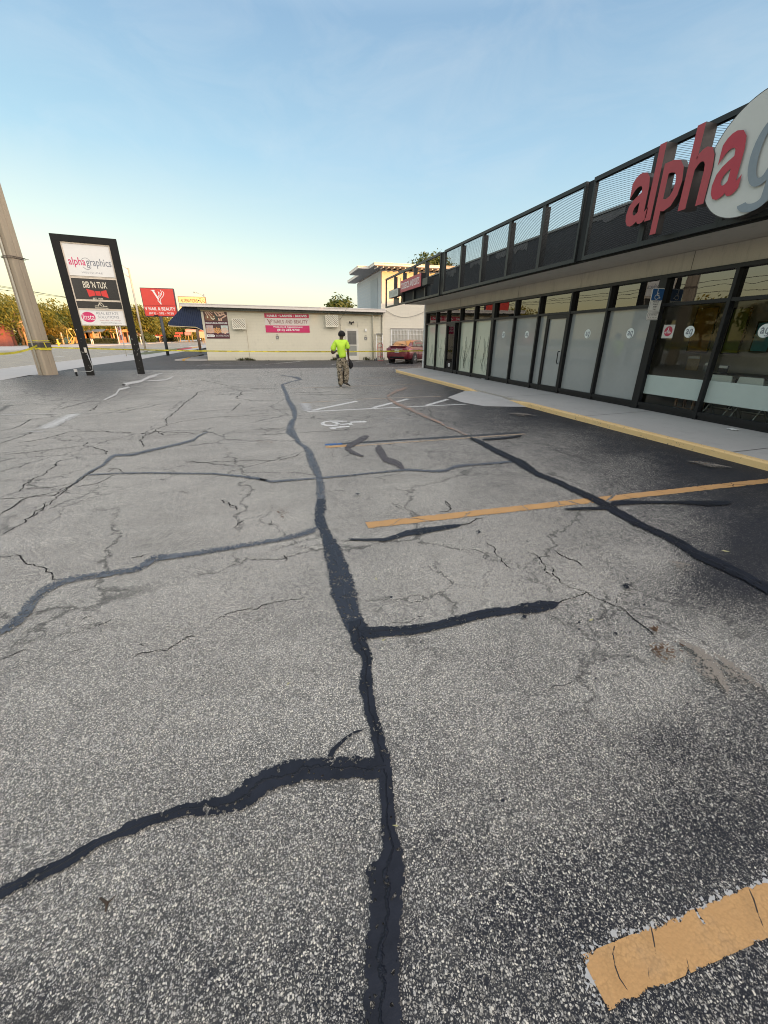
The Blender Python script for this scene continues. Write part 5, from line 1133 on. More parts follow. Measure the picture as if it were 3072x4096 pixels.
# wheel stops
def wheel_stop(pa_, pb_, mat, label):
    a, b = G(*pa_), G(*pb_); d = (b - a); L = d.length; d.normalize(); s = Vector((-d.y, d.x, 0)); mb = MB(); P_ = []
    pr = [(-.09, 0), (-.075, .10), (-.04, .125), (.04, .125), (.075, .10), (.09, 0)]
    mb.prism([a + s * x + Vector((0, 0, z + .003)) for x, z in pr], d * L); top('wheel_stop', mb, mat, label, 'wheel stop', 'concrete wheel stops', .01)
wheel_stop(Cc(1112, 1262), Cc(1240, 1222), M('yellow_concrete', (.52, .32, .10), .8, var=.25), 'yellow painted wheel stop at the front corner of the nail shop')
wheel_stop(Cc(1285, 1208), Cc(1420, 1172), M('mossy_concrete', (.24, .21, .15), .9, var=.35), 'mossy tan wheel stop behind the yellow one'); wheel_stop(Cc(1440, 1170), Cc(1515, 1150), M('dark_concrete', (.07, .07, .06), .9, var=.3), 'dark grey wheel stop farthest along the nail shop front')

# ------------------------------------------------------------------ pylon sign
class SignFrame(Frame):
    def p(s, a, z, off=0): return Frame.p(s, (a - .172) * .9262 + .14, z, off)
PS = SignFrame((-7.507, 21.476, 0), (1.889, .404, 0), (.404, -1.889, 0))
py_ = thing('pylon_sign', 'tall black pylon sign with four tenant panels on two square posts', 'sign', PS.p(1.06, 0, 0))
M_post = M('black_pylon_paint', (.008, .008, .0075), .6, var=.35, scale=3, spec=.25)
for a0, a1 in ((-.135, .165), (1.955, 2.265)): MB().fbox(PS, a0, a1, 0, 4.985, -.07, .15).build('post', M_post, py_)
MB().fbox(PS, -.135, 2.265, 4.986, 5.215, -.07, .15).build('top_beam', M_post, py_)
sc_ = MB(); random.seed(21)
for k in range(26):
    a = random.choice((random.uniform(-.1, .13), random.uniform(1.99, 2.24))); z = random.uniform(.1, 2.0); r_ = random.uniform(.008, .022); sc_.add([PS.p(a + math.cos(t * 1.2566) * r_ * random.uniform(.5, 1), z + math.sin(t * 1.2566) * r_ * random.uniform(.6, 1.5), .1512) for t in range(5)], [(0, 1, 2, 3, 4)])
sc_.build('scuffs', M('scuff_grey', (.35, .34, .32), .8), py_)
MB().fbox(PS, .172, 1.948, 2.0, 4.98, -.06, .05).build('cabinet', M('cabinet_back', (.3, .3, .28), .6), py_)
M_fr = M('aged_sign_frame', (.60, .52, .42), .6, var=.25, scale=8, spots=.5)
def panel(z0, z1, m, frame=True, w=.045):
    p = MB().fbox(PS, .172 + w, 1.948 - w, z0 + w, z1 - w, .052, .085).build('sign_panel', m, py_)
    f = MB(); f.fbox(PS, .172, .172 + w, z0, z1, .052, .11); f.fbox(PS, 1.948 - w, 1.948, z0, z1, .052, .11); f.fbox(PS, .172 + w, 1.948 - w, z1 - w, z1, .052, .108); f.fbox(PS, .172 + w, 1.948 - w, z0, z0 + w * .6, .052, .108); f.build('frame', M_fr, p); return p
def ptx(par, s, a0, a1, z0, z1, m, **kw): q_ = MB(); letters(q_, s, PS, a0, a1, z0, z1, .0865, **kw); q_.build('lettering', m, par)
LW = M('sign_white_face', (.70, .69, .66), .45, var=.05)
p1 = panel(3.785, 4.98, LW); ptx(p1, 'alpha', .29, .905, 4.115, 4.475, MAG, bold=.012); ptx(p1, 'graphics', .925, 1.86, 4.115, 4.475, GREYINK, bold=.006); ptx(p1, 'WESTSHORE', .68, 1.45, 3.925, 3.985, GREYINK, spacing=1.3)
q_ = MB(); st2.k = 0; st2(q_, PS, [(.93 + math.cos(R(t)) * .185, 4.27 + math.sin(R(t)) * .20) for t in range(35, 155, 8)], .014, .0868); st2(q_, PS, [(.93 + math.cos(R(t)) * .185, 4.27 + math.sin(R(t)) * .20) for t in range(215, 325, 8)], .016, .0868); q_.build('ring_mark', GREYINK, p1)
DK = M('sign_black_face', (.009, .0085, .008), .3, var=.3, scale=2); IV = M('sign_ivory', (.74, .68, .54), .5)
p2 = panel(2.945, 3.78, DK); ptx(p2, "BIB 'N TUX", .61, 1.50, 3.40, 3.645, IV, bold=.008)
q_ = MB(); RB = M('bow_red', (.60, .03, .025), .5)
for P_ in (((.69, 3.365), (.975, 3.30), (.985, 3.13), (.735, 3.08)), ((1.0, 3.295), (1.19, 3.295), (1.20, 3.125), (1.01, 3.135)), ((1.215, 3.29), (1.44, 3.35), (1.475, 3.045), (1.225, 3.13))): q_.add([PS.p(a, z, .0865) for a, z in P_], [(3, 2, 1, 0)])
q_.build('bow_tie', RB, p2); ptx(p2, 'EST. 1970', .86, 1.24, 2.975, 3.045, IV, bold=.01)
p3 = panel(2.622, 2.94, DK, w=.03); q_ = MB(); st2.k = 0
st2(q_, PS, [(.86, 2.735), (.95, 2.745), (1.02, 2.74)], .018, .0865); st2(q_, PS, [(1.16, 2.735), (1.25, 2.74), (1.33, 2.725)], .018, .0865); st2(q_, PS, [(1.0 + .1 * (1 - math.cos(R(t))), 2.735 + .12 * math.sin(R(t))) for t in range(0, 181, 20)], .014, .0865); st2(q_, PS, [(1.03, 2.86), (1.09, 2.87), (1.15, 2.86)], .012, .0865); st2(q_, PS, [(1.05, 2.82), (1.13, 2.74)], .02, .0865); st2(q_, PS, [(.86, 2.672), (1.36, 2.668)], .016, .0868)
q_.build('emblem', IV, p3)
p4 = panel(1.985, 2.617, LW, w=.035); MB().prism([PS.p(.51 + math.cos(t * .1745) * .265, 2.31 + math.sin(t * .1745) * .20, .0855) for t in range(36)], NN * .001).build('oval', MAG, p4)
q_ = MB(); letters(q_, 'Insta', PS, .29, .73, 2.21, 2.43, .0885, bold=-.004, shear=.15); q_.build('lettering', WHITE, p4)
ptx(p4, 'REAL ESTATE', .85, 1.70, 2.42, 2.515, GREYINK); ptx(p4, 'SOLUTIONS', .87, 1.70, 2.275, 2.375, GREYINK); ptx(p4, 'Invest | Buy | Sell | Manage', .92, 1.74, 2.165, 2.225, M('rose_ink', (.40, .10, .13), .5)); ptx(p4, 'InstaSouthTampa.com', .95, 1.75, 2.07, 2.13, GREYINK, bold=.01)
cd = MB(); cd.tube([PS.p(.10, 1.0, .17), PS.p(.145, .62, .19), PS.p(.19, .36, .20), PS.p(.17, .22, .20), PS.p(.05, .17, .2), PS.p(-.5, .20, .2)], .014, 6); cd.build('conduit', STEEL, py_)
MB().fbox(PS, .03, .13, .93, 1.13, .151, .20).build('switch_box', M('box_ivory', (.5, .47, .4), .6), py_)
sb = MB(); sb.fbox(PS, -.55, -.47, .0, .16, .17, .23); so = sb.build('stub_post', BLACK, py_); MB().fbox(PS, -.57, -.44, .162, .28, .15, .25).build('outlet_box', STEEL, so)

# ------------------------------------------------------------------ concrete utility pole and tape
pol = thing('utility_pole', 'thick square concrete utility pole leaning into view at the left edge', 'pole', (-9.2, 21.71, 0))
M_con = concrete('aged_pole_concrete', (.32, .265, .195), .16, .4, 1.0, .3, True)
bl, br2 = G(170, 1501), G(219, 1497); pu = (br2 - bl); pw = pu.length; pu.normalize(); pc = (bl + br2) / 2; PL = Frame(pc, pu, Vector((pu.y, -pu.x, 0)))
tw, hP = .185, 13.0; bw = pw / 2
pm = MB()
def ring(w, z):
    c = w * .2
    return [PL.p(-w, z, w - c), PL.p(-w + c, z, w), PL.p(-.035, z, w), PL.p(0, z, w - .02), PL.p(.035, z, w), PL.p(w - c, z, w), PL.p(w, z, w - c), PL.p(w, z, -w + c), PL.p(w - c, z, -w), PL.p(-w + c, z, -w), PL.p(-w, z, -w + c)]
A_, B_ = ring(bw, -.1), ring(tw, hP); n = len(A_); pm.add(A_ + B_, [(k, (k + 1) % n, n + (k + 1) % n, n + k) for k in range(n)] + [tuple(range(n, 2 * n))]); pm.build('shaft', M_con, pol)
MB().tube([PL.p(-bw - .03, .0, 0), PL.p(-tw - .08, hP, 0)], .035, 8).build('riser_conduit', M('pvc_conduit', (.58, .55, .46), .5), pol)
zs = PY(*zoom(0, 700, .22603)(270, 1450), 21.7).z; ws = bw + (tw - bw) * zs / hP + .02
stp = MB()
for dz in (0, .05): stp.tube([PL.p(-ws - .07, zs + dz, 0), PL.p(-ws, zs + dz, ws), PL.p(ws, zs + dz - .02, ws), PL.p(ws + .02, zs + dz, -ws), PL.p(-ws, zs + dz, -ws), PL.p(-ws - .07, zs + dz, 0)], .012, 5)
stp.tube([PL.p(ws, zs, ws), PL.p(ws + .13, zs + .01, ws)], .012, 5); stp.build('strap', M('rusty_strap', (.12, .09, .07), .6), pol)
YT = M('yellow_tape', (.58, .50, .03), .45, var=.2, scale=3)
def tape(name, pts, label, w=.029, txt=True, twist=None):
    t = thing(name, label, 'tape', pts[0]); mb = MB(); V = []
    n = len(pts)
    for k, p in enumerate(pts):
        tw_ = twist(k / (n - 1)) if twist else 0.; d = (pts[min(k + 1, n - 1)] - pts[max(k - 1, 0)]).normalized(); s = Vector((-d.y, d.x, 0)) * math.sin(tw_) * w + Vector((0, 0, 1)) * math.cos(tw_) * w; V += [p - s, p + s]
    mb.add(V, [(2 * k, 2 * k + 2, 2 * k + 3, 2 * k + 1) for k in range(n - 1)], True); o = mb.build('ribbon', YT, t)
    if txt:
        q_ = MB(); Lacc = 0; nxt = .3
        for k in range(n - 1):
            a, b = pts[k], pts[k + 1]; L = (b - a).length; u = (b - a).normalized()
            while nxt < Lacc + L:
                c = a.lerp(b, (nxt - Lacc) / L); F_ = Frame(c, Vector((u.x, u.y, 0)), Vector((u.y, -u.x, 0))); zz = lambda a_: 0
                letters(q_, 'CAUTION', F_, 0, .36, -.022, .022, .003)
                nxt += .55
            Lacc += L
        q_.build('lettering', INK, o)
    return t
pz0 = PY(*Az(980, 1400), 21.5).z; pz1 = PY(*Az(1050, 1560), 21.5).z
pA = PL.p(bw + .0, pz1 + .03, bw * .9); pB = Vector((XF - .05, 21.22, .96))
tape('caution_tape', [pA.lerp(pB, u) - Vector((0, 0, .10 * 4 * u * (1 - u))) for u in np.linspace(0, 1, 60)], 'yellow caution tape stretched from the pole across the lot to the mall corner', twist=lambda u: 1.1 * mnoise.noise(Vector((u * 7, 0, 0))))
pE = PY(*Az(-300, 1680), 17.0); pS = PL.p(-bw, pz0 - .12, bw * .8)
tape('caution_tape', [pS.lerp(pE, u) - Vector((0, 0, .12 * 4 * u * (1 - u))) for u in np.linspace(0, 1, 40)], 'yellow caution tape running from the pole out of view at the left edge', w=.036, twist=lambda u: .5 * mnoise.noise(Vector((u * 5, 3, 0))))
wr_ = thing('tape_wrap', 'crumpled yellow and black tape wound round the concrete pole', 'tape', PL.p(0, pz1, 0)); w_ = bw + .012
for z, h, m_ in ((pz1 + .0, .055, YT), (pz0 - .02, .035, YT), (pz0 + .05, .012, YT), ((pz0 + pz1) / 2, .10, M('black_tape', (.05, .045, .04), .5, var=.5, scale=8))):
    q_ = MB(); P_ = [(-w_, w_ * .8), (-w_ * .8, w_), (w_ * .8, w_), (w_, w_ * .8), (w_, -w_ * .8), (w_ * .8, -w_), (-w_ * .8, -w_), (-w_, -w_ * .8)]; V = []
    jj = [random.uniform(-.03, .03) for _ in P_]
    for (a, o_), j_ in zip(P_, jj): V += [PL.p(a, z - h + j_, o_), PL.p(a, z + h + j_, o_)]
    m8 = len(P_); q_.add(V, [(2 * k, 2 * ((k + 1) % m8), 2 * ((k + 1) % m8) + 1, 2 * k + 1) for k in range(m8)]); q_.build('wrap', m_, wr_); w_ += .004
q_ = MB(); q_.add([PL.p(-.06, pz0, w_ + .01), PL.p(-.02, pz0, w_ + .014), PL.p(.03, pz1, w_ + .014), PL.p(-.01, pz1, w_ + .01)], [(0, 1, 2, 3)]); q_.build('wrap', YT, wr_)
# ------------------------------------------------------------------ cars
def carpaint(name, col):
    m, t, b = newmat(name); P = t.pos()
    t.l.new(t.mix(t.math('MULTIPLY', t.noise(2., P, 4), .5), col, tuple(x * .75 for x in col)), b.inputs['Base Color'])
    b.inputs['Roughness'].default_value = .32; b.inputs['Metallic'].default_value = .25; b.inputs['Coat Weight'].default_value = 1.; b.inputs['Coat Roughness'].default_value = .04; return m
CGL = M('car_glass', (.02, .022, .025), .05, var=.05, spec=.9, coat=1.)
def loft(mb, secs, smooth=True, caps=True):
    n = len(secs[0]); vs = [p for s in secs for p in s]
    fs = [(k * n + j, k * n + (j + 1) % n, (k + 1) * n + (j + 1) % n, (k + 1) * n + j) for k in range(len(secs) - 1) for j in range(n)]
    mb.add(vs, fs, smooth)
    if caps: b = len(mb.v) - len(vs); mb.f += [[b + j for j in range(n)][::-1], [len(mb.v) - n + j for j in range(n)]]; mb.sm += [False, False]
def make_car(loc, heading, paint, label, group=None, plate=True, lights=False, z=0.003, detail=True):
    """sedan, rear axle centre at loc, pointing along heading"""
    h = Vector((heading[0], heading[1], 0)).normalized(); r = Vector((h.y, -h.x, 0)); o = Vector((loc[0], loc[1], z))
    def W(x, y, z_): return o + h * x + r * y + Vector((0, 0, z_))
    t = thing('parked_car' if not lights else 'moving_car', label, 'car', o, group)
    # lower body sections along the length: x, half width, sill z, belt z, deck z
    S = [(-.93, .58, .42, .70, .76), (-.91, .70, .36, .86, .93), (-.84, .78, .30, .93, 1.04), (-.70, .83, .26, .95, 1.075), (-.35, .875, .24, .95, 1.09), (.3, .88, .22, .95, 1.08), (1.2, .88, .21, .94, 1.05), (2.0, .88, .21, .92, 1.0), (2.6, .875, .22, .89, .97), (3.1, .85, .24, .84, .91), (3.45, .78, .27, .74, .80), (3.62, .64, .34, .60, .64)]
    secs = []
    for x, w, zs_, zb, zd in S:
        half = [(0, zs_), (w * .86, zs_), (w * .97, zs_ + .09), (w, (zs_ + zb) / 2 - .02), (w * .985, zb - .10), (w * .95, zb), (w * .80, zd - .02), (w * .45, zd), (0, zd + .012)]
        ring_ = [W(x, y, zz) for y, zz in half] + [W(x, -y, zz) for y, zz in half[1:-1][::-1]]; secs.append(ring_)
    mb = MB(); loft(mb, secs); body = mb.build('body', paint, t)
    # greenhouse
    gs_ = [(-.52, .72, 1.06, .70), (.02, .70, 1.30, .60), (.42, .69, 1.415, .55), (.95, .70, 1.455, .56), (1.45, .71, 1.45, .57), (1.85, .72, 1.40, .57), (2.35, .74, 1.17, .62), (2.72, .75, .97, .70)]
    secs = []
    for x, wb, zt_, wt in gs_:
        zb_ = 1.0 if x < 1.5 else .96; mid = zb_ + (zt_ - zb_) * .55
        half = [(wb + .02, zb_ - .04), (wb * .985, mid), (wt + .02, zt_ - .035), (wt * .75, zt_ + .0), (0, zt_ + .018)]
        secs.append([W(x, y, zz) for y, zz in half] + [W(x, -y, zz) for y, zz in half[:-1][::-1]])
    mb = MB(); loft(mb, secs); mb.build('roof', paint, t)
    def pane(name, pts, side=None):
        mb = MB(); mb.add([W(*p) for p in pts], [list(range(len(pts)))]); return mb.build(name, CGL, t)
    pane('rear_window', [(-.505, -.60, 1.09), (-.505, .60, 1.09), (-.02, .535, 1.325), (.33, .485, 1.425), (.33, -.485, 1.425), (-.02, -.535, 1.325)])
    pane('windscreen', [(2.70, .62, 1.03), (2.70, -.62, 1.03), (1.90, -.50, 1.40), (1.90, .50, 1.40)])
    for s in (-1, 1):
        pane('side_window', [(-.05, s * .725, 1.06), (.55, s * .742, 1.05), (.58, s * .63, 1.37), (.40, s * .622, 1.37), (.12, s * .675, 1.27)])
        pane('side_window', [(.64, s * .744, 1.05), (1.40, s * .755, 1.04), (1.36, s * .635, 1.385), (.66, s * .625, 1.385)])
        pane('side_window', [(1.48, s * .758, 1.04), (2.36, s * .772, 1.03), (1.86, s * .66, 1.33), (1.44, s * .637, 1.385)])
        if detail:
            for x in (.72, 1.62): MB().tube([W(x, s * .872, .86), W(x + .1, s * .885, .865), W(x + .2, s * .872, .86)], .014, 6).build('door_handle', paint, t)
            MB().obox(W(2.15, s * .93, 1.02), .12, .18, .11, math.atan2(h.y, h.x)).build('wing_mirror', paint, t)
            ln = MB()
            for x in (.60, 1.44): ln.tube([W(x, s * .886, .35), W(x, s * .893, .60), W(x, s * .878, .90)], .005, 4)
            ln.build('door_gap', BLACK, body)
    for x in (0, 2.70):
        for s in (-1, 1):
            MB().tube([W(x, s * .70, .315), W(x, s * .892, .315)], .385, 20).build('wheel_arch', RUBBER, t)
            wh = MB(); wh.tube([W(x, s * .695, .315), W(x, s * .72, .315), W(x, s * .885, .315), W(x, s * .900, .315)], [.29, .315, .315, .29], 22); wo = wh.build('wheel', RUBBER, t)
            MB().tube([W(x, s * .890, .315), W(x, s * .904, .315)], [.20, .19], 16).build('rim', M('dark_alloy', (.10, .10, .10), .4, metal=.6), wo)
            sp_ = MB()
            for k in range(5): a = 2 * math.pi * k / 5; sp_.tube([W(x, s * .909, .315), W(x + math.cos(a) * .18, s * .906, .315 + math.sin(a) * .18)], .02, 5)
            sp_.build('spokes', M('alloy', (.30, .30, .30), .4, metal=.6), wo)
    TL = M('tail_lamp_red', (.40, .02, .02), .15, coat=1.); HLm = lamp_mat('headlamp_on', (1, .97, .9), 60.) if lights else M('headlamp_lens', (.6, .62, .62), .1, coat=1.)
    for s in (-1, 1):
        MB().prism([W(-.915, s * .40, .80), W(-.93, s * .42, .91), W(-.80, s * .81, .945), W(-.55, s * .868, .93), W(-.60, s * .875, .86), W(-.86, s * .80, .80)], h * -.0 + Vector((0, 0, .001)) - h * .012 + r * s * .008).build('tail_lamp', TL, t)
        MB().tube([W(3.46, s * .56, .66), W(3.54, s * .56, .66)], .12 if lights else .09, 10).build('headlamp', HLm, t)
    if detail:
        MB().obox(W(-.935, 0, .865), .03, .78, .035, math.atan2(h.y, h.x)).build('chrome_strip', M('chrome', (.6, .6, .6), .12, metal=1., var=.05), t)
        MB().prism([W(-.86, -.66, .46), W(-.86, .66, .46), W(-.92, .60, .46), W(-.975, .35, .46), W(-.975, -.35, .46), W(-.92, -.60, .46)], (0, 0, .22)).build('bumper', paint, t, )
        MB().obox(W(-.955, 0, .40), .03, 1.0, .09, math.atan2(h.y, h.x)).build('lower_valance', BLACK, t)
        MB().prism([W(-.60, -.62, 1.085), W(-.60, .62, 1.085), W(-.93, .56, 1.06), W(-.93, -.56, 1.06)], (0, 0, .025)).build('boot_lip', paint, t)
    if plate:
        PF_ = Frame(W(-.948, 0, 0), r, -h); po = MB().fbox(PF_, -.155, .155, .70, .855, 0, .012).build('licence_plate', M('plate_face', (.62, .66, .66), .4), t)
        q_ = MB(); letters(q_, 'LPV B01', PF_, -.12, .12, .745, .81, .0135, bold=.01); q_.build('lettering', M('plate_ink', (.05, .12, .16), .5), po)
        MB().tube([W(-.952, 0, .925), W(-.962, 0, .925)], .035, 12).build('badge', M('chrome', (.6, .6, .6), .12, metal=1., var=.05), t)
    return t
make_car((8.78, 27.75), (.66, .75), carpaint('maroon_paint', (.16, .006, .018)), 'dark red sedan parked beside the block wall behind the mall corner')
# cars far up the road
def far_at(px, Y): p = PY(px, 1353, Y); return (p.x, Y)
make_car(far_at(618, 185), (1, .25), carpaint('white_car_paint', (.6, .56, .52)), 'pale car parked across the road left of the far orange pole', plate=False, detail=False)
make_car(far_at(632, 178), (1, .1), carpaint('black_car_paint', (.02, .02, .022)), 'black car parked beside the pale car across the road', plate=False, detail=False)
make_car(far_at(676, 182), (1, .2), carpaint('grey_car_paint', (.08, .09, .10)), 'dark grey car parked right of the red sign post across the road', plate=False, detail=False)
make_car((PY(793, 1356, 205).x, 208), (.1, -1), carpaint('dark_oncoming_paint', (.03, .03, .035)), 'oncoming car with both headlights lit far up the road', plate=False, lights=True, z=-.1, detail=False)

# ------------------------------------------------------------------ person
def skin_mesh(name, nodes, edges, mat, parent, off, rot, sub=2):
    keys = list(nodes); ix = {k: i_ for i_, k in enumerate(keys)}
    me = bpy.data.meshes.new(name); me.from_pydata([rot @ Vector(nodes[k][:3]) + off - wloc(parent) for k in keys], [(ix[a], ix[b]) for a, b in edges], [])
    o = bpy.data.objects.new(name, me); COL.objects.link(o)
    md = o.modifiers.new('skin', 'SKIN'); md.use_smooth_shade = True; sv = me.skin_vertices[0].data
    for k in keys:
        r_ = nodes[k][3]; sv[ix[k]].radius = r_ if isinstance(r_, tuple) else (r_, r_)
    sv[0].use_root = True
    s2 = o.modifiers.new('sub', 'SUBSURF'); s2.levels = sub; s2.render_levels = sub
    nm = bpy.data.meshes.new_from_object(o.evaluated_get(bpy.context.evaluated_depsgraph_get()))
    bpy.data.objects.remove(o)
    nm.materials.clear(); nm.materials.append(mat); nm.name = name
    for p in nm.polygons: p.use_smooth = True
    o = bpy.data.objects.new(name, nm); COL.objects.link(o); o.parent = parent; return o
PB = Vector((2.40, 14.30, .003)); PR = Matrix.Rotation(R(-9.5), 3, 'Z')
per = thing('person', 'person in lime green t-shirt and camouflage trousers walking away across the lot', 'person', PB)
K = M('dark_skin', (.07, .036, .023), .5, var=.1)
def limb(n, pts, nodes, edges, start=None):
    prev = start
    for i_, p in enumerate(pts):
        k = '%s%d' % (n, i_); nodes[k] = p
        if prev: edges.append((prev, k))
        prev = k
    return prev
nd = {'pelvis': (-.01, 0, .93, .11)}; ed = []
limb('sp', [(-.01, .01, 1.08, .11), (.0, .02, 1.25, .13), (.0, .02, 1.38, .12), (.01, .02, 1.47, .06), (.015, .03, 1.54, .052)], nd, ed, 'pelvis')
limb('hd', [(.025, .045, 1.60, .075), (.03, .055, 1.655, .088), (.03, .05, 1.71, .078)], nd, ed, 'sp4')
limb('ns', [(.055, .135, 1.625, .018), (.06, .155, 1.615, .012)], nd, ed, 'hd0')
limb('er', [(.115, .045, 1.63, .018)], nd, ed, 'hd1'); limb('el', [(-.06, .06, 1.63, .018)], nd, ed, 'hd1')
# left arm: elbow out, forearm brought forward to the phone; right arm hangs
e = limb('la', [(-.18, .02, 1.41, .062), (-.27, .0, 1.25, .052), (-.305, -.01, 1.09, .046), (-.26, .13, 1.09, .042), (-.20, .23, 1.12, .032), (-.18, .275, 1.135, .034)], nd, ed, 'sp2')
for k, (dx, dz, l) in enumerate(((-.03, .012, .075), (-.012, .018, .085), (.006, .016, .08), (.022, .006, .065))): limb('lf%d' % k, [(-.18 + dx, .30, 1.135 + dz, .010), (-.18 + dx + .01, .30 + l * .6, 1.14 + dz, .009), (-.17 + dx + .02, .30 + l * .8, 1.16 + dz, .008)], nd, ed, e)
limb('lt', [(-.145, .275, 1.15, .011), (-.13, .31, 1.165, .009)], nd, ed, 'la5')
e = limb('ra', [(.165, .02, 1.42, .062), (.20, .01, 1.27, .052), (.215, .01, 1.15, .045), (.225, .05, 1.02, .038), (.23, .07, .91, .030), (.235, .075, .86, .034)], nd, ed, 'sp2')
for k, (dy, l) in enumerate(((-.028, .07), (-.01, .082), (.008, .08), (.025, .066))): limb('rf%d' % k, [(.238, .075 + dy, .82, .010), (.235, .075 + dy, .82 - l * .55, .009), (.22, .075 + dy, .82 - l * .8, .008)], nd, ed, e)
limb('rt', [(.215, .10, .845, .011), (.21, .12, .815, .009)], nd, ed, 'ra5')
limb('ll', [(-.085, 0, .86, .085), (-.065, .0, .5, .058), (-.055, -.01, .10, .042)], nd, ed, 'pelvis'); limb('rl', [(.09, .0, .86, .085), (.15, .05, .5, .058), (.085, -.03, .14, .042)], nd, ed, 'pelvis')
skin_mesh('body', nd, ed, K, per, PB, PR)
# hair cap
hr = MB(); hc_ = PR @ Vector((.028, .045, 1.655)) + PB; V = []; F = []; nu, nv = 16, 9
random.seed(4)
for j in range(nv + 1):
    for i_ in range(nu):
        th = math.pi * .66 * j / nv; ph = 2 * math.pi * i_ / nu; rr = .122 + .006 * mnoise.noise(Vector((ph * 3, th * 5, 0)))
        V.append(hc_ + Vector((math.sin(th) * math.cos(ph) * rr * .98, math.sin(th) * math.sin(ph) * rr * 1.02 - .006, math.cos(th) * rr * .92)))
hr.add(V, [(j * nu + i_, j * nu + (i_ + 1) % nu, (j + 1) * nu + (i_ + 1) % nu, (j + 1) * nu + i_) for j in range(nv) for i_ in range(nu)], True); hr.build('hair', M('black_hair', (.008, .007, .007), .9, bump=1., bscale=160), per)
LIME = M('lime_tshirt', (.48, .74, .05), .75, var=.12, scale=6, bump=.35, bscale=22)
sh_n = {'c0': (.035, .0, .92, (.165, .125))}; sh_e = []
limb('c', [(.02, .0, 1.0, (.165, .125)), (.005, .0, 1.12, (.158, .125)), (.0, .005, 1.25, (.165, .132)), (.0, .01, 1.37, (.16, .12)), (.008, .02, 1.455, (.085, .075))], sh_n, sh_e, None)
sh_n.pop('c0'); sh_n = {k: v for k, v in [('c0', (.035, .0, .925, (.19, .14)))]}; sh_e = []
limb('t', [(.02, .0, 1.02, (.19, .142)), (.005, .0, 1.13, (.19, .145)), (.0, .005, 1.26, (.205, .15)), (.0, .01, 1.37, (.185, .13)), (.008, .02, 1.475, (.08, .07))], sh_n, sh_e, 'c0')
limb('sl', [(-.165, .015, 1.405, .10), (-.245, .005, 1.28, .10), (-.295, -.005, 1.14, .098)], sh_n, sh_e, 't3'); limb('sr', [(.16, .015, 1.415, .096), (.205, .01, 1.30, .092), (.225, .01, 1.20, .086)], sh_n, sh_e, 't3')
skin_mesh('tshirt', sh_n, sh_e, LIME, per, PB, PR)
def camo():
    m, t, b = newmat('camouflage_cloth'); P = t.pos(); n1 = t.noise(9., P, 4, .6, 1.2); n2 = t.noise(13., t.node('ShaderNodeVectorMath', operation='ADD', inp={0: P, 1: (7, 3, 1)}).outputs[0], 4, .6, 1.)
    c = t.ramp(n1, [(.0, (.02, .017, .012)), (.43, (.13, .105, .07)), (.50, (.28, .235, .165)), (.58, (.07, .058, .035))], 'CONSTANT'); k = t.ramp(n2, [(.0, (0, 0, 0)), (.58, (1, 1, 1))], 'CONSTANT')
    t.l.new(t.mix(k, c, (.40, .35, .28)), b.inputs['Base Color']); b.inputs['Roughness'].default_value = .9; return m
CAMO = camo()
pn_n = {'w0': (-.01, 0, .985, (.18, .13))}; pn_e = []
limb('h', [(-.005, .0, .88, (.195, .145))], pn_n, pn_e, 'w0')
limb('pl', [(-.088, .0, .76, .124), (-.072, .005, .5, .102), (-.064, -.005, .25, .096), (-.058, -.01, .055, .092)], pn_n, pn_e, 'h0'); limb('pr', [(.10, .01, .76, .126), (.155, .06, .5, .105), (.13, .02, .27, .094), (.105, -.02, .125, .088)], pn_n, pn_e, 'h0')
skin_mesh('trousers', pn_n, pn_e, CAMO, per, PB, PR)
wb = MB(); V = []; 
for z_ in (.965, 1.045):
    for k in range(20): a = 2 * math.pi * k / 20; V.append(PR @ Vector((-.012 + math.cos(a) * .163, math.sin(a) * .126, z_ + (.02 if z_ < 1 else -.0) * math.cos(a))) + PB)
wb.add(V, [(k, (k + 1) % 20, 20 + (k + 1) % 20, 20 + k) for k in range(20)], True); wb.build('waistband', M('black_shorts', (.02, .02, .025), .7), per)
SHO = M('dark_shoe', (.03, .026, .022), .6); SOL = M('pale_sole', (.45, .42, .36), .7)
def shoe(heel, toe, lift):
    a = PR @ Vector(heel) + PB; b = PR @ Vector(toe) + PB; d = b - a; d2 = d.normalized(); s = Vector((-d2.y, d2.x, 0)).normalized(); u = s.cross(d2) * -1
    if u.z < 0: u = -u
    secs = []; sol = []
    for f, w, h in ((0, .030, .075), (.15, .040, .095), (.35, .040, .10), (.6, .047, .065), (.85, .044, .045), (1., .022, .028)):
        c = a + d * f
        secs.append([c + s * (w * math.cos(t)) + u * (.022 + max(0, math.sin(t)) * h if math.sin(t) > 0 else .022) for t in [2 * math.pi * k / 10 for k in range(10)]])
        sol.append([c + s * w * 1.06 + u * .0, c + s * w * 1.06 + u * .024, c - s * w * 1.06 + u * .024, c - s * w * 1.06])
    mb = MB(); loft(mb, secs); o = mb.build('shoe', SHO, per); mb = MB(); loft(mb, sol, False); mb.build('sole', SOL, o)
shoe((-.055, -.06, .0), (-.075, .20, .0), 0); shoe((.055, -.045, .085), (.255, .05, .0), 0)
bg = thing('black_jacket', 'black jacket or bag bundled in the right hand of the walking person', 'jacket', PR @ Vector((.30, .1, .5)) + PB)
JK = M('black_cloth', (.010, .010, .012), .8, bump=.5, bscale=25)
skin_mesh('cloth', {'a': (.235, .09, .92, .03), 'b': (.27, .10, .84, .05), 'c': (.30, .11, .75, .075), 'd': (.315, .12, .66, .07), 'e': (.27, .12, .575, .035), 'f': (.36, .13, .76, .045)}, [('a', 'b'), ('b', 'c'), ('c', 'd'), ('d', 'e'), ('c', 'f')], JK, bg, PB, PR, 1)
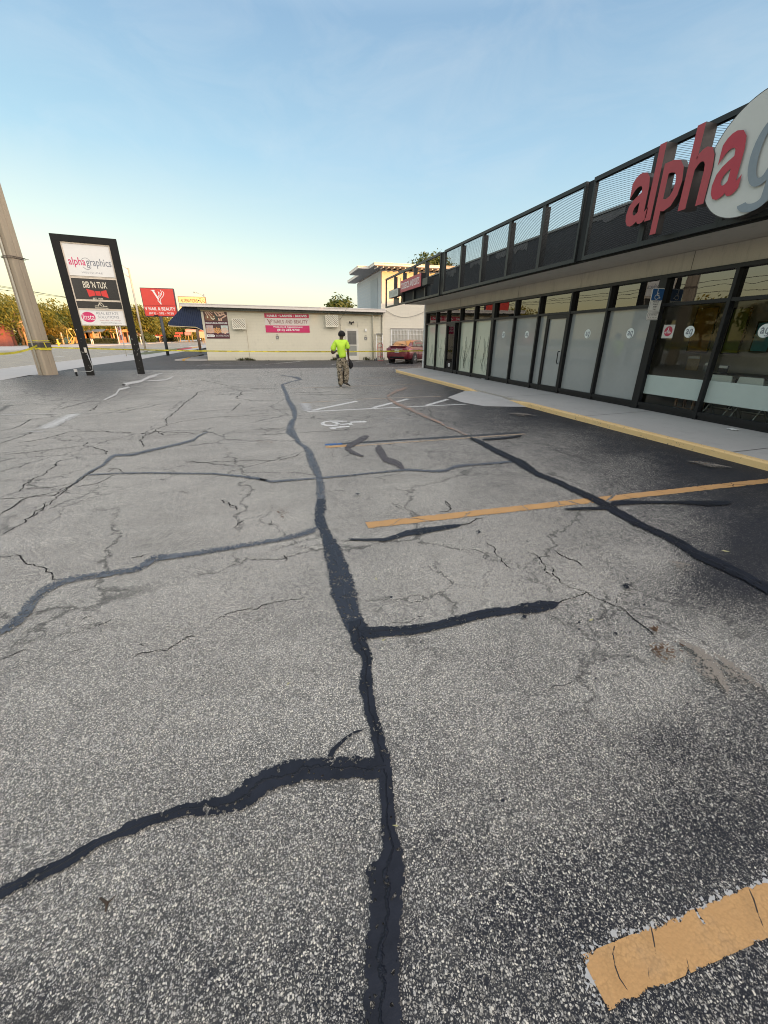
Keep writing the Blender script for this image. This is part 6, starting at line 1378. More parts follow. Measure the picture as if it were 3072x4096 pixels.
skin_mesh('sleeve', {'a': (.27, .14, .70, .04), 'b': (.14, .16, .62, .05), 'c': (.05, .15, .48, .055), 'd': (.035, .14, .28, .05), 'e': (.03, .14, .10, .03)}, [('a', 'b'), ('b', 'c'), ('c', 'd'), ('d', 'e')], JK, bg, PB, PR, 1)

# ------------------------------------------------------------------ trees
LF = {'olive': leafmat('olive_leaves', (.13, .15, .018), (.22, .20, .022)), 'green': leafmat('deep_green_leaves', (.06, .10, .016), (.12, .14, .02)), 'gold': leafmat('golden_leaves', (.21, .17, .025), (.28, .21, .03)), 'dark': leafmat('dark_leaves', (.025, .04, .012), (.05, .06, .018))}  # leaf colours by key, the last a very dark green
BARK = M('bark', (.13, .095, .06), .9, var=.3, scale=6, bump=.8, bscale=20)
def tree(name, label, cat, base, H, rad, leaf, n=1500, lsize=.30, trunk=.22, crown0=.30, seed=1, group=None, clumps=16, flat=1.):
    rnd = random.Random(seed); base = Vector(base); t = thing(name, label, cat, base, group)
    zc = H * (1 + crown0) / 2; rz = H * (1 - crown0) / 2
    cl = []
    for k in range(clumps):
        while True:
            v = Vector((rnd.uniform(-1, 1), rnd.uniform(-1, 1), rnd.uniform(-1, 1)))
            if .25 < v.length < 1: break
        v *= (.62 + .25 * rnd.random()); cl.append((Vector((v.x * rad, v.y * rad, zc + v.z * rz)), rad * rnd.uniform(.26, .46)))
    tr = MB(); lean = Vector((rnd.uniform(-.05, .05), rnd.uniform(-.05, .05), 0)) * H
    tr.tube([base + Vector((0, 0, -.1)), base + lean * .3 + Vector((0, 0, H * .18)), base + lean + Vector((0, 0, H * max(crown0, .12) * 1.1)), base + lean + Vector((0, 0, zc))], [trunk, trunk * .85, trunk * .7, trunk * .3], 8)
    for c, r_ in cl[:9]:
        s = base + lean + Vector((0, 0, H * max(crown0, .12) * rnd.uniform(.8, 1.3))); e_ = base + c; tr.tube([s, s.lerp(e_, .5) + Vector((0, 0, -.06 * H * rnd.random())), e_], [trunk * .42, trunk * .28, trunk * .1], 5)
    if trunk > 0: tr.build('trunk', BARK, t)
    vs = []; fs = []
    for k in range(n):
        c, r_ = cl[rnd.randrange(clumps)]
        v = Vector((rnd.gauss(0, 1), rnd.gauss(0, 1), rnd.gauss(0, 1))).normalized() * r_ * (rnd.random() ** .45) * (1.15 if rnd.random() < .9 else 1.5); v.z *= .8 * flat
        p = base + c + v; nrm = (v.normalized() + Vector((rnd.gauss(0, .6), rnd.gauss(0, .6), rnd.gauss(0, .6) + .2))).normalized(); a = nrm.cross(Vector((rnd.random(), rnd.random(), rnd.random()))).normalized(); b = nrm.cross(a); L = lsize * rnd.uniform(.55, 1.35)
        i0 = len(vs); vs += [p - a * L, p - a * L * .2 + b * L * .42, p + a * L, p - a * L * .1 - b * L * .42]; fs.append((i0, i0 + 1, i0 + 2, i0 + 3))
    m = MB(); m.v = vs; m.f = fs; m.sm = [False] * len(fs)
    me = bpy.data.meshes.new('crown'); me.from_pydata([v - base for v in vs], [], fs); me.materials.append(LF[leaf]); o = bpy.data.objects.new('crown', me); COL.objects.link(o); o.parent = t
    return t
def tree_at(px, ty, Y, rad, leaf, label, name='street_tree', base_z=0., **kw):
    p = PY(px, ty, Y); return tree(name, label, 'tree', (p.x, Y, base_z), p.z - base_z, rad, leaf, group='trees across the road', **kw)
TT = [(-30, 1180, 92, 5.5, 'olive', 'broad olive tree at the far left edge across the road'), (28, 1168, 101, 6, 'olive', 'tall olive tree at the left behind the lit trunk'), (95, 1198, 108, 5.5, 'olive', 'rounded olive tree just left of the concrete pole'), (152, 1206, 118, 5, 'green', 'darker tree directly behind the concrete pole'),
      (205, 1208, 124, 6.5, 'olive', 'spreading olive tree right of the concrete pole with the raised top'), (262, 1236, 128, 6, 'olive', 'wide olive tree left of the black pylon sign'), (318, 1248, 140, 6, 'green', 'tree seen behind the left pylon post'), (400, 1262, 150, 7, 'olive', 'tree hidden mostly behind the pylon panels'), (470, 1250, 158, 7, 'green', 'dark tree behind the right half of the pylon panels'),
      (536, 1218, 150, 6, 'olive', 'tall loose tree right of the pylon sign'), (580, 1232, 160, 6.5, 'olive', 'golden green tree left of the red nail sign'), (628, 1262, 172, 7, 'olive', 'tree below the red nail sign panel'), (690, 1282, 185, 7, 'green', 'deep green tree right of the red sign pole'), (745, 1296, 196, 7, 'olive', 'low spreading tree under the blue awning'), (800, 1312, 215, 7, 'green', 'farthest tree left of the block wall corner'), (850, 1310, 235, 8, 'olive', 'tree behind the block wall corner')]
for k, (px, ty, Y, rad, lf_, lab) in enumerate(TT): tree_at(px, ty, Y, rad * .92, lf_, lab, n=4200, lsize=.0026 * Y, trunk=.28, crown0=.22, seed=20 + k, clumps=26)
def bush(px, ty, Y, rad, leaf, label, name='shrub', n=900, cat='shrub', **kw):
    p = PY(px, ty, Y); return tree(name, label, cat, (p.x, Y, -.05), p.z + .05, rad, leaf, n=n * 2, lsize=.0021 * Y, trunk=.08, crown0=.0, group='shrubs across the road', clumps=12, **kw)
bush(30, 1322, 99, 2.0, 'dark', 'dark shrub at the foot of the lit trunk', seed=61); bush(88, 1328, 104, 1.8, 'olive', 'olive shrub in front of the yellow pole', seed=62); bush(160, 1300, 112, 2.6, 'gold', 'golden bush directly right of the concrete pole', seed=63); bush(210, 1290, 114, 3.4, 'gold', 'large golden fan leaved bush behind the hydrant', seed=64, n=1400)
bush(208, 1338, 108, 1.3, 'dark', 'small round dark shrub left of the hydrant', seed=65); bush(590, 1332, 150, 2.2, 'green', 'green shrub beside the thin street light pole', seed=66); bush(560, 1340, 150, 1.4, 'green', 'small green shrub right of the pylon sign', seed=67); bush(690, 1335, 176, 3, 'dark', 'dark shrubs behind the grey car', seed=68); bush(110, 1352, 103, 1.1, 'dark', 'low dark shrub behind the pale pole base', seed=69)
hd = thing('clipped_hedge', 'long low clipped dark hedge in front of the orange shops', 'hedge', (PY(420, 1366, 121).x, 121, 0))
def hedge(px0, px1, Y, ztop):
    rnd = random.Random(5); x0, x1 = PY(px0, 1360, Y).x, PY(px1, 1360, Y).x; mb = MB()
    for k in range(2600):
        p = Vector((rnd.uniform(x0, x1), Y + rnd.uniform(-.6, .6), rnd.random() ** .6 * ztop)); a = Vector((rnd.gauss(0, 1), rnd.gauss(0, 1), rnd.gauss(0, 1))).normalized(); b = a.orthogonal().normalized(); L = rnd.uniform(.12, .26)
        mb.add([p - a * L, p + b * L * .5, p + a * L, p - b * L * .5], [(0, 1, 2, 3)])
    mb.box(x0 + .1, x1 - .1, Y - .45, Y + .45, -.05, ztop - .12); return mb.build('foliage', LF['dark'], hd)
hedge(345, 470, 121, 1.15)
# trees behind the roofs
p = PY(1372, 1193, 62); tree('roof_line_tree', 'dark green tree showing over the nail shop roof', 'tree', (p.x, 62, 0), p.z, 3.6, 'green', n=6000, lsize=.30, trunk=.25, crown0=.15, seed=81, clumps=30)
p = PY(1310, 1222, 66); tree('roof_line_tree', 'lower dark tree left of the one over the nail shop roof', 'tree', (p.x, 66, 0), p.z, 2.8, 'green', n=3500, lsize=.28, trunk=.2, crown0=.15, seed=82)
p = PY(1728, 1012, 58); tree('roof_line_tree', 'tree above the two storey block seen through the railing', 'tree', (p.x, 58, 0), p.z, 3.6, 'green', n=5500, lsize=.26, trunk=.25, crown0=.40, seed=83, clumps=30)
p = PY(1800, 1048, 54); tree('roof_line_tree', 'sparse branchy tree right of the end railing post', 'tree', (p.x, 54, 0), p.z, 2.2, 'green', n=1800, lsize=.20, trunk=.16, crown0=.5, seed=84)
# trees along the road left of the view (they show in the shop glass)
RL = [(-78, -30, 8, 'olive', 'tree across the road mirrored at the right of the clear shop glass'), (-76, -6, 9, 'green', 'taller tree across the road mirrored in the clear shop transom'), (-66, 16, 8, 'olive', 'tree across the road mirrored above the disabled parking plate'), (-58, 30, 8, 'green', 'dark tree across the road mirrored in the frosted shop transoms'), (-52, 46, 7.5, 'olive', 'tree across the road outside the left edge of view'), (-60, 62, 9, 'olive', 'tree across the road outside view nearest the lit trunk')]
for k, (x, y, h_, lf_, lab) in enumerate(RL): tree('street_tree', lab, 'tree', (x, y, 0), h_, 4.5, lf_, n=1500, lsize=.34, trunk=.25, crown0=.25, seed=40 + k, group='trees across the road')

# ------------------------------------------------------------------ across the road
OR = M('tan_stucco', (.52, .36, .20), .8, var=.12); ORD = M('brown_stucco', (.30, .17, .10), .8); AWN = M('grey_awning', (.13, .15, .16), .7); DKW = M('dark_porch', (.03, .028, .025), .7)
def bpt(px, py, Y): return PY(px, py, Y)
def shop(name, label, q0, q1, Y, wall, depth=9., roof=None, roofm=None):
    a, b = bpt(*q0, Y), bpt(*q1, Y); t = thing(name, label, 'building', ((a.x + b.x) / 2, Y, 0))
    MB().box(a.x, b.x, Y, Y + depth, -.05, a.z).build('wall', wall, t)
    if roof: MB().box(a.x - .5, b.x + .5, Y - roof, Y + depth + .3, a.z + .003, a.z + .35).build('roof', roofm or wall, t)
    return t, a, b
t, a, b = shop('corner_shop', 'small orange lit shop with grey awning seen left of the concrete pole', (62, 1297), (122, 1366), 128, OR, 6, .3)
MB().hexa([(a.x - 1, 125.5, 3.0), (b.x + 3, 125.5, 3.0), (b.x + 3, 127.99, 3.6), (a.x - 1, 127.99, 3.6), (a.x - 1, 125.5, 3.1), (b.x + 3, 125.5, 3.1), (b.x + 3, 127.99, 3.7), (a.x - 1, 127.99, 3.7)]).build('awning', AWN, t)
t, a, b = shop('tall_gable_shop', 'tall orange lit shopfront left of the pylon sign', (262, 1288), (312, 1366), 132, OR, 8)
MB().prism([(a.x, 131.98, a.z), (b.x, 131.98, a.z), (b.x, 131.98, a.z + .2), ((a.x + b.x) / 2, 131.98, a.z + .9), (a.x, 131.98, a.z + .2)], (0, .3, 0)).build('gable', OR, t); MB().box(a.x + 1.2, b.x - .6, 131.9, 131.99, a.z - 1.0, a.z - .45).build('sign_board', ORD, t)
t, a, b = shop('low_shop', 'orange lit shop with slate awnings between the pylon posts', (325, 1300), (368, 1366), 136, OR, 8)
MB().box(a.x + .8, a.x + 2.2, 135.9, 135.99, a.z - 1.2, a.z - .7).build('sign_board', ORD, t)
for q0, q1 in (((334, 1318), (374, 1330)), ((372, 1318), (412, 1328))):
    c, d = bpt(*q0, 133.5), bpt(*q1, 133.5); MB().hexa([(c.x, 133.0, d.z), (d.x, 133.0, d.z), (d.x, 135.98, c.z), (c.x, 135.98, c.z), (c.x, 133.0, d.z + .1), (d.x, 133.0, d.z + .1), (d.x, 135.98, c.z + .1), (c.x, 135.98, c.z + .1)]).build('awning', AWN, t)
for px in (377, 400, 402): c = bpt(px, 1350, 133.2); MB().box(c.x - .18, c.x + .18, 133.1, 133.4, 0, 2.9).build('awning_post', OR, t)
for px in (343, 360): c = bpt(px, 1350, 135.9); MB().box(c.x - .8, c.x + .8, 135.92, 135.99, .3, 2.6).build('door', M('orange_door', (.50, .27, .11), .6), t)
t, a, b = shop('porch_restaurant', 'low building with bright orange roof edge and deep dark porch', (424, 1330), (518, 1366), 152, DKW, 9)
c, d = bpt(421, 1316, 150), bpt(517, 1329, 150); MB().box(c.x, d.x, 148.5, 161.4, d.z, c.z).build('roof', M('orange_roof_edge', (.55, .30, .12), .7), t)
c, d = bpt(424, 1310, 151), bpt(456, 1316, 151); MB().box(c.x, d.x, 151, 156, d.z, c.z).build('roof_gable', M('orange_roof_edge', (.55, .30, .12), .7), t)
for px in (424, 446, 470, 494, 512): c = bpt(px, 1345, 149); MB().box(c.x - .14, c.x + .14, 148.9, 149.2, 0, d.z).build('porch_post', ORD, t)
c, d = bpt(468, 1347, 148.8), bpt(506, 1362, 148.8); MB().box(c.x, d.x, 148.7, 148.85, -.02, c.z).build('porch_wall', M('coral_panel', (.45, .20, .13), .7), t)
t, a, b = shop('brick_pavilion', 'maroon columned pavilion with an orange roof edge at the far left', (-60, 1296), (-8, 1366), 92, M('maroon_wall', (.09, .035, .025), .8), 6)
c, d = bpt(-80, 1279, 91), bpt(20, 1288, 91); MB().box(c.x, d.x, 89.5, 97, d.z, c.z).build('roof', M('orange_roof_edge', (.55, .30, .12), .7), t)
c = bpt(11, 1350, 90); MB().box(c.x - .95, c.x + .7, 89.6, 91.2, -.02, d.z - .003).build('column', M('maroon_brick', (.22, .07, .05), .8, var=.3), t)
# lit trunk wrapped in old boots
p = G(50, 1368); tk = thing('shaggy_trunk', 'thick shaggy trunk glowing orange in the sun at the left', 'tree', (p.x, p.y, 0)); Hk = bpt(20, 1233, p.y).z; m = MB()
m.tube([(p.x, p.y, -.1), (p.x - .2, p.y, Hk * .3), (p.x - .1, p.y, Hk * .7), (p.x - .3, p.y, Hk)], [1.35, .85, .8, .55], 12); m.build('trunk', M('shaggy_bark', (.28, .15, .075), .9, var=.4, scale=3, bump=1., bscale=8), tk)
m = MB(); random.seed(31)
for k in range(700):
    u = random.random(); a = random.random() * 6.28; r_ = (1.15 - .45 * u) * random.uniform(.85, 1.15); c = Vector((p.x - .2 + math.cos(a) * r_, p.y + math.sin(a) * r_, Hk * u)); d = Vector((math.cos(a) * .4, math.sin(a) * .4, random.uniform(-.4, 1))).normalized() * .45; s = d.cross(Vector((random.random(), .3, random.random()))).normalized() * .16; m.add([c - s, c + s, c + d], [(0, 1, 2)])
m.build('bark_boots', leafmat('bark_boot', (.26, .13, .06), (.36, .19, .09)), tk)
# posts, hydrant, pipework and signs
def post(name, label, cat, px, pyb, pyt, Y, r_, mat, cap=None):
    b = bpt(px, pyb, Y); tz = bpt(px, pyt, Y).z; t = thing(name, label, cat, (b.x, Y, 0)); MB().tube([(b.x, Y, -.1), (b.x, Y, tz)], [r_, r_ * .8], 8).build('shaft', mat, t); return t, b.x, tz
WOODP = M('weathered_pole_wood', (.38, .26, .15), .8)
t, x, z = post('wooden_utility_pole', 'yellow lit utility pole with a lamp head left of the concrete pole', 'pole', 107, 1366, 1254, 96, .19, WOODP)
MB().tube([(x, 96, z), (x - .55, 95.7, z + .1)], .05, 6).build('lamp_arm', STEEL, t); MB().obox((x - .75, 95.6, z + .12), .75, .3, .16).build('lamp_head', M('lamp_white', (.75, .75, .72), .4), t)
for k, dz in enumerate((-1.9, -2.5)): MB().tube([(x + .45 * (1 if k else -1) * .9, 95.8, z + dz - .5), (x + .45 * (1 if k else -1) * .9, 95.8, z + dz + .4)], .24, 8).build('transformer', WOODP, t)
t, x, z = post('wooden_utility_pole', 'orange lit pole with a round lamp below the red nail sign', 'pole', 645, 1361, 1280, 172, .30, WOODP)
MB().tube([(x - .6, 172, z - .3), (x - .6, 172, z + .75)], .55, 8).build('lamp_head', M('lamp_cream', (.62, .50, .34), .5), t)
t, x, z = post('fire_hydrant', 'small yellow fire hydrant on the far verge', 'hydrant', 232, 1371, 1359, 92, .16, M('hydrant_yellow', (.62, .46, .05), .5))
MB().tube([(x - .34, 92, .45), (x + .34, 92, .45)], .10, 8).build('nozzle', M('hydrant_yellow', (.62, .46, .05), .5), t); MB().tube([(x, 92, z), (x, 92, z + .14)], [.2, .08], 8).build('bonnet', M('hydrant_bonnet', (.5, .45, .3), .5), t)
for px, lab in ((367.5, 'left white delineator post by the driveway'), (373.5, 'right white delineator post by the driveway')): post('delineator_post', lab, 'post', px, 1373, 1355, 112, .12, M('delineator_white', (.70, .62, .55), .5))
post('slim_post', 'slim yellow post right of the hedge', 'post', 461, 1369, 1332, 125, .14, M('post_yellow', (.6, .4, .15), .6)); post('teal_post', 'short teal marker post beside the right pylon post', 'post', 521, 1365, 1342, 128, .22, M('post_teal', (.22, .38, .36), .6)); post('white_stake', 'pale stake left of the thin street light pole', 'post', 565, 1369, 1347, 120, .14, M('delineator_white', (.70, .62, .55), .5))
t, x, z = post('tilted_post', 'pale post standing left of the orange gable shop', 'post', 253, 1368, 1330, 112, .18, M('post_pale', (.5, .42, .3), .6))
t, x, z = post('road_sign_post', 'thin pale sign post seen below the pylon panels', 'sign post', 477, 1371, 1306, 118, .12, M('delineator_white', (.70, .62, .55), .5))
bp = thing('pipe_loop', 'yellow backflow pipe loop standing in front of the orange gable shop', 'pipe', (bpt(278, 1366, 112).x, 112, 0)); YP = M('pipe_yellow', (.55, .42, .12), .5)
a, b, c = bpt(270, 1318, 112), bpt(283, 1366, 112), bpt(289, 1322, 112); MB().tube([(a.x, 112, a.z), (a.x + .6, 112, 1.6), (b.x - .5, 112, .3), (b.x, 112, .08), (b.x + .5, 112, .3), (c.x, 112, 1.5)], .10, 8).build('loop', YP, bp); MB().tube([(a.x, 112, a.z), (c.x, 112, a.z + .1)], .16, 8).build('manifold', YP, bp)
for dx in (-.6, 1.6): MB().tube([(b.x + dx, 112.3, -.05), (b.x + dx * .6, 112.3, a.z)], .06, 6).build('leg', YP, bp)
fb = thing('feather_banner', 'dark purple roadside banner with pale figures', 'banner', (bpt(485, 1362, 140).x, 140, 0)); a, b = bpt(471, 1309, 140), bpt(495, 1360, 140)
MB().box(a.x, b.x, 139.95, 140, b.z, a.z).build('cloth', M('banner_purple', (.06, .03, .06), .6), fb); BF = Frame((a.x, 139.94, 0), (1, 0, 0), (0, -1, 0)); q_ = MB(); wB = b.x - a.x; letters(q_, '88', BF, wB * .3, wB * .95, (a.z + b.z) / 2 - .3, (a.z + b.z) / 2 + .9, 0, bold=.03); q_.build('lettering', M('banner_rose', (.62, .42, .40), .6), fb)
MB().tube([(a.x - .05, 140, -.1), (a.x - .05, 140, a.z + .2)], .06, 6).build('banner_pole', STEEL, fb)
def small_sign(px, py0, py1, pyb, Y, w, mat, label):
    a = bpt(px, py0, Y); b = bpt(px, py1, Y); t = thing('roadside_sign', label, 'sign', (a.x, Y, 0)); MB().box(a.x - w, a.x + w, Y - .08, Y, b.z, a.z).build('panel', mat, t); MB().tube([(a.x, Y + .06, -.1), (a.x, Y + .06, a.z)], .09, 6).build('sign_pole', M('post_yellow', (.6, .4, .15), .6), t)
RS = M('sign_red', (.5, .07, .05), .5); small_sign(634, 1334, 1344, 1361, 160, 1.1, RS, 'round topped red sign left of the red sign pole'); small_sign(716, 1329, 1337, 1362, 165, 1.2, RS, 'upper red arrow sign under the awning corner'); small_sign(709, 1341, 1347, 1362, 163, 1.0, RS, 'lower red sign left of the arrow sign'); small_sign(750, 1329, 1341, 1363, 170, 1.0, M('sign_rose', (.5, .2, .18), .5), 'rose octagonal sign under the awning'); small_sign(764, 1318, 1328, 1360, 178, 2.0, M('sign_pink', (.55, .32, .30), .5), 'pink board sign close to the awning underside')
small_sign(735, 1310, 1324, 1360, 190, .9, M('sign_blue_oval', (.12, .22, .38), .5), 'blue sign on a yellow post under the awning'); small_sign(806, 1326, 1352, 1360, 150, 1.5, M('sign_tan', (.48, .33, .20), .6), 'tan mural board just left of the block wall corner'); small_sign(812, 1316, 1326, 1360, 155, 1.1, RS, 'small red sign above the tan mural board')
# ------------------------------------------------------------------ near roadside poles
t, x, z = post('street_light_pole', 'tall thin metal street light pole right of the pylon sign', 'pole', 584, 1410, 1075, 54.2, .105, M('light_pole_metal', (.50, .42, .33), .45, metal=.2))
for dz in (.0, -.75): MB().tube([(x, 54.2, z + dz - .15), (x - .7, 54.2, z + dz + .35), (x - 2.4, 54.2, z + .55)], .04, 6).build('arm', STEEL, t)
MB().obox((x - 2.7, 54.2, z + .56), .8, .3, .14).build('lamp_head', STEEL, t); MB().tube([(x, 54.2, 0), (x, 54.2, .25)], .2, 8).build('base_collar', STEEL, t)
b = G(*zoom(0, 1300, .3617)(1400, 345)); rs = thing('road_sign', 'slim road sign pole standing behind the pylon sign', 'sign', (b.x, b.y, 0)); MB().tube([(b.x, b.y, -.1), (b.x, b.y, 3.1)], .04, 6).build('sign_pole', M('sign_pole_pale', (.5, .48, .42), .5), rs); MB().box(b.x - .3, b.x + .3, b.y - .07, b.y - .045, 2.45, 3.1).build('plate', WHITE, rs)
b = G(*Cc(1455, 1030)); b = Vector((PY(800, 1395, 58).x, 58, 0)); cp = thing('canopy_post', 'pale blue post standing under the far end of the awning', 'post', b); MB().box(b.x - .13, b.x + .13, 57.87, 58.13, -.05, 2.75).build('shaft', M('pale_blue_paint', (.22, .36, .46), .6), cp); MB().box(b.x - .22, b.x + .22, 57.78, 58.22, -.05, .18).build('base', M('pale_blue_paint', (.22, .36, .46), .6), cp); MB().box(b.x - 2.8, b.x + 1.6, 56.5, 60, 2.752, 2.9).build('canopy', M('canopy_cream', (.6, .5, .36), .6), cp)
# painted kerb island beside the driveway
ik = MB(); a, b = G(*Cc(995, 1045)), G(*Cc(1310, 1005)); ik.box(a.x - .12, a.x + .12, a.y, b.y, 0.003, .16); struct('red_kerb', ik, M('red_kerb_paint', (.42, .06, .09), .7, var=.3)); ik = MB(); ik.box(a.x - .12, a.x + .12, b.y + .01, b.y + 11, .003, .16); struct('tan_kerb', ik, M('tan_kerb_paint', (.55, .34, .14), .7, var=.3))
struct('grass_patch', MB().sheet([(-13.0, 47, .006), (-11.2, 46.5, .006), (-11.0, 60, .006), (-11.3, 80, .006), (-13.0, 80, .006)]), M('dry_grass', (.10, .11, .05), .9, var=.4, scale=2, bump=.8))
# red nail sign
YR = 44.; a = bpt(*E_(90, 50), YR); b = bpt(*E_(860, 662), YR); c = bpt(*E_(790, 80), YR); RF = Frame((a.x, YR, 0), (1, 0, 0), (0, -1, 0)); Wd = c.x - a.x
nsn = thing('pole_sign', 'red square nail and beauty sign on a single dark pole', 'sign', (a.x + Wd / 2, YR, 0)); z1, z0 = a.z, b.z
MB().fbox(RF, 0, Wd, z0, z1, -.45, -.03).build('cabinet', M('sign_cabinet', (.05, .02, .04), .5), nsn)
ZM = z0 + (z1 - z0) * .395
up_p = MB().fbox(RF, .05, Wd - .05, ZM + .01, z1 - .05, -.028, .0).build('upper_face', REDV, nsn); lo_p = MB().fbox(RF, .05, Wd - .05, z0 + .05, ZM - .01, -.028, .0).build('lower_face', REDV, nsn)
v_mark(RF, .85, 1.85, ZM + .1, z1 - .16, .003, WHITE, up_p)
q_ = MB(); letters(q_, 'V NAIL & BEAUTY', RF, .10, Wd - .10, z0 + .50, z0 + .76, .003, bold=.02); letters(q_, '(813) - 282 - 9730', RF, .36, Wd - .30, z0 + .14, z0 + .36, .003, bold=.005); q_.build('lettering', WHITE, lo_p)
pb = bpt(*Cc(795, 1150), YR); pt = bpt(*Cc(655, 375), YR); xm = (pb.x + pt.x) / 2
MB().tube([(xm, YR - .2, -.05), (xm, YR - .2, z0 + .02)], .13, 10).build('pole', M('dark_sign_pole', (.045, .05, .055), .5), nsn); MB().obox((xm - .35, YR - .1, z0 + .06), .3, .3, .12).build('lamp_bracket', BLACK, nsn)
# alterations sign
YA_ = 52.; a = bpt(*E_(880, 232), YA_); c = bpt(*E_(1452, 242), YA_); AF = Frame((a.x, YA_, 0), (1, 0, 0), (0, -1, 0)); Wd = c.x - a.x
al = thing('alterations_sign', 'yellowish alterations sign rising behind the nail shop roof', 'sign', (a.x + Wd / 2, YA_, 0)); z1 = a.z; z0 = z1 - 1.75
MB().fbox(AF, 0, Wd, z0, z1, -.5, -.03).build('cabinet', M('sign_brown', (.2, .13, .09), .6), al); fa = MB().fbox(AF, .06, Wd - .06, z0 + .06, z1 - .06, -.028, 0).build('face', M('cream_yellow_face', (.66, .54, .26), .5), al)
q_ = MB(); letters(q_, 'ALTERATIONS', AF, .22, Wd * .70, z1 - .56, z1 - .22, .003, bold=.015); letters(q_, 'PO', AF, .12, .33, z1 - .78, z1 - .62, .003, bold=.03); letters(q_, 'PO', AF, .12, .33, z1 - 1.04, z1 - .88, .003, bold=.03); q_.build('lettering', INK, fa)
q_ = MB(); st2.k = 0; st2(q_, AF, [(Wd * .74, z1 - .40), (Wd * .76, z1 - .36), (Wd * .74, z1 - .32), (Wd * .72, z1 - .36), (Wd * .74, z1 - .40)], .06, .003); st2(q_, AF, [(Wd * .80 + math.cos(t_) * .10, z1 - .27 + math.sin(t_) * .12) for t_ in np.linspace(0, 5.5, 10)], .03, .003); st2(q_, AF, [(Wd * .85, z1 - .55), (Wd * .90, z1 - .3), (Wd * .93, z1 - .22)], .03, .003); st2(q_, AF, [(Wd * .80, z1 - .4), (Wd * .84, z1 - .6)], .05, .003); st2(q_, AF, [(Wd * .92, z1 - .45), (Wd * .95, z1 - .52)], .07, .003); q_.build('needle_mark', INK, fa)
MB().tube([(a.x + Wd * .5, YA_ + .3, -.05), (a.x + Wd * .5, YA_ + .3, z0 + .02)], .14, 8).build('pole', M('sign_brown', (.2, .13, .09), .6), al)
# street lamp over the roof
YL = 78.; a = bpt(*E_(1430, 228), YL); b = bpt(*E_(1310, 160), YL); c = bpt(*E_(1215, 152), YL); sl = thing('street_lamp', 'slender street lamp arm showing above the alterations sign', 'street lamp', (a.x, YL, 0))
MB().tube([(a.x, YL, -.05), (a.x, YL, a.z + .3)], .09, 8).build('pole', STEEL, sl); MB().tube([(a.x, YL, a.z), (b.x, YL, b.z - .05), (b.x - .4, YL, b.z)], .05, 6).build('arm', STEEL, sl); MB().tube([(b.x - .3, YL, b.z), (c.x, YL, c.z)], [.07, .12], 8).build('lamp_head', STEEL, sl)
# overhead wires
for k, (q0, q1) in enumerate((((14, 1150), (260, 1187.6)), ((128.5, 1165.7), (260, 1188.8)), ((131.6, 1174.3), (260, 1190)))):
    a, b = PX(*q0, -36 - k * .4), PX(*q1, -36 - k * .4); d = (b - a).normalized()
    top('power_line', MB().tube([a - d * 60, a, b, b + d * 200], .028, 5), BLACK, ('uppermost', 'middle', 'lowest')[k] + ' of the three overhead wires crossing behind the concrete pole', 'wire', 'overhead wires')
# unseen blocks added behind the viewer and the mall, sized to cast the shade
SA = Vector((.6, -.8, 0)); SQ = Vector((.8, .6, 0))
bk = thing('tall_shade_block', 'plain tan windowed block added unseen behind the camera to shade the lot', 'building', SA * 46 + SQ * -2)
def oblock(a0, a1, q0, q1, h): return MB().hexa([SA * a0 + SQ * q0 + Vector((0, 0, z)) if False else v for v in [(SA * a + SQ * q + Vector((0, 0, z))) for z in (-.1, h) for a, q in ((a0, q0), (a1, q0), (a1, q1), (a0, q1))]])
ob = oblock(41, 55, -28, 22.6, 16.6).build('wall', concrete('tall_shade_wall', (.45, .40, .33)), bk)
ob2 = MB()
for fl_ in range(5):
    for k in range(14): q0 = -26 + k * 3.4; ob2.hexa([(SA * a + SQ * q + Vector((0, 0, z))) for z in (1 + fl_ * 3.1, 2.8 + fl_ * 3.1) for a, q in ((40.95, q0), (40.998, q0), (40.998, q0 + 2), (40.95, q0 + 2))])
ob2.build('window', CGL, bk)
wh_ = thing('low_shade_block', 'low tan block added unseen behind the strip mall for its shade', 'building', SA * 34 + SQ * 36)
oblock(29, 42, 22.62, 60, 9.6).build('wall', concrete('low_shade_wall', (.48, .44, .38)), wh_); oblock(28.6, 42.4, 22.62, 60.4, .3)
# ------------------------------------------------------------------ light
ELEV = R(6.5); SUNROT = math.atan2(.6, -.8)
sun = bpy.data.lights.new('sun', 'SUN'); sun.energy = 3.8; sun.angle = R(.5); sun.color = (1, .43, .10)
so_ = bpy.data.objects.new('sun', sun); COL.objects.link(so_); sd_ = Vector((.6 * math.cos(ELEV), -.8 * math.cos(ELEV), math.sin(ELEV))); so_.rotation_euler = sd_.to_track_quat('Z', 'Y').to_euler(); so_.location = (60, -80, 40)
w = bpy.data.worlds.new('World'); sc.world = w; w.use_nodes = True
class WT(NT):
    def __init__(s, tree): s.t = tree; s.n = tree.nodes; s.l = tree.links
t = WT(w.node_tree); bgd = t.n['Background']
sky = t.node('ShaderNodeTexSky', sky_type='NISHITA'); sky.sun_disc = False; sky.sun_elevation = ELEV; sky.sun_rotation = SUNROT; sky.air_density = 1.; sky.dust_density = 1.5
D = t.node('ShaderNodeTexCoord').outputs['Generated']; s = t.node('ShaderNodeSeparateXYZ', inp={0: D})
left = t.ramp(s.outputs[2], [(.0, (1.12, .86, .40)), (.055, (1.13, .98, .56)), (.11, (1.07, 1.02, .70)), (.19, (.80, .89, .78)), (.30, (.43, .665, .79)), (.46, (.28, .465, .67)), (.62, (.85, .90, 1.0)), (1., (1.38, 1.34, 1.40))])
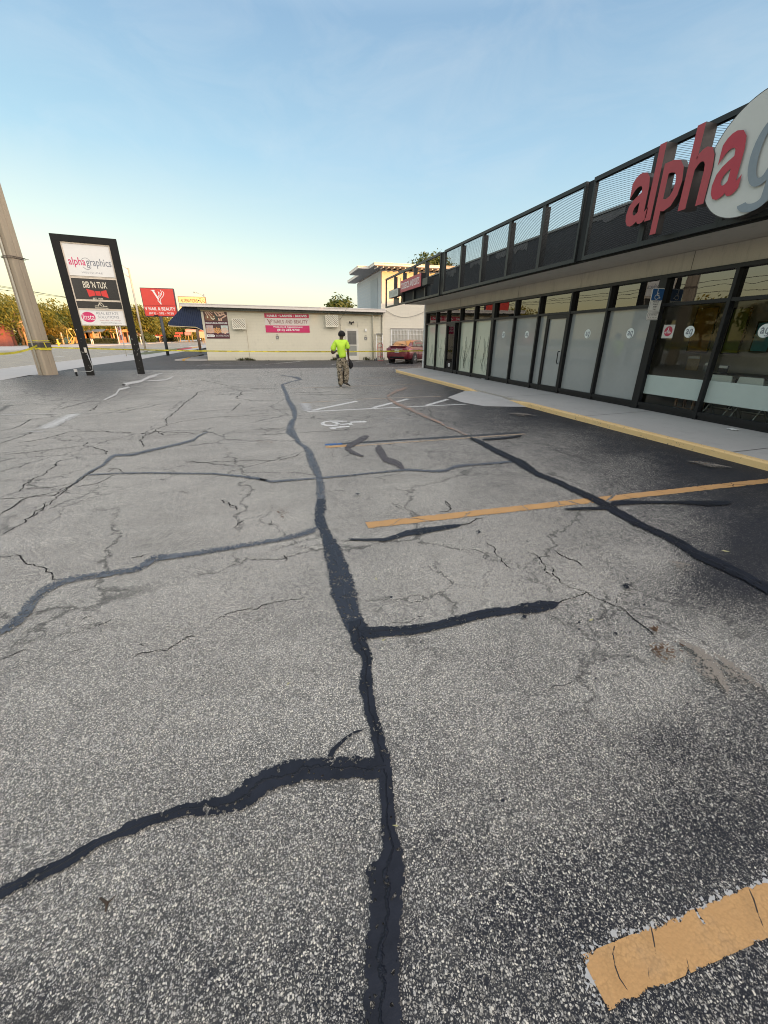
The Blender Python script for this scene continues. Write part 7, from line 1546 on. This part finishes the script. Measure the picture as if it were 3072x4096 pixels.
right = t.ramp(s.outputs[2], [(.0, (1.1, .98, .70)), (.055, (1.0, 1.0, .82)), (.11, (.78, .92, .90)), (.19, (.56, .77, .85)), (.30, (.42, .64, .82)), (.46, (.29, .465, .67)), (.62, (.85, .90, 1.0)), (1., (1.38, 1.34, 1.40))])
side = t.maprange(s.outputs[0], -.45, .35)
grad = t.mix(side, left, right)
mpn = t.node('ShaderNodeMapping', inp={'Vector': D}); mpn.inputs['Scale'].default_value = (2.2, 1.1, 5.); mpn.inputs['Rotation'].default_value = (.5, .5, .3)
cl = t.noise(2.2, mpn.outputs[0], 7, .62, .8); cl2 = t.ramp(cl, [(.42, (0, 0, 0)), (.72, (1, 1, 1))])
cmask = t.math('MULTIPLY', cl2, t.math('MULTIPLY', t.maprange(s.outputs[2], .08, .3), .22)); grad = t.mix(cmask, grad, (.80, .83, .86))
# the sun's side of the sky, behind the camera, is far brighter
sg = t.node('ShaderNodeVectorMath', operation='DOT_PRODUCT', inp={0: D, 1: (.6, -.8, .12)}).outputs['Value']
glow = t.math('POWER', t.math('MAXIMUM', sg, 0.), 2.); gc = t.node('ShaderNodeVectorMath', operation='SCALE', inp={0: (4.3, 3.55, 3.0), 'Scale': glow}).outputs[0]
nis = t.node('ShaderNodeVectorMath', operation='SCALE', inp={0: sky.outputs[0], 'Scale': .25}).outputs[0]
tot = t.node('ShaderNodeVectorMath', operation='ADD', inp={0: grad, 1: gc}).outputs[0]
tot = t.node('ShaderNodeVectorMath', operation='MULTIPLY', inp={0: tot, 1: (2.78, 2.84, 2.86)}).outputs[0]
tot = t.node('ShaderNodeVectorMath', operation='ADD', inp={0: tot, 1: nis}).outputs[0]
t.l.new(tot, bgd.inputs['Color']); bgd.inputs['Strength'].default_value = .15
sc.view_settings.view_transform = 'Standard'; sc.view_settings.look = 'None'; sc.view_settings.exposure = 1.0; sc.view_settings.gamma = 1.0
sc.cycles.max_bounces = 6; sc.cycles.transparent_max_bounces = 24; sc.cycles.use_denoising = True; sc.cycles.denoiser = 'OPENIMAGEDENOISE'; sc.cycles.denoising_prefilter = 'ACCURATE'; sc.cycles.denoising_input_passes = 'RGB_ALBEDO_NORMAL'; sc.cycles.use_light_tree = False; sc.cycles.filter_width = 1.05; sc.cycles.use_adaptive_sampling = False
